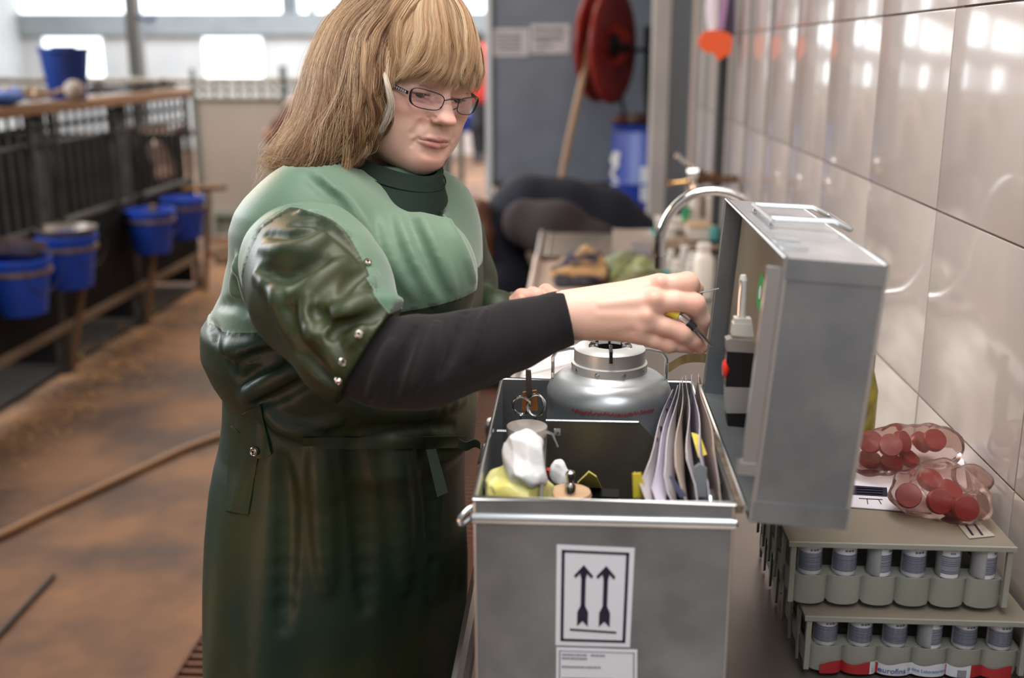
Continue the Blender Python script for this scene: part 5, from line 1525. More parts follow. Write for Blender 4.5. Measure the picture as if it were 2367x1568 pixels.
def rack(x0, x1, yf, depth, z0, zt, label, slots, red=False):
    e = empty('vial_rack', ((x0 + x1) / 2, yf + depth / 2, z0), label, 'rack')
    n = len(slots); w = (x1 - x0); hgt = zt - z0; zs = z0 + hgt * .47   # window sill height
    mb = MB(); mb.box(((x0 + x1) / 2, yf + depth / 2, zt - .003), (w + .006, depth, .006), bev=.0015); obj('top_plate', mb, m_racktop, e)
    mb = MB(); mb.b2((x0 - .003, yf - .002, zt - .0055), (x1 + .003, yf + .001, zt)); obj('front_lip', mb, m_rack, e)
    for x in (x0, x1 - .006):
        mb = MB(); mb.b2((x, yf, z0 + .01), (x + .006, yf + .006, zt - .006)); obj('corner_post', mb, m_rack, e)
        mb = MB(); mb.b2((x, yf + .006, zs - .02), (x + .004, yf + depth, zs)); mb.b2((x, yf + depth - .006, z0), (x + .004, yf + depth, zt)); obj('side_frame', mb, m_rack, e)
    # lower scalloped cups, one round cup per slot
    cw = (w - .012) / n
    def prof(t):
        u = (t * n) % 1.0
        return .0100 * math.sqrt(max(0, 1 - (2 * u - 1) ** 2)) * .9
    N = n * 12
    G = []
    for i in range(N + 1):
        t = i / N; x = x0 + .006 + (w - .012) * min(t, .99999); d = prof(min(t, .99999)); zb = z0 + .006 - .005 * (prof(min(t, .99999)) / .0100) + .004
        G.append([(x, yf + .012 - d * .9, zs + .002), (x, yf + .013 - d, zs - .002), (x, yf + .013 - d * .95, (zs + zb) / 2), (x, yf + .014 - d * .85, zb)])
    mb = MB(); mb.sheet(G, .0012); mb.b2((x0 + .006, yf + .010, zs - .001), (x1 - .006, yf + .034, zs + .001)); obj('cup_row', mb, m_rack, e)
    # rear body: further rows of cups as fins seen from the side
    for k in range(6):
        y = yf + .034 + k * (depth - .04) / 6
        mb = MB(); mb.prism([(x0 - .002, y, z0 + .004), (x0 - .002, y + .004, z0), (x0 - .002, y + .012, zs), (x0 - .002, y + .012, zt - .01), (x0 - .002, y, zt - .01)], (0, 0, 0), (.003, 0, 0)); obj('side_fin', mb, m_rack, e)
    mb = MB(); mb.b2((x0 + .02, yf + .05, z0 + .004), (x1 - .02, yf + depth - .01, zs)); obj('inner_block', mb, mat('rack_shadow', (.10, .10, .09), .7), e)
    pos = []
    for i, k in enumerate(slots):
        cx = x0 + .006 + cw * (i + .5)
        if k is None: continue
        rzs = {2: 0, 1: -.15, 3: -.9, 4: 1.2}[k] if k in (2, 1, 3, 4) else 0
        pos.append((cx, k, rzs))
    return e, pos, zs, cw


# upper rack
ZT1 = 1.020
p0, p1 = PZ(1832, 1256, ZT1), PZ(2342, 1262, ZT1)
yf1 = (p0.y + p1.y) / 2
x1a, x1b = p0.x, min(p1.x, XW - .012)
ZT0 = ZT1 - .088
q0, q1 = PZ(1868, 1428, ZT0), PZ(2380, 1436, ZT0)
yf0 = (q0.y + q1.y) / 2
x0a, x0b = q0.x, min(q1.x, XW - .008)
up, pos1, zs1, cw1 = rack(x1a, x1b, yf1, .30, ZT0 + .001, ZT1, 'upper grey-green plastic vial rack with the red bags on top', [2, 2, 1, 2, 3, 1])
lo_, pos0, zs0, cw0 = rack(x0a, x0b, yf0, .32, ZC + .002, ZT0, 'lower grey-green plastic vial rack with a red and white label', [2, 2, 2, 1, 2, 2])
names = ['first', 'second', 'third', 'fourth', 'fifth', 'sixth']
for nm, pos, zs, yf, ztop_ in (('upper', pos1, zs1, yf1, ZT1), ('lower', pos0, zs0, yf0, ZT0)):
    for i, (cx, k, rz_) in enumerate(pos):
        v_ = vial((cx, yf + .0175, zs + .0010), 2 if k == 2 else 1, rz_, 'white striped sample vial, %s from the left in the %s rack' % (names[i], nm))
        v_.scale = (.92, .92, (ztop_ - .0068 - zs - .001) / .048)
# red and white label on the lower rack
redl = MB(); cwv = (x0b - x0a - .012)
def onrack(t, z, o=.0016):
    n = 6; u = (t * n) % 1.0; d = .0100 * math.sqrt(max(0, 1 - (2 * u - 1) ** 2)) * .95
    return Vector((x0a + .006 + cwv * t, yf0 + .013 - d - o, z))
def lz(y): return PY(2000, y, yf0).z
zt_l, zb_l = lz(1538), ZC + .006
redl.sheet([[onrack(t, z) for z in np.linspace(zt_l - (.0022 * math.sin(t * 6 * 2 * math.pi)), zb_l, 3)] for t in np.linspace(.055, .975, 75)], 0, 0)
def tx(x): return (PY(x, 1545, yf0).x - x0a - .006) / cwv
redl.sheet([[onrack(t, z, .0022) for z in np.linspace(zt_l + .001 - (.0018 * math.sin(t * 6 * 2 * math.pi)), zb_l, 3)] for t in np.linspace(tx(2012), tx(2246), 40)], 0, 1)
for i in range(7):
    xx = 2216 + i * 3.0; redl.sheet([[onrack(t, z, .0026) for z in (zt_l - .004, zt_l - .020)] for t in (tx(xx), tx(xx + 1.6))], 0, 2)
o = obj('rack_label', redl, [mat('label_red', (.36, .02, .025), .45), m_vial, m_navyink], lo_); tag(o, 'red label with a white printed field')
for body, size, x, yy, m in [('eurofins', .0098, 2031, 1558, mat('text_blue', (.05, .09, .30), .5)), ('Steins Laboratorium', .0056, 2100, 1556, mat('text_ltblue', (.10, .22, .48), .5)), (':', .009, 2016, 1556, mat('text_blue', (.05, .09, .30), .5))]:
    v, f = text_mesh(body, size, m); xo = PY(x, yy, yf0)
    vv = []
    for a, b, c in v:
        t = (xo.x + a - x0a - .006) / cwv; pnt = onrack(min(max(t, 0), .999), xo.z + b, .0030 + c); vv.append(pnt)
    mb = MB(); mb.add(vv, f, 0); obj('lettering', mb, m, o)

# ------------------------------------------------------------------ papers and bags on the upper rack
pz = ZT1 + .001
mb = MB(); mb.prism([PZ(1945, 1172, pz), PZ(2200, 1192, pz), PZ(2235, 1128, pz), PZ(2225, 1040, pz), PZ(1960, 1020, pz)], (0, 0, 0), (0, 0, .0012))
mk3 = lambda q, m=1: mb.prism([PZ(x, y, pz + .0013) for x, y in q], (0, 0, 0), (0, 0, .0003), m)
mk3([(1960, 1122), (2050, 1128), (2052, 1149), (1966, 1144)])
for k in range(3):
    y = 1128 + k * 6
    mk3([(1980, y), (2040, y + 3), (2040, y + 5), (1980, y + 2)], 2)
mk3([(1985, 1152), (2040, 1155), (2040, 1156.5), (1985, 1153.5)]); mk3([(2003, 1153), (2005, 1153), (2007, 1166), (2005, 1166)]); mk3([(2030, 1156), (2032, 1156), (2038, 1166), (2036, 1166)])
tag(obj('form_sheet', mb, [mat('paper_form', (.62, .60, .66), .6), m_navyink, m_greyink]), 'white printed form with black bar lying under the red bags', 'paper')
mb = MB(); mb.prism([PZ(2212, 1212, pz), PZ(2262, 1206, pz), PZ(2300, 1240, pz), PZ(2240, 1246, pz)], (0, 0, 0), (0, 0, .0006))
for x in (2228, 2250): mb.prism([PZ(x, 1212, pz + .0007), PZ(x + 5, 1212, pz + .0007), PZ(x + 24, 1238, pz + .0007), PZ(x + 18, 1238, pz + .0007)], (0, 0, 0), (0, 0, .0003), 1)
tag(obj('tape_piece', mb, [mat('tape_clear', (.34, .31, .27), .3), m_navyink]), 'piece of clear tape with two dark strokes on the upper rack', 'tape')

m_cap = mat('cap_red', (.21, .004, .008), .32)  # kept dark: the shade over the bags is put into the red
m_bagfilm = bpy.data.materials.new('bag_film'); m_bagfilm.use_nodes = True
N_, L_ = nodes_of(m_bagfilm)
for n_ in list(N_):
    if n_.type == 'BSDF_PRINCIPLED': N_.remove(n_)
tr_ = N_.new('ShaderNodeBsdfTransparent'); tr_.inputs[0].default_value = (0.93, 0.84, 0.80, 1)
df_ = N_.new('ShaderNodeBsdfDiffuse'); df_.inputs[0].default_value = (0.24, 0.12, 0.10, 1)  # film tint darkened, with the bags' shade put into it
gl_ = N_.new('ShaderNodeBsdfGlossy'); gl_.inputs['Roughness'].default_value = 0.2
m1 = N_.new('ShaderNodeMixShader'); m1.inputs[0].default_value = .26; m2 = N_.new('ShaderNodeMixShader')
lw_ = N_.new('ShaderNodeLayerWeight'); lw_.inputs[0].default_value = 0.12
L_.new(tr_.outputs[0], m1.inputs[1]); L_.new(df_.outputs[0], m1.inputs[2]); L_.new(lw_.outputs['Fresnel'], m2.inputs[0]); L_.new(m1.outputs[0], m2.inputs[1]); L_.new(gl_.outputs[0], m2.inputs[2])
L_.new(m2.outputs[0], [n_ for n_ in N_ if n_.type == 'OUTPUT_MATERIAL'][0].inputs[0])


def bag(name, blobs, label, seed):
    cs = [(PZ(x, y, z), r) for x, y, z, r in blobs]
    lo = np.min([[c.x - r, c.y - r, c.z - r] for c, r in cs], 0) - .02; hi = np.max([[c.x + r, c.y + r, c.z + r] for c, r in cs], 0) + .02
    F = Field(lo, hi, .0022)
    for c, r in cs: F.ell(tuple(c), (r, r, r * .8), .03)
    rs = np.random.RandomState(seed); X, Y, Z = F.ax[0][:, None, None], F.ax[1][None, :, None], F.ax[2][None, None, :]
    for _ in range(8):
        n = rs.normal(size=3); n /= np.linalg.norm(n); kf = rs.uniform(30, 90); ph = rs.rand() * 6
        w = np.abs(((X * n[0] + Y * n[1] + Z * n[2]) * kf + ph) % 2 - 1); F.D = (F.D + (w - .5) * .0016).astype(np.float32)
    F.D = np.maximum(F.D, pz + .002 - Z).astype(np.float32)
    V, Q = F.mesh(); V = smooth_mesh(V, Q, 1, .4); c = cs[0][0]
    return tag(np_obj(name, V, Q, m_bagfilm, off=(c.x, c.y, pz)), label, 'bag')


bag('cap_bag', [(2030, 1045, 1.055, .030), (2080, 1040, 1.060, .034), (2140, 1030, 1.060, .034), (2180, 1035, 1.055, .026), (2000, 1060, 1.045, .022)], 'clear plastic bag of red caps lying further back, behind the other bag', 3)
bag('cap_bag', [(2105, 1140, 1.050, .026), (2150, 1140, 1.055, .030), (2210, 1150, 1.050, .030), (2245, 1165, 1.045, .022), (2180, 1100, 1.06, .028), (2250, 1110, 1.045, .024)], 'clear plastic bag of red caps lying in front, nearest the camera', 5)
cap_me = None


def cap(x, y, z, nrm, label, grp):
    global cap_me
    if cap_me is None:
        mb = MB(); R = .0155
        mb.lathe([(R * .95, -.005), (R, -.004), (R, .003), (R * .94, .005), (.001, .0052)], (0, 0, 0), 28); cap_me = mesh_from('red_cap', mb.v, mb.f, [m_cap], mb.m, mb.smooth)
    o = bpy.data.objects.new('red_stopper', cap_me); COL.objects.link(o); o.location = PZ(x, y, z)
    o.rotation_euler = Vector(nrm).to_track_quat('Z', 'Y').to_euler(); tag(o, label, 'cap', grp)


gA, gB = 'red caps in the bag further back', 'red caps in the bag in front'
for x, y, z, n, lb in [(2012, 1022, 1.062, (-.3, -.8, .5), 'round red cap furthest left in the back bag'), (2058, 1030, 1.062, (-.05, -.85, .5), 'round red cap beside the leftmost one in the back bag'), (2085, 1022, 1.058, (.6, -.6, .4), 'red cap turned sideways in the middle of the back bag'),
                       (2160, 1018, 1.062, (.1, -.75, .65), 'red cap at the right of the back bag'), (2130, 1022, 1.048, (.5, -.4, .7), 'red cap under the right cap of the back bag'), (2010, 1062, 1.032, (.1, -.3, .9), 'red cap lying flat low at the left of the back bag'),
                       (2060, 1072, 1.030, (.0, -.35, .9), 'red cap lying flat low in the middle of the back bag'), (2100, 1060, 1.034, (.4, -.3, .8), 'half hidden red cap low in the back bag')]: cap(x, y, z, n, lb, gA)
for x, y, z, n, lb in [(2100, 1146, 1.045, (-.2, -.85, .45), 'round red cap furthest left in the front bag'), (2172, 1160, 1.042, (.0, -.9, .4), 'red cap second from left low in the front bag'), (2232, 1176, 1.040, (.0, -.9, .35), 'red cap furthest right and lowest in the front bag'),
                       (2150, 1110, 1.055, (.2, -.5, .8), 'red cap high in the middle of the front bag'), (2195, 1135, 1.050, (.3, -.4, .8), 'red cap high towards the right of the front bag'), (2200, 1168, 1.036, (.2, -.8, .5), 'red cap between the two lowest caps of the front bag')]: cap(x, y, z, n, lb, gB)
# bottle behind the lid near the wall
mb = MB(); c = PZ(2000, 960, ZC + .02); yb2 = 1.55; c = PY(1998, 930, yb2); mb.lathe([(.015, -.10), (.018, -.095), (.018, .02), (.010, .05), (.010, .075)], tuple(c), 20); tag(obj('dark_bottle', mb, mat('bottle_olive', (.10, .09, .01), .3, col2=(.30, .24, .03), nscale=30)), 'olive bottle squeezed between the open lid and the wall', 'bottle')
# ================================================================== the woman: head, hair, glasses
SKIN = (0.74, 0.47, 0.385)
m_skin = mat('skin', SKIN, 0.48, attr='Col', sss=0.25, bump=0.12, bscale=260, spec=0.4, bdist=0.001)
PSI, PHI, ROLL = math.radians(43), math.radians(25), math.radians(-2)
HF = (CR * (math.sin(PSI) * math.cos(PHI)) + CU * (-math.sin(PHI)) - CF * (math.cos(PSI) * math.cos(PHI))).normalized()
HR = HF.cross(CU).normalized()
HU = HR.cross(HF).normalized()
HR, HU = (HR * math.cos(ROLL) + HU * math.sin(ROLL)).normalized(), (HU * math.cos(ROLL) - HR * math.sin(ROLL)).normalized()
HO = P(942, 180, 1.50)
HS = 1.03
HM = Matrix(((HR.x, HF.x, HU.x, HO.x), (HR.y, HF.y, HU.y, HO.y), (HR.z, HF.z, HU.z, HO.z), (0, 0, 0, 1))) @ Matrix.Scale(HS, 4)
HM_np = np.array(HM)


def H(x, y, z): return HM @ Vector((x, y, z))


def squash(V):
    V = V.copy(); z = V[:, 2]
    V[:, 2] = z + np.interp(-z, [.010, .03, .05, .08, .122, .3], [0, .0070, .0145, .0195, .0222, .0222])
    return V


def to_world(V, M): return V @ np.array(M)[:3, :3].T + np.array(M)[:3, 3]


def build_head():
    F = Field((-0.10, -0.13, -0.25), (0.10, 0.14, 0.15), 0.0016)
    F.ell((0, -0.016, 0.038), (0.075, 0.093, 0.083))
    F.ell((0, 0.022, -0.020), (0.066, 0.064, 0.082), 0.03)
    F.ell((0, 0.036, 0.028), (0.060, 0.047, 0.050), 0.02)
    for s in (-1, 1):
        F.chain([(s * .058, -.005, -.060), (s * .042, .040, -.088), (s * .014, .070, -.106)], [.020, .021, .018], 0.025)
        F.ell((s * .040, .052, -.034), (.026, .027, .024), 0.022)
        F.ell((s * .034, .056, -.066), (.022, .022, .026), 0.022)
        F.cap((s * .046, .060, .018), (s * .010, .079, .014), .010, .011, 0.014)
        F.ell((s * .056, .044, -.010), (.014, .022, .012), 0.02)
    F.ell((0, .074, -.070), (.030, .020, .026), 0.022)      # muzzle
    F.ell((0, .076, -.106), (.020, .017, .016), 0.016)      # chin
    F.ell((0, .028, -.112), (.042, .048, .022), 0.03)       # soft underchin
    # eye sockets
    for s in (-1, 1):
        F.ell((s * .034, .092, -.001), (.018, .015, .012), 0.014, sub=True)
        F.ell((s * .015, .092, .003), (.009, .012, .014), 0.012, sub=True)
        F.ell((s * .0315, .0680, -.002), (.0160, .0152, .0145), 0.005)       # lids over the ball
        F.cap((s * .019, .0800, -.014), (s * .044, .0700, -.0145), .0030, .003, 0.008)  # bag under eye
    # nose
    F.chain([(0, .080, .008), (0, .091, -.016), (0, .103, -.036)], [.0085, .0088, .0095], 0.010)
    F.ell((0, .1035, -.040), (.0125, .0115, .0105), 0.007)
    for s in (-1, 1):
        F.ell((s * .0125, .092, -.0435), (.0085, .0115, .0085), 0.005)
        F.cap((s * .0125, .086, -.026), (s * .006, .097, -.034), .008, .006, 0.012)
    F.cap((0, .096, -.050), (0, .085, -.060), .0055, .006, 0.006)

    def sy(x, z):
        y = .135
        while y > 0:
            if F.sample((x, y, z)) < 0: return y
            y -= .0006
        return 0

    def on(lst): return [(x, sy(x, z) + dy, z) for x, z, dy in lst]
    # mouth
    for s in (-1, 1):
        up = on([(s * .0245, -.0800, -.0015), (s * .0125, -.0745, -.0010), (0, -.0752, -.0010)])
        lo = on([(s * .0225, -.0822, -.0015), (s * .0115, -.0850, -.0012), (0, -.0856, -.0012)])
        F.chain(up, [.0016, .0036, .0040], 0.004)
        F.chain(lo, [.0018, .0044, .0050], 0.004)
    F.cap(*on([(-.014, -.0955, .003), (.014, -.0955, .003)]), .005, .005, 0.008, sub=True)
    for s in (-1, 1):
        F.chain(on([(s * .0275, -.0808, .0008), (s * .014, -.0788, .0008), (0, -.0792, .0006)]), [.0010, .0013, .0013], 0.002, sub=True)
        F.chain(on([(s * .0270, -.0800, .001), (s * .0300, -.0850, .001), (s * .0310, -.0910, .001)]), [.0018, .0016, .0008], 0.005, sub=True)
        F.chain(on([(s * .0200, -.0400, .001), (s * .0270, -.0560, .001), (s * .0340, -.0730, .001)]), [.0013, .0013, .0008], 0.010, sub=True)
        F.ell((s * .0075, .0980, -.0515), (.0038, .0055, .0034), 0.002, sub=True)   # nostril
        F.chain(on([(s * .0165, -.0360, .0015), (s * .0200, -.0430, .0012), (s * .0170, -.0500, .001)]), [.0012, .0018, .0012], 0.003, sub=True)
        # lid opening and the hollow for the eyeball
        F.ell((s * .0315, .0840, -.0062), (.0132, .0075, .0036), 0.0010, sub=True)
        F.ell((s * .0315, .0680, -.0020), (.0119, .0119, .0119), 0.0, sub=True)
        F.chain(on([(s * .019, .0070, .0006), (s * .031, .0092, .0006), (s * .045, .0050, .0006)]), [.0006, .0008, .0006], 0.003, sub=True)
        F.chain(on([(s * .021, -.0140, .0008), (s * .030, -.0175, .0008), (s * .040, -.0165, .0008)]), [.0008, .0010, .0006], 0.003, sub=True)
    F.cap(*on([(0, -.060, .0006), (0, -.0695, .0006)]), .0016, .0020, 0.004, sub=True)  # philtrum
    # ears
    for s in (-1, 1):
        F.ell((s * .074, -.012, -.012), (.008, .018, .030), 0.006, R=[(.94, -.34 * s, 0), (.34 * s, .94, 0), (0, 0, 1)])
    # neck
    F.chain([(0, -.030, -.070), (0, -.045, -.140), (0, -.050, -.24)], [.056, .056, .066], 0.03)
    V, Q = F.mesh()
    V = smooth_mesh(V, Q, 2, 0.4)
    return V, Q, F


def skin_cols(V):
    n = len(V)
    base = np.array(SKIN)
    C = np.tile(base, (n, 1))
    r3 = np.random.RandomState(3)
    # freckled unevenness
    f = np.zeros(n)
    for _ in range(9):
        k = r3.normal(size=3) * 90; f += np.sin(V @ k + r3.rand() * 6)
    C *= (1 + 0.012 * f)[:, None]
    pink = np.array((0.60, 0.24, 0.19)); lip = np.array((0.42, 0.125, 0.115)); dark = np.array((0.16, 0.07, 0.045))
    ax = np.abs(V[:, 0:1]); A = np.concatenate([ax, V[:, 1:]], 1)
    def mixc(w, c): C[:] = C * (1 - w) + c * w
    mixc(0.55 * g(A, (.045, .065, -.036), (.024, .03, .022)), pink)
    mixc(0.65 * g(A, (0, .108, -.042), (.018, .016, .013)), pink)
    mixc(0.45 * g(A, (.02, .09, -.05), (.010, .02, .008)), pink)
    mixc(0.5 * g(A, (0, .09, -.108), (.022, .02, .013)), pink)
    mixc(0.5 * g(A, (.033, .08, -.010), (.020, .02, .008)), np.array((0.42, .20, .16)))
    # lips
    t = np.clip(1 - A[:, 0:1] / .0265, 0, 1)
    sg = lambda v: 1 / (1 + np.exp(-v))
    fr = sg((V[:, 1:2] - .072) / .002)
    up = sg((.0042 * t ** .7 - np.abs(V[:, 2:3] + .0758)) / .0006) * fr * (t > 0)
    lo = sg((.0062 * t ** .7 - np.abs(V[:, 2:3] + .0845)) / .0008) * fr * (t > 0)
    mixc(0.75 * np.maximum(up, lo), lip)
    mixc(0.75 * ((np.abs(V[:, 2:3] + .0790) < .0010) & (A[:, 0:1] < .024) & (V[:, 1:2] > .074)), np.array((.16, .035, .035)))
    # nostrils
    mixc(0.9 * g(A, (.0075, .0985, -.0515), (.0035, .005, .003)), np.array((.10, .03, .02)))
    # crease shade painted round the eyes, then the brows
    for (x, z, rx, rz, w) in ((.026, -.017, .016, .0012, .30), (.041, -.006, .004, .0012, .25), (.030, -.0215, .016, .0010, .16)):
        mixc(w * np.exp(-((A[:, 0:1] - x) / rx) ** 2 - ((V[:, 2:3] - z) / rz) ** 2) * (V[:, 1:2] > .055), np.array((.36, .16, .12)))
    bz = .021 - .10 * np.clip(A[:, 0:1] - .038, 0, 1) * 4 * .25 - 0.0
    mixc(0.42 * np.exp(-((V[:, 2:3] - bz) / .0035) ** 2) * np.exp(-((A[:, 0:1] - .030) / .016) ** 4) * (V[:, 1:2] > .04), np.array((.26, .15, .09)))
    # lash line and lid
    mixc(0.98 * ((A[:, 0:1] > .0175) & (A[:, 0:1] < .0455)) * np.exp(-((V[:, 2:3] + .0040) / .0014) ** 2) * (V[:, 1:2] > .06) , np.array((.05, .025, .02)))
    mixc(0.5 * ((A[:, 0:1] > .018) & (A[:, 0:1] < .0455)) * np.exp(-((V[:, 2:3] + .0088) / .0008) ** 2) * (V[:, 1:2] > .06), np.array((.2, .08, .06)))
    return C / base * base


woman = empty('person', (0.0, 1.5, 0.0),
              'woman with blond hair and glasses in a green smock reaching over the metal box', 'person')
hV, hQ, HEADF = build_head()
hC = skin_cols(hV)
hW = to_world(squash(hV), HM)

# eyes (parts)
m_eye = mat('eye_white', (0.60, 0.54, 0.50), 0.15)
m_iris = mat('iris', (0.055, 0.05, 0.05), 0.08)
for s in (-1, 1):
    mb = MB()
    prof = [(0.0001 + 0.0117 * math.sin(a), -0.0117 * math.cos(a)) for a in np.linspace(0.02, math.pi - 0.02, 14)]
    mb.lathe(prof, (0, 0, 0), 20, 0)
    mb.lathe([(0.0062, .0098), (.0054, .0110), (.0030, .0121), (.0002, .0124)], (0, 0, 0), 16, 1, capb=False)
    look = Matrix.Rotation(math.radians(-90 - 22), 4, 'X')   # lathe z axis points forward and a little down
    M = HM @ Matrix.Translation((s * .0315, .0680, -.0020)) @ Matrix.Rotation(math.radians(-12), 4, 'Z') @ look
    e = MB(); e.add(mb.v, mb.f, 0, True, M)
    e.m = mb.m
    obj('eye', e, [m_eye, m_iris], woman)

# ------------------------------------------------------------------ glasses
m_frame = mat('spectacle_frame', (0.035, 0.03, 0.035), 0.3, 0.6)
m_frame2 = mat('spectacle_stripe', (0.55, 0.57, 0.72), 0.25, 0.4)
m_lens = bpy.data.materials.new('spectacle_lens'); m_lens.use_nodes = True
N_, L_ = nodes_of(m_lens)
for n_ in list(N_):
    if n_.type == 'BSDF_PRINCIPLED': N_.remove(n_)
tr_ = N_.new('ShaderNodeBsdfTransparent'); tr_.inputs[0].default_value = (0.93, 0.91, 0.95, 1)
gl_ = N_.new('ShaderNodeBsdfGlossy'); gl_.inputs['Roughness'].default_value = 0.03
lw_ = N_.new('ShaderNodeLayerWeight'); lw_.inputs[0].default_value = 0.35
mx_ = N_.new('ShaderNodeMixShader')
L_.new(lw_.outputs['Fresnel'], mx_.inputs[0]); L_.new(tr_.outputs[0], mx_.inputs[1]); L_.new(gl_.outputs[0], mx_.inputs[2])
L_.new(mx_.outputs[0], [n_ for n_ in N_ if n_.type == 'OUTPUT_MATERIAL'][0].inputs[0])
glasses = empty('eyeglasses', H(0, .092, -.006), 'narrow dark metal framed glasses with striped temples on the woman\'s face', 'glasses')


def lens_loop(s, n=30):
    # rounded-rectangle rim, outer end taller; local coordinates
    pts = []
    for i in range(n):
        a = 2 * math.pi * i / n
        ca, sa = math.cos(a), math.sin(a)
        x = 0.0213 * math.copysign(abs(ca) ** 0.55, ca); z = 0.0118 * math.copysign(abs(sa) ** 0.66, sa)
        z *= (1.0 + 0.10 * x / .0235)
        x -= .10 * z if x < 0 else -.16 * z
        z += 0.0010 * (x / .0235)
        X = .0333 + x
        y = .1035 - 8.0 * max(0, X - .004) ** 2 * 0.75 + 0.10 * (z)
        pts.append((s * X, y, z - .0070))
    return pts


for s in (-1, 1):
    lp = [H(*p) for p in lens_loop(s)]
    mb = MB(); mb.tube(lp, .0007, 8, 0, closed=True)
    # thicker outer end
    o = [lp[i] for i in (26, 27, 28, 29, 0, 1, 2, 3)]
    mb.tube(o, [.0008, .0012, .0016, .0017, .0017, .0016, .0012, .0008], 8, 0)
    obj('rim', mb, m_frame, glasses)
    cx = sum((Vector(p) for p in lens_loop(s)), Vector()) / 30
    ctr = H(cx.x, cx.y + .0015, cx.z)
    n = len(lp)
    vs = [ctr] + [ctr.lerp(p, .55) + HF * .0005 for p in lp] + lp
    fs = [(0, 1 + i, 1 + (i + 1) % n) for i in range(n)] + [(1 + i, 1 + n + i, 1 + n + (i + 1) % n, 1 + (i + 1) % n) for i in range(n)]
    mb = MB(); mb.add(vs, fs, 0, True); obj('lens', mb, m_lens, glasses)
    mb = MB()
    tp = [H(s * .0562, .084, -.004), H(s * .068, .070, -.001), H(s * .074, .040, .0025), H(s * .078, .0, .0045), H(s * .078, -.022, .000), H(s * .074, -.035, -.018)]
    # flat temple made of a swept rectangle
    for i in range(len(tp) - 1):
        a, b = tp[i], tp[i + 1]
        wa = .0042 if i < 2 else .0034; d = HR * .0009; u = HU * wa * .5
        mb.add([a - d - u, a + d - u, a + d + u, a - d + u, b - d - u, b + d - u, b + d + u, b - d + u],
               [(0, 1, 2, 3)[::-1], (4, 5, 6, 7), (0, 1, 5, 4), (1, 2, 6, 5), (2, 3, 7, 6), (3, 0, 4, 7)], 0)
    # pale bars set into the temple
    for k in range(14):
        dist = .0035 + k * .0030; a, dv = None, None
        for i in range(3):
            sl_ = (tp[i + 1] - tp[i]).length
            if dist < sl_: a = tp[i].lerp(tp[i + 1], dist / sl_); dv = (tp[i + 1] - tp[i]).normalized(); break
            dist -= sl_
        if a is None: continue
        out = dv.cross(HU).normalized(); out = out if out.dot(HR * s) > 0 else -out
        c = a + out * .0012; w = .0018
        q = [c - dv * w * .5 - HU * .0015, c + dv * w * .5 - HU * .0015, c + dv * w * .5 + HU * .0015, c - dv * w * .5 + HU * .0015]
        mb.prism(q, -out * .0003, out * .0003, 1)
    obj('temple', mb, [m_frame, m_frame2], glasses)
mb = MB()
mb.tube([H(-.0115, .1030, -.0035), H(-.006, .1060, -.0005), H(0, .1070, .0002), H(.006, .1060, -.0005), H(.0115, .1030, -.0035)], .0010, 8)
for s in (-1, 1):
    mb.tube([H(s * .0125, .1025, -.011), H(s * .0105, .098, -.014), H(s * .0095, .095, -.016)], [.0006, .0007, .0022], 6)
obj('bridge', mb, m_frame, glasses)
# ------------------------------------------------------------------ hair (strand curves over a dark undercoat)
def hair_mat(name, c_a, c_b, c_c):
    m = bpy.data.materials.new(name); m.use_nodes = True
    N, L = nodes_of(m); b = N['Principled BSDF']
    a = N.new('ShaderNodeAttribute'); a.attribute_name = 'tint'
    cr = N.new('ShaderNodeValToRGB'); e = cr.color_ramp.elements
    e[0].position = 0.0; e[0].color = (*c_a, 1); e[1].position = 1.0; e[1].color = (*c_c, 1)
    k = cr.color_ramp.elements.new(0.5); k.color = (*c_b, 1)
    L.new(a.outputs['Fac'], cr.inputs['Fac']); L.new(cr.outputs['Color'], b.inputs['Base Color'])
    b.inputs['Roughness'].default_value = 0.42
    b.inputs['Specular IOR Level'].default_value = 0.45
    return m


def make_strands(name, polys, radii, tints, m, parent):
    """polys: array (n, k, 3) in world space"""
    n, k, _ = polys.shape
    off = ORIG[parent]
    cu = bpy.data.hair_curves.new(name)
    cu.add_curves([k] * n)
    pos = (polys - np.array(off)).astype(np.float32)
    cu.position_data.foreach_set('vector', pos.ravel())
    ra = cu.attributes.get('radius') or cu.attributes.new('radius', 'FLOAT', 'POINT')
    tr = np.linspace(0, 1, k)
    tap = np.clip(1.15 - tr ** 4 * 0.95, .12, 1)
    ra.data.foreach_set('value', (np.asarray(radii)[:, None] * tap[None, :]).astype(np.float32).ravel())
    ta = cu.attributes.new('tint', 'FLOAT', 'CURVE')
    ta.data.foreach_set('value', np.asarray(tints, dtype=np.float32))
    cu.materials.append(m)
    o = bpy.data.objects.new(name, cu); COL.objects.link(o)
    o.parent = parent; ORIG[o] = Vector(off)
    return o


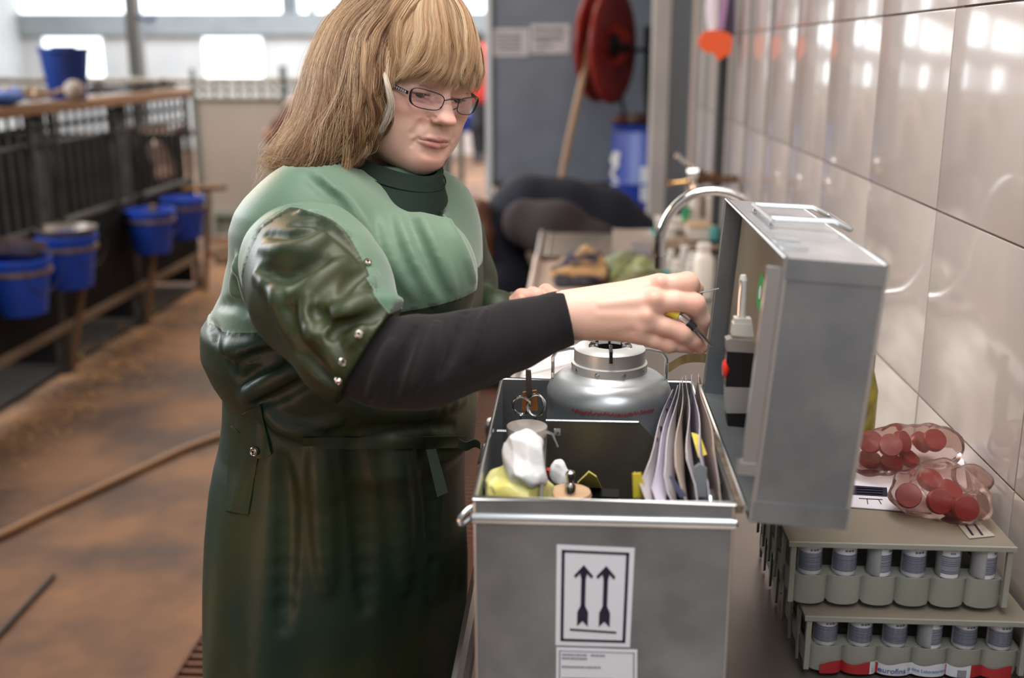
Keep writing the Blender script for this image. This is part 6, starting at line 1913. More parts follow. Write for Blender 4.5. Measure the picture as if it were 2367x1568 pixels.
def sheet_strands(guides, n, k, depth, jit, wave, rng, inward, clump=90, clumpf=0.75, short=0.0, lenj=0.12):
    G = np.stack([resample(g_, k) for g_ in guides])     # (m,k,3)
    m = len(G)
    T = np.linspace(0, 1, k)
    # clump centres
    cs = np.sort(rng.rand(clump) * (m - 1)); cd = rng.rand(clump) * depth
    cph = rng.rand(clump) * 6.28; cfr = 2.6 + rng.rand(clump) * 3.4; cam_ = (0.35 + rng.rand(clump)) * wave
    co = rng.normal(size=(clump, 3)) * jit * 2.2
    ctint = np.clip(0.5 + rng.normal(size=clump) * 0.28, 0, 1)
    s = rng.rand(n) * (m - 1)
    c = np.clip(np.searchsorted(cs, s) + rng.randint(-1, 2, n), 0, clump - 1)
    w = clumpf * rng.rand(n) ** 0.4
    out = np.zeros((n, k, 3))
    ss = s[:, None] * (1 - w[:, None] * T[None, :] ** .7) + cs[c][:, None] * (w[:, None] * T[None, :] ** .7)
    ss = np.clip(ss, 0, m - 1 - 1e-6)
    i = ss.astype(int); f = (ss - i)[..., None]
    kk = np.arange(k)[None, :].repeat(n, 0)
    # smooth blend between guides
    f2 = f * f * (3 - 2 * f) * .5 + f * .5
    A = G[i, kk] * (1 - f2) + G[np.minimum(i + 1, m - 1), kk] * f2
    # inward depth: towards the head axis
    d = (rng.rand(n) ** 1.3 * depth * 0.5 + cd[c] * 0.5)[:, None, None]
    ctr = np.array(inward)[None, None, :]
    dv = ctr - A; dv /= np.linalg.norm(dv, axis=2, keepdims=True) + 1e-9
    A = A + dv * d
    env = (T ** 1.1)[None, :, None]
    tang = np.gradient(A, axis=1); tang /= np.linalg.norm(tang, axis=2, keepdims=True) + 1e-9
    side = np.cross(tang, dv)
    ph = (cph[c][:, None] + cfr[c][:, None] * T[None, :] * 3.1)[..., None]
    A += side * np.sin(ph) * (cam_[c][:, None, None]) * env
    A += -dv * np.cos(ph * 0.9) * (cam_[c][:, None, None]) * env * 0.5
    A += co[c][:, None, :] * env
    j1 = rng.normal(size=(n, 1, 3)) * jit; j2 = rng.normal(size=(n, 1, 3)) * jit * 1.2
    A += j1 * (0.4 + 0.6 * env) + j2 * env * np.sin(T * 7)[None, :, None]
    # length variation
    L = 1 - lenj * rng.rand(n) ** 2 - short * rng.rand(n)
    out = np.zeros_like(A)
    tt = T[None, :] * L[:, None] * (k - 1)
    ii = np.clip(tt.astype(int), 0, k - 2); ff = (tt - ii)[..., None]
    rr = np.arange(n)[:, None]
    out = A[rr, ii] * (1 - ff) + A[rr, ii + 1] * ff
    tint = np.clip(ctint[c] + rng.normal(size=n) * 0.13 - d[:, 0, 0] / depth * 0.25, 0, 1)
    return out, tint, 1 - d[:, 0, 0] / depth


ROOT = H(.004, .020, .140)
ROOTB = H(.004, -.050, .130)


def W3(lst, t=None):
    q = [P(*q) for q in lst]
    if len(q) > 5 and lst[0][1] < 8:
        q[0] = ROOT.lerp(ROOTB, .5 if t is None else t)
    return q


def shell(A, tint_r, lo=1.035, hi=1.10, zmin=-.01):
    """keep strands outside the skull"""
    inv = np.array(HM.inverted())
    L = A.reshape(-1, 3) @ inv[:3, :3].T + inv[:3, 3]
    c = np.array((0, -.016, .042)); r = np.array((.080, .097, .087))
    q = (L - c) / r; k0 = np.linalg.norm(q, axis=1)
    tgt = (lo + (hi - lo) * np.repeat(tint_r, A.shape[1]))
    w = np.clip((L[:, 2] - zmin) / .02, 0, 1)
    sc = np.where(k0 < tgt, tgt / np.maximum(k0, .3), 1.0)
    sc = 1 + (sc - 1) * w
    L = c + (L - c) * sc[:, None]
    M = np.array(HM)
    return (L @ M[:3, :3].T + M[:3, 3]).reshape(A.shape)


def off_skin(A, marg, stick=False):
    """push strand points out of the face, using the head field"""
    F = HEADF; inv = np.array(HM.inverted()); M = np.array(HM)
    L = A.reshape(-1, 3) @ inv[:3, :3].T + inv[:3, 3]
    mg = (marg[:, None] + (np.linspace(0, 1, A.shape[1]) ** 2)[None, :] * (.003 if stick else 0)).ravel()

    def smp(p):
        q = (p - F.lo) / F.h
        i = np.clip(np.floor(q).astype(int), 0, F.n - 2); f = np.clip(q - i, 0, 1)
        r = 0
        for a in (0, 1):
            for b in (0, 1):
                for c in (0, 1):
                    w = (f[:, 0] if a else 1 - f[:, 0]) * (f[:, 1] if b else 1 - f[:, 1]) * (f[:, 2] if c else 1 - f[:, 2])
                    r = r + w * F.D[i[:, 0] + a, i[:, 1] + b, i[:, 2] + c]
        return r
    for _ in range(7 if stick else 4):
        d = smp(L); e = .002
        G = np.stack([smp(L + np.eye(3)[k] * e) - smp(L - np.eye(3)[k] * e) for k in range(3)], 1)
        G /= np.linalg.norm(G, axis=1, keepdims=True) + 1e-9
        m = np.clip(mg - d, -.012 if stick else 0, .02)
        L = L + G * m[:, None]
    return (L @ M[:3, :3].T + M[:3, 3]).reshape(A.shape)


rng = np.random.RandomState(11)
side_guides = [W3(g_, min(1, i_ * .18)) for i_, g_ in enumerate([
    [(962, 2, 1.455), (930, 55, 1.412), (898, 120, 1.392), (886, 190, 1.385), (891, 245, 1.392), (881, 290, 1.402), (858, 325, 1.415), (832, 345, 1.42)],
    [(950, -10, 1.46), (890, 50, 1.395), (862, 130, 1.37), (852, 210, 1.365), (852, 270, 1.372), (838, 320, 1.382), (815, 362, 1.39), (800, 392, 1.39)],
    [(930, -20, 1.465), (850, 45, 1.39), (818, 130, 1.36), (805, 220, 1.352), (795, 290, 1.355), (778, 340, 1.362), (752, 375, 1.37), (730, 392, 1.368)],
    [(915, -24, 1.47), (822, 30, 1.40), (772, 130, 1.37), (755, 225, 1.358), (737, 300, 1.352), (712, 350, 1.356), (684, 385, 1.365), (668, 398, 1.36)],
    [(905, -26, 1.48), (805, 18, 1.43), (745, 125, 1.40), (722, 225, 1.385), (697, 305, 1.375), (668, 355, 1.375), (645, 385, 1.38), (652, 402, 1.37)],
    [(898, -26, 1.49), (795, 12, 1.47), (728, 120, 1.445), (702, 220, 1.43), (673, 305, 1.42), (648, 350, 1.415), (637, 380, 1.41), (645, 400, 1.40)],
    [(893, -25, 1.505), (790, 8, 1.51), (722, 118, 1.50), (697, 220, 1.49), (670, 308, 1.475), (650, 348, 1.465), (640, 375, 1.455), (650, 395, 1.445)],
    [(893, -22, 1.53), (795, 10, 1.56), (728, 120, 1.57), (708, 222, 1.56), (684, 305, 1.54), (668, 350, 1.52), (660, 380, 1.50), (668, 395, 1.49)],
    [(898, -20, 1.55), (800, 25, 1.60), (775, 120, 1.62), (765, 220, 1.62), (755, 305, 1.60), (748, 350, 1.58), (742, 378, 1.56), (744, 395, 1.55)],
    [(915, -15, 1.57), (860, 25, 1.63), (850, 120, 1.655), (860, 220, 1.65), (880, 300, 1.64), (900, 350, 1.62), (915, 385, 1.60), (925, 400, 1.59)],
])]
far_guides = [W3(g_) for g_ in [
    [(930, -10, 1.57), (940, 40, 1.62), (970, 130, 1.64), (985, 230, 1.635), (1000, 310, 1.615), (1000, 365, 1.60), (990, 410, 1.585), (1005, 440, 1.57)],
    [(950, -10, 1.56), (1000, 40, 1.60), (1035, 130, 1.61), (1042, 230, 1.60), (1040, 310, 1.59), (1026, 360, 1.575), (1005, 405, 1.565), (1018, 440, 1.56)],
    [(965, -10, 1.55), (1035, 40, 1.57), (1068, 130, 1.58), (1062, 230, 1.59), (1048, 310, 1.585), (1032, 365, 1.575), (1012, 405, 1.565), (1050, 445, 1.56)],
]]
bang_guides = [W3(g_, 0.35 - i_ * .05) for i_, g_ in enumerate([
    [(940, -5, 1.455), (918, 30, 1.42), (895, 75, 1.40), (888, 120, 1.385), (888, 165, 1.382), (890, 205, 1.384)],
    [(955, -8, 1.455), (952, 30, 1.42), (940, 75, 1.40), (920, 120, 1.388), (904, 155, 1.382), (894, 185, 1.384)],
    [(968, -10, 1.455), (985, 30, 1.415), (990, 75, 1.395), (978, 115, 1.388), (955, 150, 1.388), (925, 178, 1.385)],
    [(975, -12, 1.46), (1010, 30, 1.42), (1028, 75, 1.40), (1030, 120, 1.395), (1015, 160, 1.398), (985, 190, 1.400)],
    [(980, -14, 1.465), (1030, 28, 1.435), (1055, 75, 1.415), (1064, 120, 1.41), (1060, 160, 1.408), (1040, 195, 1.410)],
    [(985, -15, 1.48), (1034, 28, 1.46), (1068, 75, 1.445), (1080, 120, 1.435), (1078, 160, 1.43), (1066, 192, 1.430)],
    [(985, -16, 1.50), (1036, 28, 1.495), (1062, 75, 1.48), (1078, 120, 1.47), (1082, 155, 1.465), (1076, 185, 1.463)],
    [(980, -16, 1.53), (1030, 28, 1.54), (1062, 75, 1.535), (1074, 120, 1.53), (1076, 150, 1.525), (1070, 170, 1.52)],
])]
hc = H(0, -.01, .0)
hc_low = H(0, -.03, -.05)
m_hair = hair_mat('hair_blond', (0.085, 0.036, 0.014), (0.29, 0.165, 0.078), (0.60, 0.46, 0.30))
A1, t1, u1 = sheet_strands(side_guides, 21000, 30, .034, .0021, .0110, rng, hc_low, clump=230, clumpf=.85)
A2, t2, u2 = sheet_strands(far_guides, 3000, 22, .012, .0014, .004, rng, hc_low, clump=26, clumpf=.7)
A3, t3, u3 = sheet_strands(bang_guides, 10000, 18, .010, .0013, .0030, rng, hc, clump=90, clumpf=.7, lenj=.16)
t1 = np.clip(t1 * .95, 0, 1); t3 = np.clip(t3 * .8 + .22, 0, 1); t2 = np.clip(t2 + .25, 0, 1)
# loose fly-away hairs
A4, t4, u4 = sheet_strands(side_guides[2:8], 1300, 22, .004, .006, .012, rng, hc_low, clump=200, clumpf=.2)

k_ = A1.shape[1]; e_ = np.clip((np.linspace(0, 1, k_) - .72) / .28, 0, 1) ** 2
cu_ = rng.rand(len(A1))[:, None, None] ** 2 * e_[None, :, None]
A1 += cu_ * (np.array(-CR * .030 + CU * .012)[None, None, :]) * (rng.rand(len(A1))[:, None, None] * 1.6 - .35)
A1 = shell(A1, u1, 1.03, 1.10); A2 = shell(A2, u2); t3 = .5 + (t3 - .5) * .62
A3 = off_skin(A3, .003 + .0105 * u3, True)
A4 = shell(A4, rng.rand(len(A4)), 1.1, 1.2)
o = make_strands('hair', A1, np.full(len(A1), .00027), t1, m_hair, woman)
tag(o, 'wavy dark blond shoulder-length hair')
far = A2
make_strands('hair', far, np.full(len(far), .00030), t2, m_hair, woman)
make_strands("fringe", A3, np.full(len(A3), .00024), t3, m_hair, woman)
make_strands('flyaway_hair', A4, np.full(len(A4), .00010), np.clip(t4 + .2, 0, 1), m_hair, woman)
# grey lock beside the cheek
lock = [W3(g_) for g_ in [
    [(884, 150, 1.395), (896, 190, 1.380), (903, 220, 1.380), (903, 250, 1.384), (893, 285, 1.392), (874, 305, 1.40), (860, 314, 1.404)],
    [(876, 150, 1.398), (887, 185, 1.379), (892, 220, 1.378), (892, 250, 1.382), (884, 280, 1.388), (868, 300, 1.394), (854, 310, 1.398)]]]
A5, t5, u5 = sheet_strands(lock, 300, 14, .005, .0015, .002, rng, hc, clump=8, clumpf=.4)
lockm = hair_mat('hair_grey', (0.26, 0.20, 0.145), (0.38, 0.32, 0.255), (0.52, 0.46, 0.39))
tag(make_strands('hair_lock', A5, np.full(len(A5), .00028), t5, lockm, woman), 'pale grey lock of hair at the cheek')

# undercoat: an inner mass so no scalp shows
HUf = Field((-0.13, -0.16, -0.21), (0.13, 0.10, 0.155), 0.004)
HUf.ell((0, -.016, .042), (.080, .097, .087))
for s in (-1, 1):
    HUf.chain([(s * .050, -.030, .03), (s * .066, -.050, -.03), (s * .070, -.075, -.09), (s * .062, -.10, -.13)], [.030, .028, .022, .010], .03)
HUf.chain([(0, -.05, .03), (0, -.095, -.04), (0, -.12, -.10), (0, -.135, -.14)], [.055, .048, .036, .016], .04)
HUf.ell((0, .090, -.030), (.082, .078, .096), .010, sub=True)
uV, uQ = HUf.mesh()
m_under = mat('hair_undercoat', (0.13, 0.070, 0.034), 0.7, col2=(0.07, 0.035, 0.018), nscale=40, stretch=(3, 3, .5), bump=.8, bscale=70, bstretch=(6, 6, .6), bdist=.004)
np_obj('hair_undercoat', to_world(uV, HM), uQ, m_under, woman)
# ------------------------------------------------------------------ smock, sleeves, hands
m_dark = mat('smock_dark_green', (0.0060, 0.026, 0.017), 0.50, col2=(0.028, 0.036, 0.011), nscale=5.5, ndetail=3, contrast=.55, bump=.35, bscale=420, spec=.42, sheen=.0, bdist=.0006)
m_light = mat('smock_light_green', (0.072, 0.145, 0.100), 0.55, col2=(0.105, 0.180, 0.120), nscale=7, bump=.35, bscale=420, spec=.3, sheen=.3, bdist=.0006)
m_collar = mat('collar_green', (0.004, 0.014, 0.009), 0.75, bump=.3, bscale=500, spec=.2, bdist=.0006)
m_knit = mat('knit_sleeve', (0.012, 0.011, 0.013), 0.9, bump=.5, bscale=700, spec=.15, sheen=.12, bdist=.0006)
m_snap = mat('snap_metal', (0.55, 0.52, 0.48), 0.25, 1.0)
m_trouser = mat('trouser_cloth', (0.02, 0.022, 0.03), 0.9)
m_boot = mat('boot_rubber', (0.012, 0.02, 0.014), 0.35)

YC = 1.47
TW = math.radians(32)
TF = Vector((math.cos(TW), -math.sin(TW), 0)); TL = Vector((-math.sin(TW), -math.cos(TW), 0))  # forward, towards her right
ROWS = [(385, 800, 935, .080), (405, 745, 985, .112), (430, 680, 1015, .150), (460, 640, 1040, .180), (500, 603, 1062, .196), (550, 580, 1083, .200),
        (600, 563, 1098, .203), (650, 550, 1110, .206), (700, 520, 1112, .206), (740, 490, 1108, .206), (800, 488, 1102, .202), (850, 512, 1098, .196),
        (885, 540, 1097, .192), (950, 535, 1098, .190), (1010, 525, 1096, .190), (1045, 518, 1072, .190), (1100, 511, 1068, .196), (1200, 509, 1068, .206),
        (1300, 512, 1070, .215), (1400, 517, 1066, .222), (1568, 520, 1060, .232), (1900, 530, 1055, .25), (2200, 540, 1050, .26)]
rz, rc, raf, ral = [], [], [], []
for y, xb, xf, al in ROWS:
    a, b = PY(xb, y, YC), PY(xf, y, YC)
    hx = (b.x - a.x) / 2; s_ = math.sin(TW); c_ = math.cos(TW)
    rz.append((a.z + b.z) / 2); rc.append((a.x + b.x) / 2); ral.append(al)
    raf.append(math.sqrt(max(hx * hx - (al * s_) ** 2, (0.55 * hx) ** 2)) / c_)
rz, rc, raf, ral = [np.array(q)[::-1] for q in (rz, rc, raf, ral)]


def C4(pts): return [(450 + a / 2.09, 350 + b / 2.09) for a, b in pts]


# --- trunk
TFd = Field((-.62, 1.10, .30), (.02, 1.86, 1.43), .0045)
X_, Y_, Z_ = TFd.ax[0][:, None, None], TFd.ax[1][None, :, None], TFd.ax[2][None, None, :]
cz = np.interp(TFd.ax[2], rz, rc)[None, None, :]; af = np.interp(TFd.ax[2], rz, raf)[None, None, :]; al = np.interp(TFd.ax[2], rz, ral)[None, None, :]
u_ = (X_ - cz) * TF.x + (Y_ - YC) * TF.y; w_ = (X_ - cz) * TL.x + (Y_ - YC) * TL.y
th_ = np.arctan2(w_, u_)
skirt = np.clip((1.02 - Z_) / .25, 0, 1)
rip = (np.sin(th_ * 9 + 2 * np.sin(Z_ * 5)) + .6 * np.sin(th_ * 15 + 1.3 + Z_ * 3)) * .0030 * skirt
k0 = np.sqrt((u_ / af) ** 2 + (w_ / al) ** 2)
D_ = ((k0 - 1) * np.minimum(af, al) * .92 + rip).astype(np.float32)
top = float(rz[-1]); D_ = np.maximum(D_, Z_ - top + .002)
TFd.D = D_.astype(np.float32)
# shoulders bulges
TFd.ell(tuple(P(720, 520, 1.37)), (.085, .085, .075), .05)
TFd.ell(tuple(P(985, 530, 1.60)), (.066, .075, .075), .05)
TFd.ell(tuple(P(985, 640, 1.38)), (.066, .066, .080), .06)       # bust
for pts, r, k, sink, sub in [
    ([(980, 320), (1060, 500), (1165, 712)], .007, .016, .003, False),
    ([(1080, 290), (1190, 520), (1250, 690)], .006, .015, .003, False),
    ([(1180, 260), (1290, 480), (1345, 630)], .006, .015, .003, False),
    ([(900, 330), (960, 520), (1060, 700)], .006, .016, .002, False),
    ([(1030, 300), (1120, 520), (1205, 700)], .006, .014, -.001, True),
    ([(590, 110), (720, 250), (830, 420), (940, 620)], .008, .018, .002, False),
    ([(540, 120), (690, 240), (760, 330)], .006, .014, -.001, True),
    ([(225, 520), (262, 660), (300, 790)], .009, .016, .002, False),
    ([(262, 480), (290, 600), (330, 760)], .007, .012, -.002, True),
    ([(205, 520), (195, 640), (200, 720)], .006, .012, .002, False),
    ([(120, 740), (200, 745), (290, 800)], .007, .014, -.001, True),
    ([(75, 830), (130, 930), (200, 1070)], .007, .016, -.001, True),
    ([(150, 900), (200, 960), (330, 930)], .010, .018, .002, False),
    ([(230, 1010), (350, 985), (520, 975)], .007, .014, -.002, True),
    ([(240, 1190), (350, 1120), (480, 1055), (560, 1040)], .013, .020, .000, False),
    ([(220, 1120), (300, 1060), (430, 1010)], .006, .014, -.001, True),
    ([(300, 1230), (420, 1180), (560, 1110), (700, 1130)], .008, .016, -.002, True),
    ([(340, 1240), (430, 1320), (560, 1350), (700, 1290)], .010, .020, .002, False),
    ([(560, 1370), (760, 1370), (980, 1330), (1250, 1330)], .008, .016, -.003, True),
    ([(700, 1190), (860, 1250), (1100, 1250), (1300, 1190)], .010, .022, .002, False),
    ([(600, 1420), (620, 1700), (640, 2100)], .012, .03, .002, False),
    ([(760, 1420), (800, 1700), (830, 2200)], .010, .03, -.003, True),
    ([(960, 1400), (990, 1700), (1010, 2100)], .012, .03, .002, False),
    ([(1120, 1420), (1150, 1600), (1160, 2100)], .010, .03, -.003, True),
    ([(420, 1500), (440, 1800), (430, 2300)], .010, .03, -.003, True),
]:
    fold(TFd, C4(pts), r * .8, k * .62, sink, sub)
tV, tQ = TFd.mesh(); tV = smooth_mesh(tV, tQ, 1, .4)
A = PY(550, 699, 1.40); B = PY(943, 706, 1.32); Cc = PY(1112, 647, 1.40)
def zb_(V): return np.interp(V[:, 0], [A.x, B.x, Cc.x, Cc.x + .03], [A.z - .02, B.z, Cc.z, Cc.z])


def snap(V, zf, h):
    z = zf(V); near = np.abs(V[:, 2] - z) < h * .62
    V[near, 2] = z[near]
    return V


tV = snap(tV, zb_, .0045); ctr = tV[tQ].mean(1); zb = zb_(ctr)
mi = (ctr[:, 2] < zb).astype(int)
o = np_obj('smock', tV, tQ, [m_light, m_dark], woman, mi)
tag(o, 'dark green smock with a light green yoke')

# --- near sleeve
SF = Field((-.56, .98, .98), (-.13, 1.56, 1.43), .003)
SF.chain([tuple(P(*q)) for q in [(705, 528, 1.400), (715, 612, 1.335), (745, 680, 1.275), (800, 770, 1.225), (815, 810, 1.212)]], [.060, .078, .080, .062, .056], .03)
SF.chain([tuple(P(*q)) for q in [(815, 810, 1.212), (880, 815, 1.208), (960, 830, 1.21)]], [.056, .057, .058], .02)
for pts, r, k, sink, sub in [
    ([(300, 600), (420, 700), (530, 690), (620, 610), (720, 540)], .011, .018, .002, False),
    ([(560, 915), (640, 840), (720, 770), (800, 670), (860, 590)], .011, .018, .001, False),
    ([(330, 470), (450, 485), (560, 465), (640, 400)], .009, .018, .002, False),
    ([(540, 700), (548, 800), (562, 900)], .008, .014, .001, False),
    ([(700, 790), (820, 740), (980, 725)], .010, .016, .002, False),
    ([(575, 760), (610, 800), (600, 850)], .008, .012, -.003, True),
    ([(320, 560), (440, 600), (560, 560), (640, 510)], .008, .014, -.002, True),
    ([(350, 400), (480, 400), (600, 370)], .006, .012, -.002, True),
    ([(420, 820), (520, 960), (640, 1080), (700, 1120)], .009, .014, -.002, True),
    ([(700, 700), (760, 620), (850, 560)], .007, .014, -.002, True),
    ([(620, 900), (680, 1000), (720, 1100)], .008, .014, .002, False),
    ([(380, 680), (450, 820), (540, 940)], .010, .018, .002, False),
    ([(660, 900), (700, 850), (760, 840), (900, 790)], .007, .012, -.002, True),
    ([(740, 940), (780, 900), (820, 860)], .006, .012, .001, False),
    ([(500, 300), (620, 320), (740, 400)], .006, .012, .001, False),
    ([(480, 350), (600, 350), (720, 430), (820, 540)], .006, .012, -.002, True),
]:
    fold(SF, C4(pts), r * .8, k * .62, sink, sub, d0=.8)
hp = P(852, 820, 1.21); ha = P(905, 738, 1.21); hb = P(800, 905, 1.21)
hn = ((hb - ha).cross(CF)).normalized()
if hn.dot(CR) < 0: hn = -hn
X_, Y_, Z_ = SF.ax[0][:, None, None], SF.ax[1][None, :, None], SF.ax[2][None, None, :]
SF.D = np.maximum(SF.D, ((X_ - hp.x) * hn.x + (Y_ - hp.y) * hn.y + (Z_ - hp.z) * hn.z)).astype(np.float32)
sV, sQ = SF.mesh(); sV = smooth_mesh(sV, sQ, 2, .4)
seam = [PY(x, y, 1.24) for x, y in [(560, 640), (584, 565), (593, 532), (613, 513), (646, 489), (665, 479), (718, 489), (775, 508), (814, 537), (861, 604), (905, 666), (943, 712)]]
def seam_d(V):
    """signed distance in the x-z plane to the shoulder seam and the nearest seam point"""
    q = V[:, [0, 2]].copy(); q[:, 1] += (V[:, 1] - 1.24) * .15
    pl = resample([(p.x, p.z, 0) for p in seam], 60)[:, :2]
    best = np.full(len(q), 9.0); sg = np.ones(len(q)); near = q.copy()
    for a, c in zip(pl[:-1], pl[1:]):
        ba = c - a; t = np.clip(((q - a) @ ba) / (ba @ ba), 0, 1); n = a + t[:, None] * ba; d = np.linalg.norm(q - n, axis=1)
        s = np.sign(ba[0] * (q[:, 1] - a[1]) - ba[1] * (q[:, 0] - a[0])); m = d < best
        best[m] = d[m]; sg[m] = s[m]; near[m] = n[m]
    near[:, 1] -= (V[:, 1] - 1.24) * .15
    return best * sg, near


sd, nr = seam_d(sV); m_ = (np.abs(sd) < .0021) & (sV[:, 1] < 1.36)
sV[m_, 0] = nr[m_, 0]; sV[m_, 2] = nr[m_, 1]
ctr = sV[sQ].mean(1)
mi = (seam_d(ctr)[0] < 0).astype(int)
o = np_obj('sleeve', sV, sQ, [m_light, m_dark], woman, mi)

# --- knitted undersleeve
UF = Field((-.40, 1.02, .98), (.03, 1.40, 1.30), .0022)
ax_ = [(800, 800, 1.215), (880, 838, 1.208), (960, 838, 1.208), (1000, 834, 1.21), (1100, 805, 1.225), (1200, 772, 1.245), (1270, 747, 1.258), (1318, 732, 1.265)]
axs = resample([P(*q) for q in ax_], 60)
rads = np.interp(np.linspace(0, 7, 60), range(8), [.045, .050, .0515, .0505, .0435, .0370, .0325, .0290])
r2 = np.random.RandomState(5)
wr = np.zeros(60)
for c_ in range(26):
    p_ = r2.rand() ** .8 * 60; wr += r2.uniform(-.0018, .0024) * np.exp(-((np.arange(60) - p_) / r2.uniform(.9, 2.0)) ** 2)
wr *= np.linspace(1.15, .35, 60)
UF.chain([tuple(p) for p in axs], list(rads + wr), .004)
for pts, r, k, sink, sub in [
    ([(905, 790), (880, 850), (850, 930)], .004, .008, 0, False), ([(960, 760), (925, 850), (905, 930)], .004, .008, -.001, True),
    ([(1010, 750), (985, 830), (960, 900)], .004, .009, 0, False), ([(1075, 725), (1050, 800), (1020, 870)], .0035, .008, -.001, True),
    ([(1130, 715), (1105, 770), (1085, 830)], .0035, .008, 0, False)]:
    fold(UF, pts, r, k, sink, sub, d0=.8)
cq = P(1314, 730, 1.265); cn = (P(1400, 700, 1.265) - P(1250, 752, 1.262)).normalized()
cn = (CR * .975 + CU * .22).normalized()
X_, Y_, Z_ = UF.ax[0][:, None, None], UF.ax[1][None, :, None], UF.ax[2][None, None, :]
UF.D = np.maximum(UF.D, ((X_ - cq.x) * cn.x + (Y_ - cq.y) * cn.y + (Z_ - cq.z) * cn.z)).astype(np.float32)
kV, kQ = UF.mesh()
np_obj('undersleeve', kV, kQ, m_knit, woman)

# --- far arm
LF = Field((-.30, 1.40, .95), (-.03, 1.86, 1.35), .004)
LF.chain([tuple(P(*q)) for q in [(1010, 560, 1.64), (1040, 660, 1.72), (1060, 760, 1.72), (1100, 745, 1.66), (1150, 722, 1.63)]], [.075, .070, .055, .042, .034], .03)
lV, lQ = LF.mesh(); np_obj('sleeve', lV, lQ, m_dark, woman)

# --- collar
mb = MB()
Cb = P(872, 412, 1.475); Ct = P(905, 352, 1.485)
fd = (TF + Vector((0, 0, -.42))).normalized(); n_ = 40
prof = [(0.0, .100, .098), (.25, .093, .090), (.55, .085, .080), (.8, .078, .073), (1.0, .074, .069), (1.03, .070, .065), (.98, .066, .061), (.6, .070, .064), (.1, .078, .074)]
vs = []
for t, a, b in prof:
    c = Cb.lerp(Ct, t)
    for j in range(n_):
        an = 2 * math.pi * j / n_
        wob = 1 + .02 * math.sin(an * 3 + t * 2)
        vs.append(c + fd * math.cos(an) * a * wob * (1.06 if math.cos(an) > 0 else 1) + TL * math.sin(an) * b * wob)
fs = [(i * n_ + j, i * n_ + (j + 1) % n_, (i + 1) * n_ + (j + 1) % n_, (i + 1) * n_ + j) for i in range(len(prof) - 1) for j in range(n_)]
mb.add(vs, fs, 0, True)
# stitched seam along the collar
sm_ = []
for j in range(n_):
    an = 2 * math.pi * j / n_; c = Cb.lerp(Ct, .62)
    sm_.append(c + fd * math.cos(an) * .084 * (1.06 if math.cos(an) > 0 else 1) + TL * math.sin(an) * .079)
mb.tube(sm_, .0012, 6, 0, closed=True)
o = obj('collar', mb, m_collar, woman); tag(o, 'dark green stand-up collar')

# --- press studs, pocket flap, belt
def stud(x, y, F, d0=.8, r=.0060, M=m_snap, off=0.0):
    h_ = F.hit(x, y, d0, 1.9)
    if h_ is None: return
    e = .004
    gx = Vector([F.sample(h_ + Vector(v) * e) - F.sample(h_ - Vector(v) * e) for v in ((1, 0, 0), (0, 1, 0), (0, 0, 1))]).normalized()
    q = gx.to_track_quat('Z', 'Y').to_matrix().to_4x4()
    mb = MB(); T_ = Matrix.Translation(h_ + gx * off) @ q
    mb.lathe([(r * .35, .0028), (r * .45, .0014), (r * .62, .0018), (r * .80, .0032), (r, .0022), (r * 1.02, -.001)], (0, 0, 0), 20, 0, M=T_, capb=False, capt=True)
    mb.f = mb.f; obj('press_stud', mb, M, woman)


for x, y in [(829, 773), (790, 838), (783, 880), (849, 607)]:
    stud(x, y, SF, r=.0048)


def patch(name, F, corners, nu, nv, off, m, th=.0015, d0=.9, outline=None):
    """cloth piece lying on the field between four picture corners"""
    a, b, c, d = corners
    G = []
    for i in range(nu):
        row = []
        for j in range(nv):
            s, t = i / (nu - 1), j / (nv - 1)
            x = (a[0] * (1 - s) + b[0] * s) * (1 - t) + (d[0] * (1 - s) + c[0] * s) * t
            y = (a[1] * (1 - s) + b[1] * s) * (1 - t) + (d[1] * (1 - s) + c[1] * s) * t
            if outline: x, y = outline(s, t, x, y)
            h_ = F.hit(x, y, d0, 1.9) or P(x, y, 1.3)
            row.append(h_ - ray(x, y).normalized() * (off + .0012 * math.sin(s * 9 + t * 5)))
        G.append(row)
    mb = MB(); mb.sheet(G, th); mb.sheet([r_[::-1] for r_ in G], .0)
    return obj(name, mb, m, woman)


patch('pocket_flap', TFd, [(552, 962), (602, 935), (628, 1050), (560, 1015)], 10, 12, .004, m_dark,
      outline=lambda s, t, x, y: (x, y + 26 * math.sin(math.pi * s) * t))
patch('pocket', TFd, [(535, 985), (600, 1040), (575, 1190), (522, 1180)], 8, 12, .002, m_dark)
stud(596, 1041, TFd, r=.0062, off=.0065)
patch('belt', TFd, [(700, 1012), (1075, 1008), (1082, 1036), (700, 1040)], 24, 4, .003, m_dark)
mb = MB()
e1 = P(1068, 1024, 1.40)
mb.sheet([[P(1060 + 50 * t, 1012 + 12 * t + 6 * math.sin(t * 6), 1.40 + .015 * t), P(1060 + 50 * t, 1034 + 6 * t + 6 * math.sin(t * 6), 1.405 + .015 * t)] for t in np.linspace(0, 1, 9)], .002)
obj('belt_end', mb, m_dark, woman); mb = MB()
mb.sheet([[P(985 + 26 * t, 1040 + 110 * t, 1.335 + .002 * t), P(1008 + 28 * t, 1038 + 100 * t, 1.34)] for t in np.linspace(0, 1, 7)], .002)
obj('belt_end', mb, m_dark, woman)

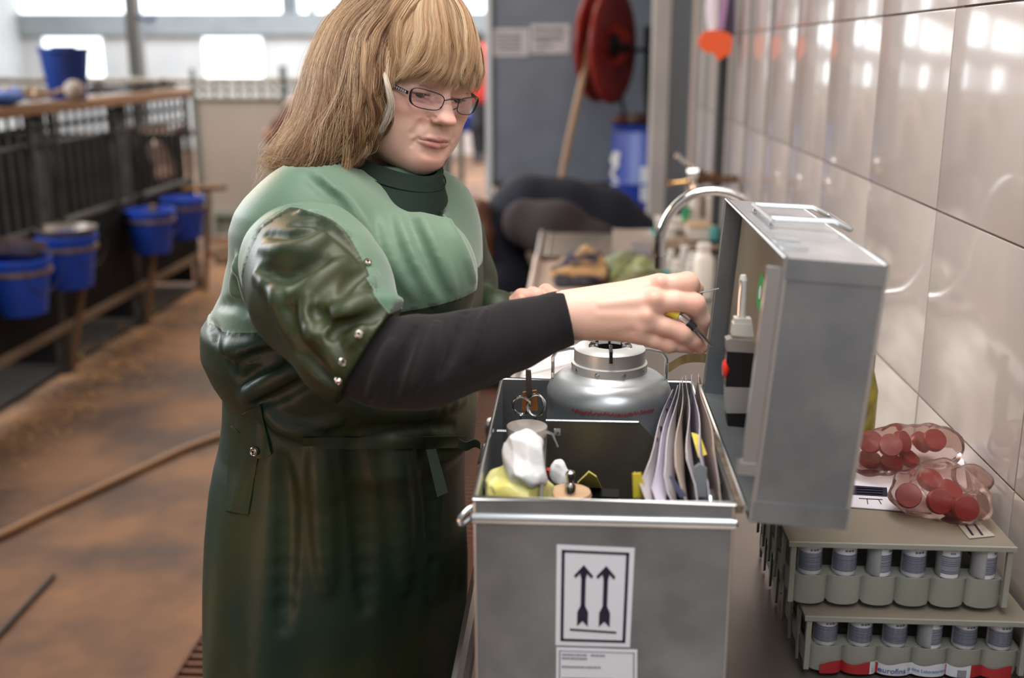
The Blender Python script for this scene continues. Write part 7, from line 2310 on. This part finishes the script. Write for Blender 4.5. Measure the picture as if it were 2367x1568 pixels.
# --- legs and boots under the hem
mb = MB()
for s in (-1, 1):
    c = Vector((float(np.interp(.35, rz, rc)), YC, 0)) + TL * .10 * s
    mb.tube([c + Vector((0, 0, .55)), c + Vector((0, 0, .3)), c + Vector((0, 0, .10))], [.085, .068, .060], 16)
obj('trousers', mb, m_trouser, woman)
for s in (-1, 1):
    c = Vector((float(np.interp(.35, rz, rc)), YC, 0)) + TL * .10 * s
    BF = Field((c.x - .16, c.y - .26, -.01), (c.x + .27, c.y + .2, .36), .006)
    BF.chain([tuple(c + Vector((0, 0, .34))), tuple(c + Vector((0, 0, .18))), tuple(c + Vector((0, 0, .06)))], [.066, .056, .054], .03)
    BF.cap(tuple(c + Vector((0, 0, .052)) - TF * .03), tuple(c + TF * .16 + Vector((0, 0, .045))), .05, .042, .03)
    BF.D = np.maximum(BF.D, -BF.ax[2][None, None, :]).astype(np.float32)
    bV, bQ = BF.mesh(); np_obj('boot', bV, bQ, m_boot, woman)

# --- hands (same mesh as the head: one body)
def px3(q): return tuple(P(q[0], q[1], q[2]))


def chain_px(F, pts, k):
    F.chain([px3(q) for q in pts], [q[3] * q[2] / FPX for q in pts], k)


RHf = Field((-.02, 1.06, 1.09), (.24, 1.42, 1.35), .0014)
K_ = .010
for a, b in [((1280, 712, 1.266, 37), (1522, 666, 1.268, 29)), ((1285, 722, 1.258, 38), (1508, 700, 1.256, 30)), ((1285, 744, 1.260, 38), (1492, 738, 1.256, 29)), ((1290, 752, 1.268, 33), (1478, 766, 1.264, 25)),
             ((1300, 730, 1.275, 36), (1480, 725, 1.280, 30))]:
    chain_px(RHf, [a, b], K_)
RF2 = Field((-.02, 1.06, 1.09), (.24, 1.42, 1.35), .0014)
for ch in [
    [(1470, 676, 1.268, 26), (1526, 664, 1.264, 29), (1560, 658, 1.260, 24), (1588, 656, 1.262, 27), (1604, 668, 1.278, 21), (1606, 688, 1.292, 18)],
    [(1460, 702, 1.258, 25), (1512, 698, 1.252, 28), (1560, 697, 1.252, 23), (1604, 704, 1.256, 26), (1620, 740, 1.268, 21), (1617, 776, 1.280, 17)],
    [(1450, 738, 1.258, 25), (1494, 740, 1.253, 26), (1535, 755, 1.254, 21), (1578, 769, 1.258, 24), (1604, 786, 1.266, 20), (1620, 806, 1.272, 15)],
    [(1440, 764, 1.264, 22), (1480, 772, 1.260, 23), (1512, 787, 1.262, 18), (1545, 796, 1.265, 20), (1572, 797, 1.270, 17), (1596, 806, 1.275, 13)],
    [(1400, 745, 1.290, 26), (1480, 736, 1.312, 25), (1545, 716, 1.312, 21), (1592, 704, 1.300, 17)],
]:
    G_ = Field((-.02, 1.06, 1.09), (.24, 1.42, 1.35), .0014)
    chain_px(G_, ch, .004)
    RF2.D = np.minimum(RF2.D, G_.D) - np.maximum(.0015 - np.abs(RF2.D - G_.D), 0) ** 2 / .0015 * .25
hh = np.maximum(.007 - np.abs(RHf.D - RF2.D), 0) / .007
RHf.D = (np.minimum(RHf.D, RF2.D) - hh * hh * .007 * .25).astype(np.float32)
# knuckles, tendons
for q in [(1526, 652, 1.252, 10), (1512, 690, 1.240, 11), (1494, 728, 1.242, 10), (1482, 760, 1.249, 8)]:
    RHf.ell(px3(q), [q[3] * q[2] / FPX] * 3, .010)
for a, b in [((1500, 692, 1.245, 4), (1390, 704, 1.243, 3)), ((1484, 730, 1.246, 4), (1385, 728, 1.244, 3)), ((1510, 660, 1.256, 4), (1400, 686, 1.250, 3))]:
    chain_px(RHf, [a, b], .008)
rV, rQ = RHf.mesh(); rV = smooth_mesh(rV, rQ, 1, .4)


def hand_cols(V, knucks):
    C = np.tile(np.array(SKIN) * np.array((1.02, 1.03, 1.0)), (len(V), 1))
    for q, rr in knucks:
        w = .5 * g(V, px3(q), (rr, rr, rr)); C = C * (1 - w) + np.array((.60, .24, .19)) * w
    return C


rCc = hand_cols(rV, [((1588, 640, 1.25), .012), ((1604, 700, 1.245), .013), ((1578, 755, 1.25), .011), ((1545, 785, 1.255), .010), ((1625, 770, 1.27), .012), ((1622, 806, 1.265), .011), ((1600, 806, 1.27), .008), ((1526, 655, 1.25), .010), ((1510, 690, 1.243), .010), ((1494, 730, 1.245), .009)])
LHf = Field((-.18, 1.48, 1.10), (.02, 1.80, 1.30), .0018)
for ch in [[(1120, 735, 1.64, 36), (1190, 722, 1.635, 34), (1232, 712, 1.63, 34)],
           [(1180, 712, 1.62, 22), (1206, 688, 1.612, 20), (1238, 684, 1.61, 18), (1246, 706, 1.61, 15)],
           [(1215, 706, 1.628, 22), (1232, 684, 1.630, 20), (1252, 690, 1.625, 16)],
           [(1232, 704, 1.64, 20), (1262, 674, 1.645, 17), (1280, 684, 1.635, 15), (1276, 704, 1.62, 13)],
           [(1190, 722, 1.61, 17), (1197, 702, 1.595, 13), (1205, 690, 1.59, 10)]]:
    G_ = Field((-.18, 1.48, 1.10), (.02, 1.80, 1.30), .0018); chain_px(G_, ch, .004)
    hh = np.maximum(.004 - np.abs(LHf.D - G_.D), 0) / .004
    LHf.D = (np.minimum(LHf.D, G_.D) - hh * hh * .001).astype(np.float32)
lfV, lfQ = LHf.mesh()
lC = hand_cols(lfV, [((1206, 680, 1.6), .02), ((1262, 668, 1.63), .015)])
# torso core under the clothes
CF_ = Field((-.50, 1.02, .60), (.06, 1.85, 1.42), .010)
CF_.chain([tuple(P(870, 430, 1.50)), tuple(P(850, 600, 1.47)), tuple(P(830, 860, 1.47))], [.045, .060, .045], .03)
CF_.chain([tuple(P(800, 520, 1.44)), tuple(P(760, 660, 1.28)), tuple(P(830, 800, 1.22))], [.045, .035, .03], .02)
CF_.chain([tuple(P(830, 800, 1.22)), tuple(P(1000, 834, 1.212)), tuple(P(1290, 740, 1.262))], [.028, .030, .024], .02)
CF_.chain([tuple(P(870, 500, 1.50)), tuple(P(985, 560, 1.60)), tuple(P(1045, 700, 1.71)), tuple(P(1100, 745, 1.66)), tuple(P(1170, 728, 1.637))], [.045, .04, .033, .026, .024], .02)
cV, cQ = CF_.mesh()
parts = [(hW, hQ, hC), (rV, rQ, rCc), (lfV, lfQ, lC), (cV, cQ, np.tile(np.array(SKIN), (len(cV), 1)))]
n0 = 0; VV, QQ, CC = [], [], []
for v, q, c in parts:
    VV.append(v); QQ.append(q + n0); CC.append(c); n0 += len(v)
np_obj('body', np.concatenate(VV), np.concatenate(QQ), m_skin, woman, attr=np.concatenate(CC))

# fingernails
m_nail = mat('fingernail', (0.66, 0.36, 0.30), 0.25)

# forceps in the hand
m_black = mat('black_plastic', (0.012, 0.012, 0.014), 0.35)
m_yellow = mat('yellow_plastic', (0.60, 0.46, 0.03), 0.4)
m_steel = mat('polished_steel', (0.62, 0.62, 0.64), 0.18, 1.0)
fz = empty('forceps', P(1590, 735, 1.27), 'slim steel forceps with yellow and black grip held in the woman\'s fingers', 'forceps')
mb = MB(); mb.tube([P(1532, 716, 1.258), P(1570, 731, 1.252)], [.0050, .0048], 10); obj('yellow_grip', mb, m_yellow, fz)
mb = MB(); mb.tube([P(1570, 731, 1.252), P(1600, 752, 1.250), P(1645, 800, 1.258)], [.0032, .0036, .0014], 8); obj('shaft', mb, m_steel, fz)
mb = MB(); mb.tube([P(1590, 745, 1.250), P(1606, 759, 1.250)], [.0052, .0050], 10); obj('black_band', mb, m_black, fz)
mb = MB(); mb.tube([P(1560, 684, 1.272), P(1622, 676, 1.268), P(1662, 667, 1.262)], [.0012, .0012, .0009], 8); obj('prong', mb, m_steel, fz)
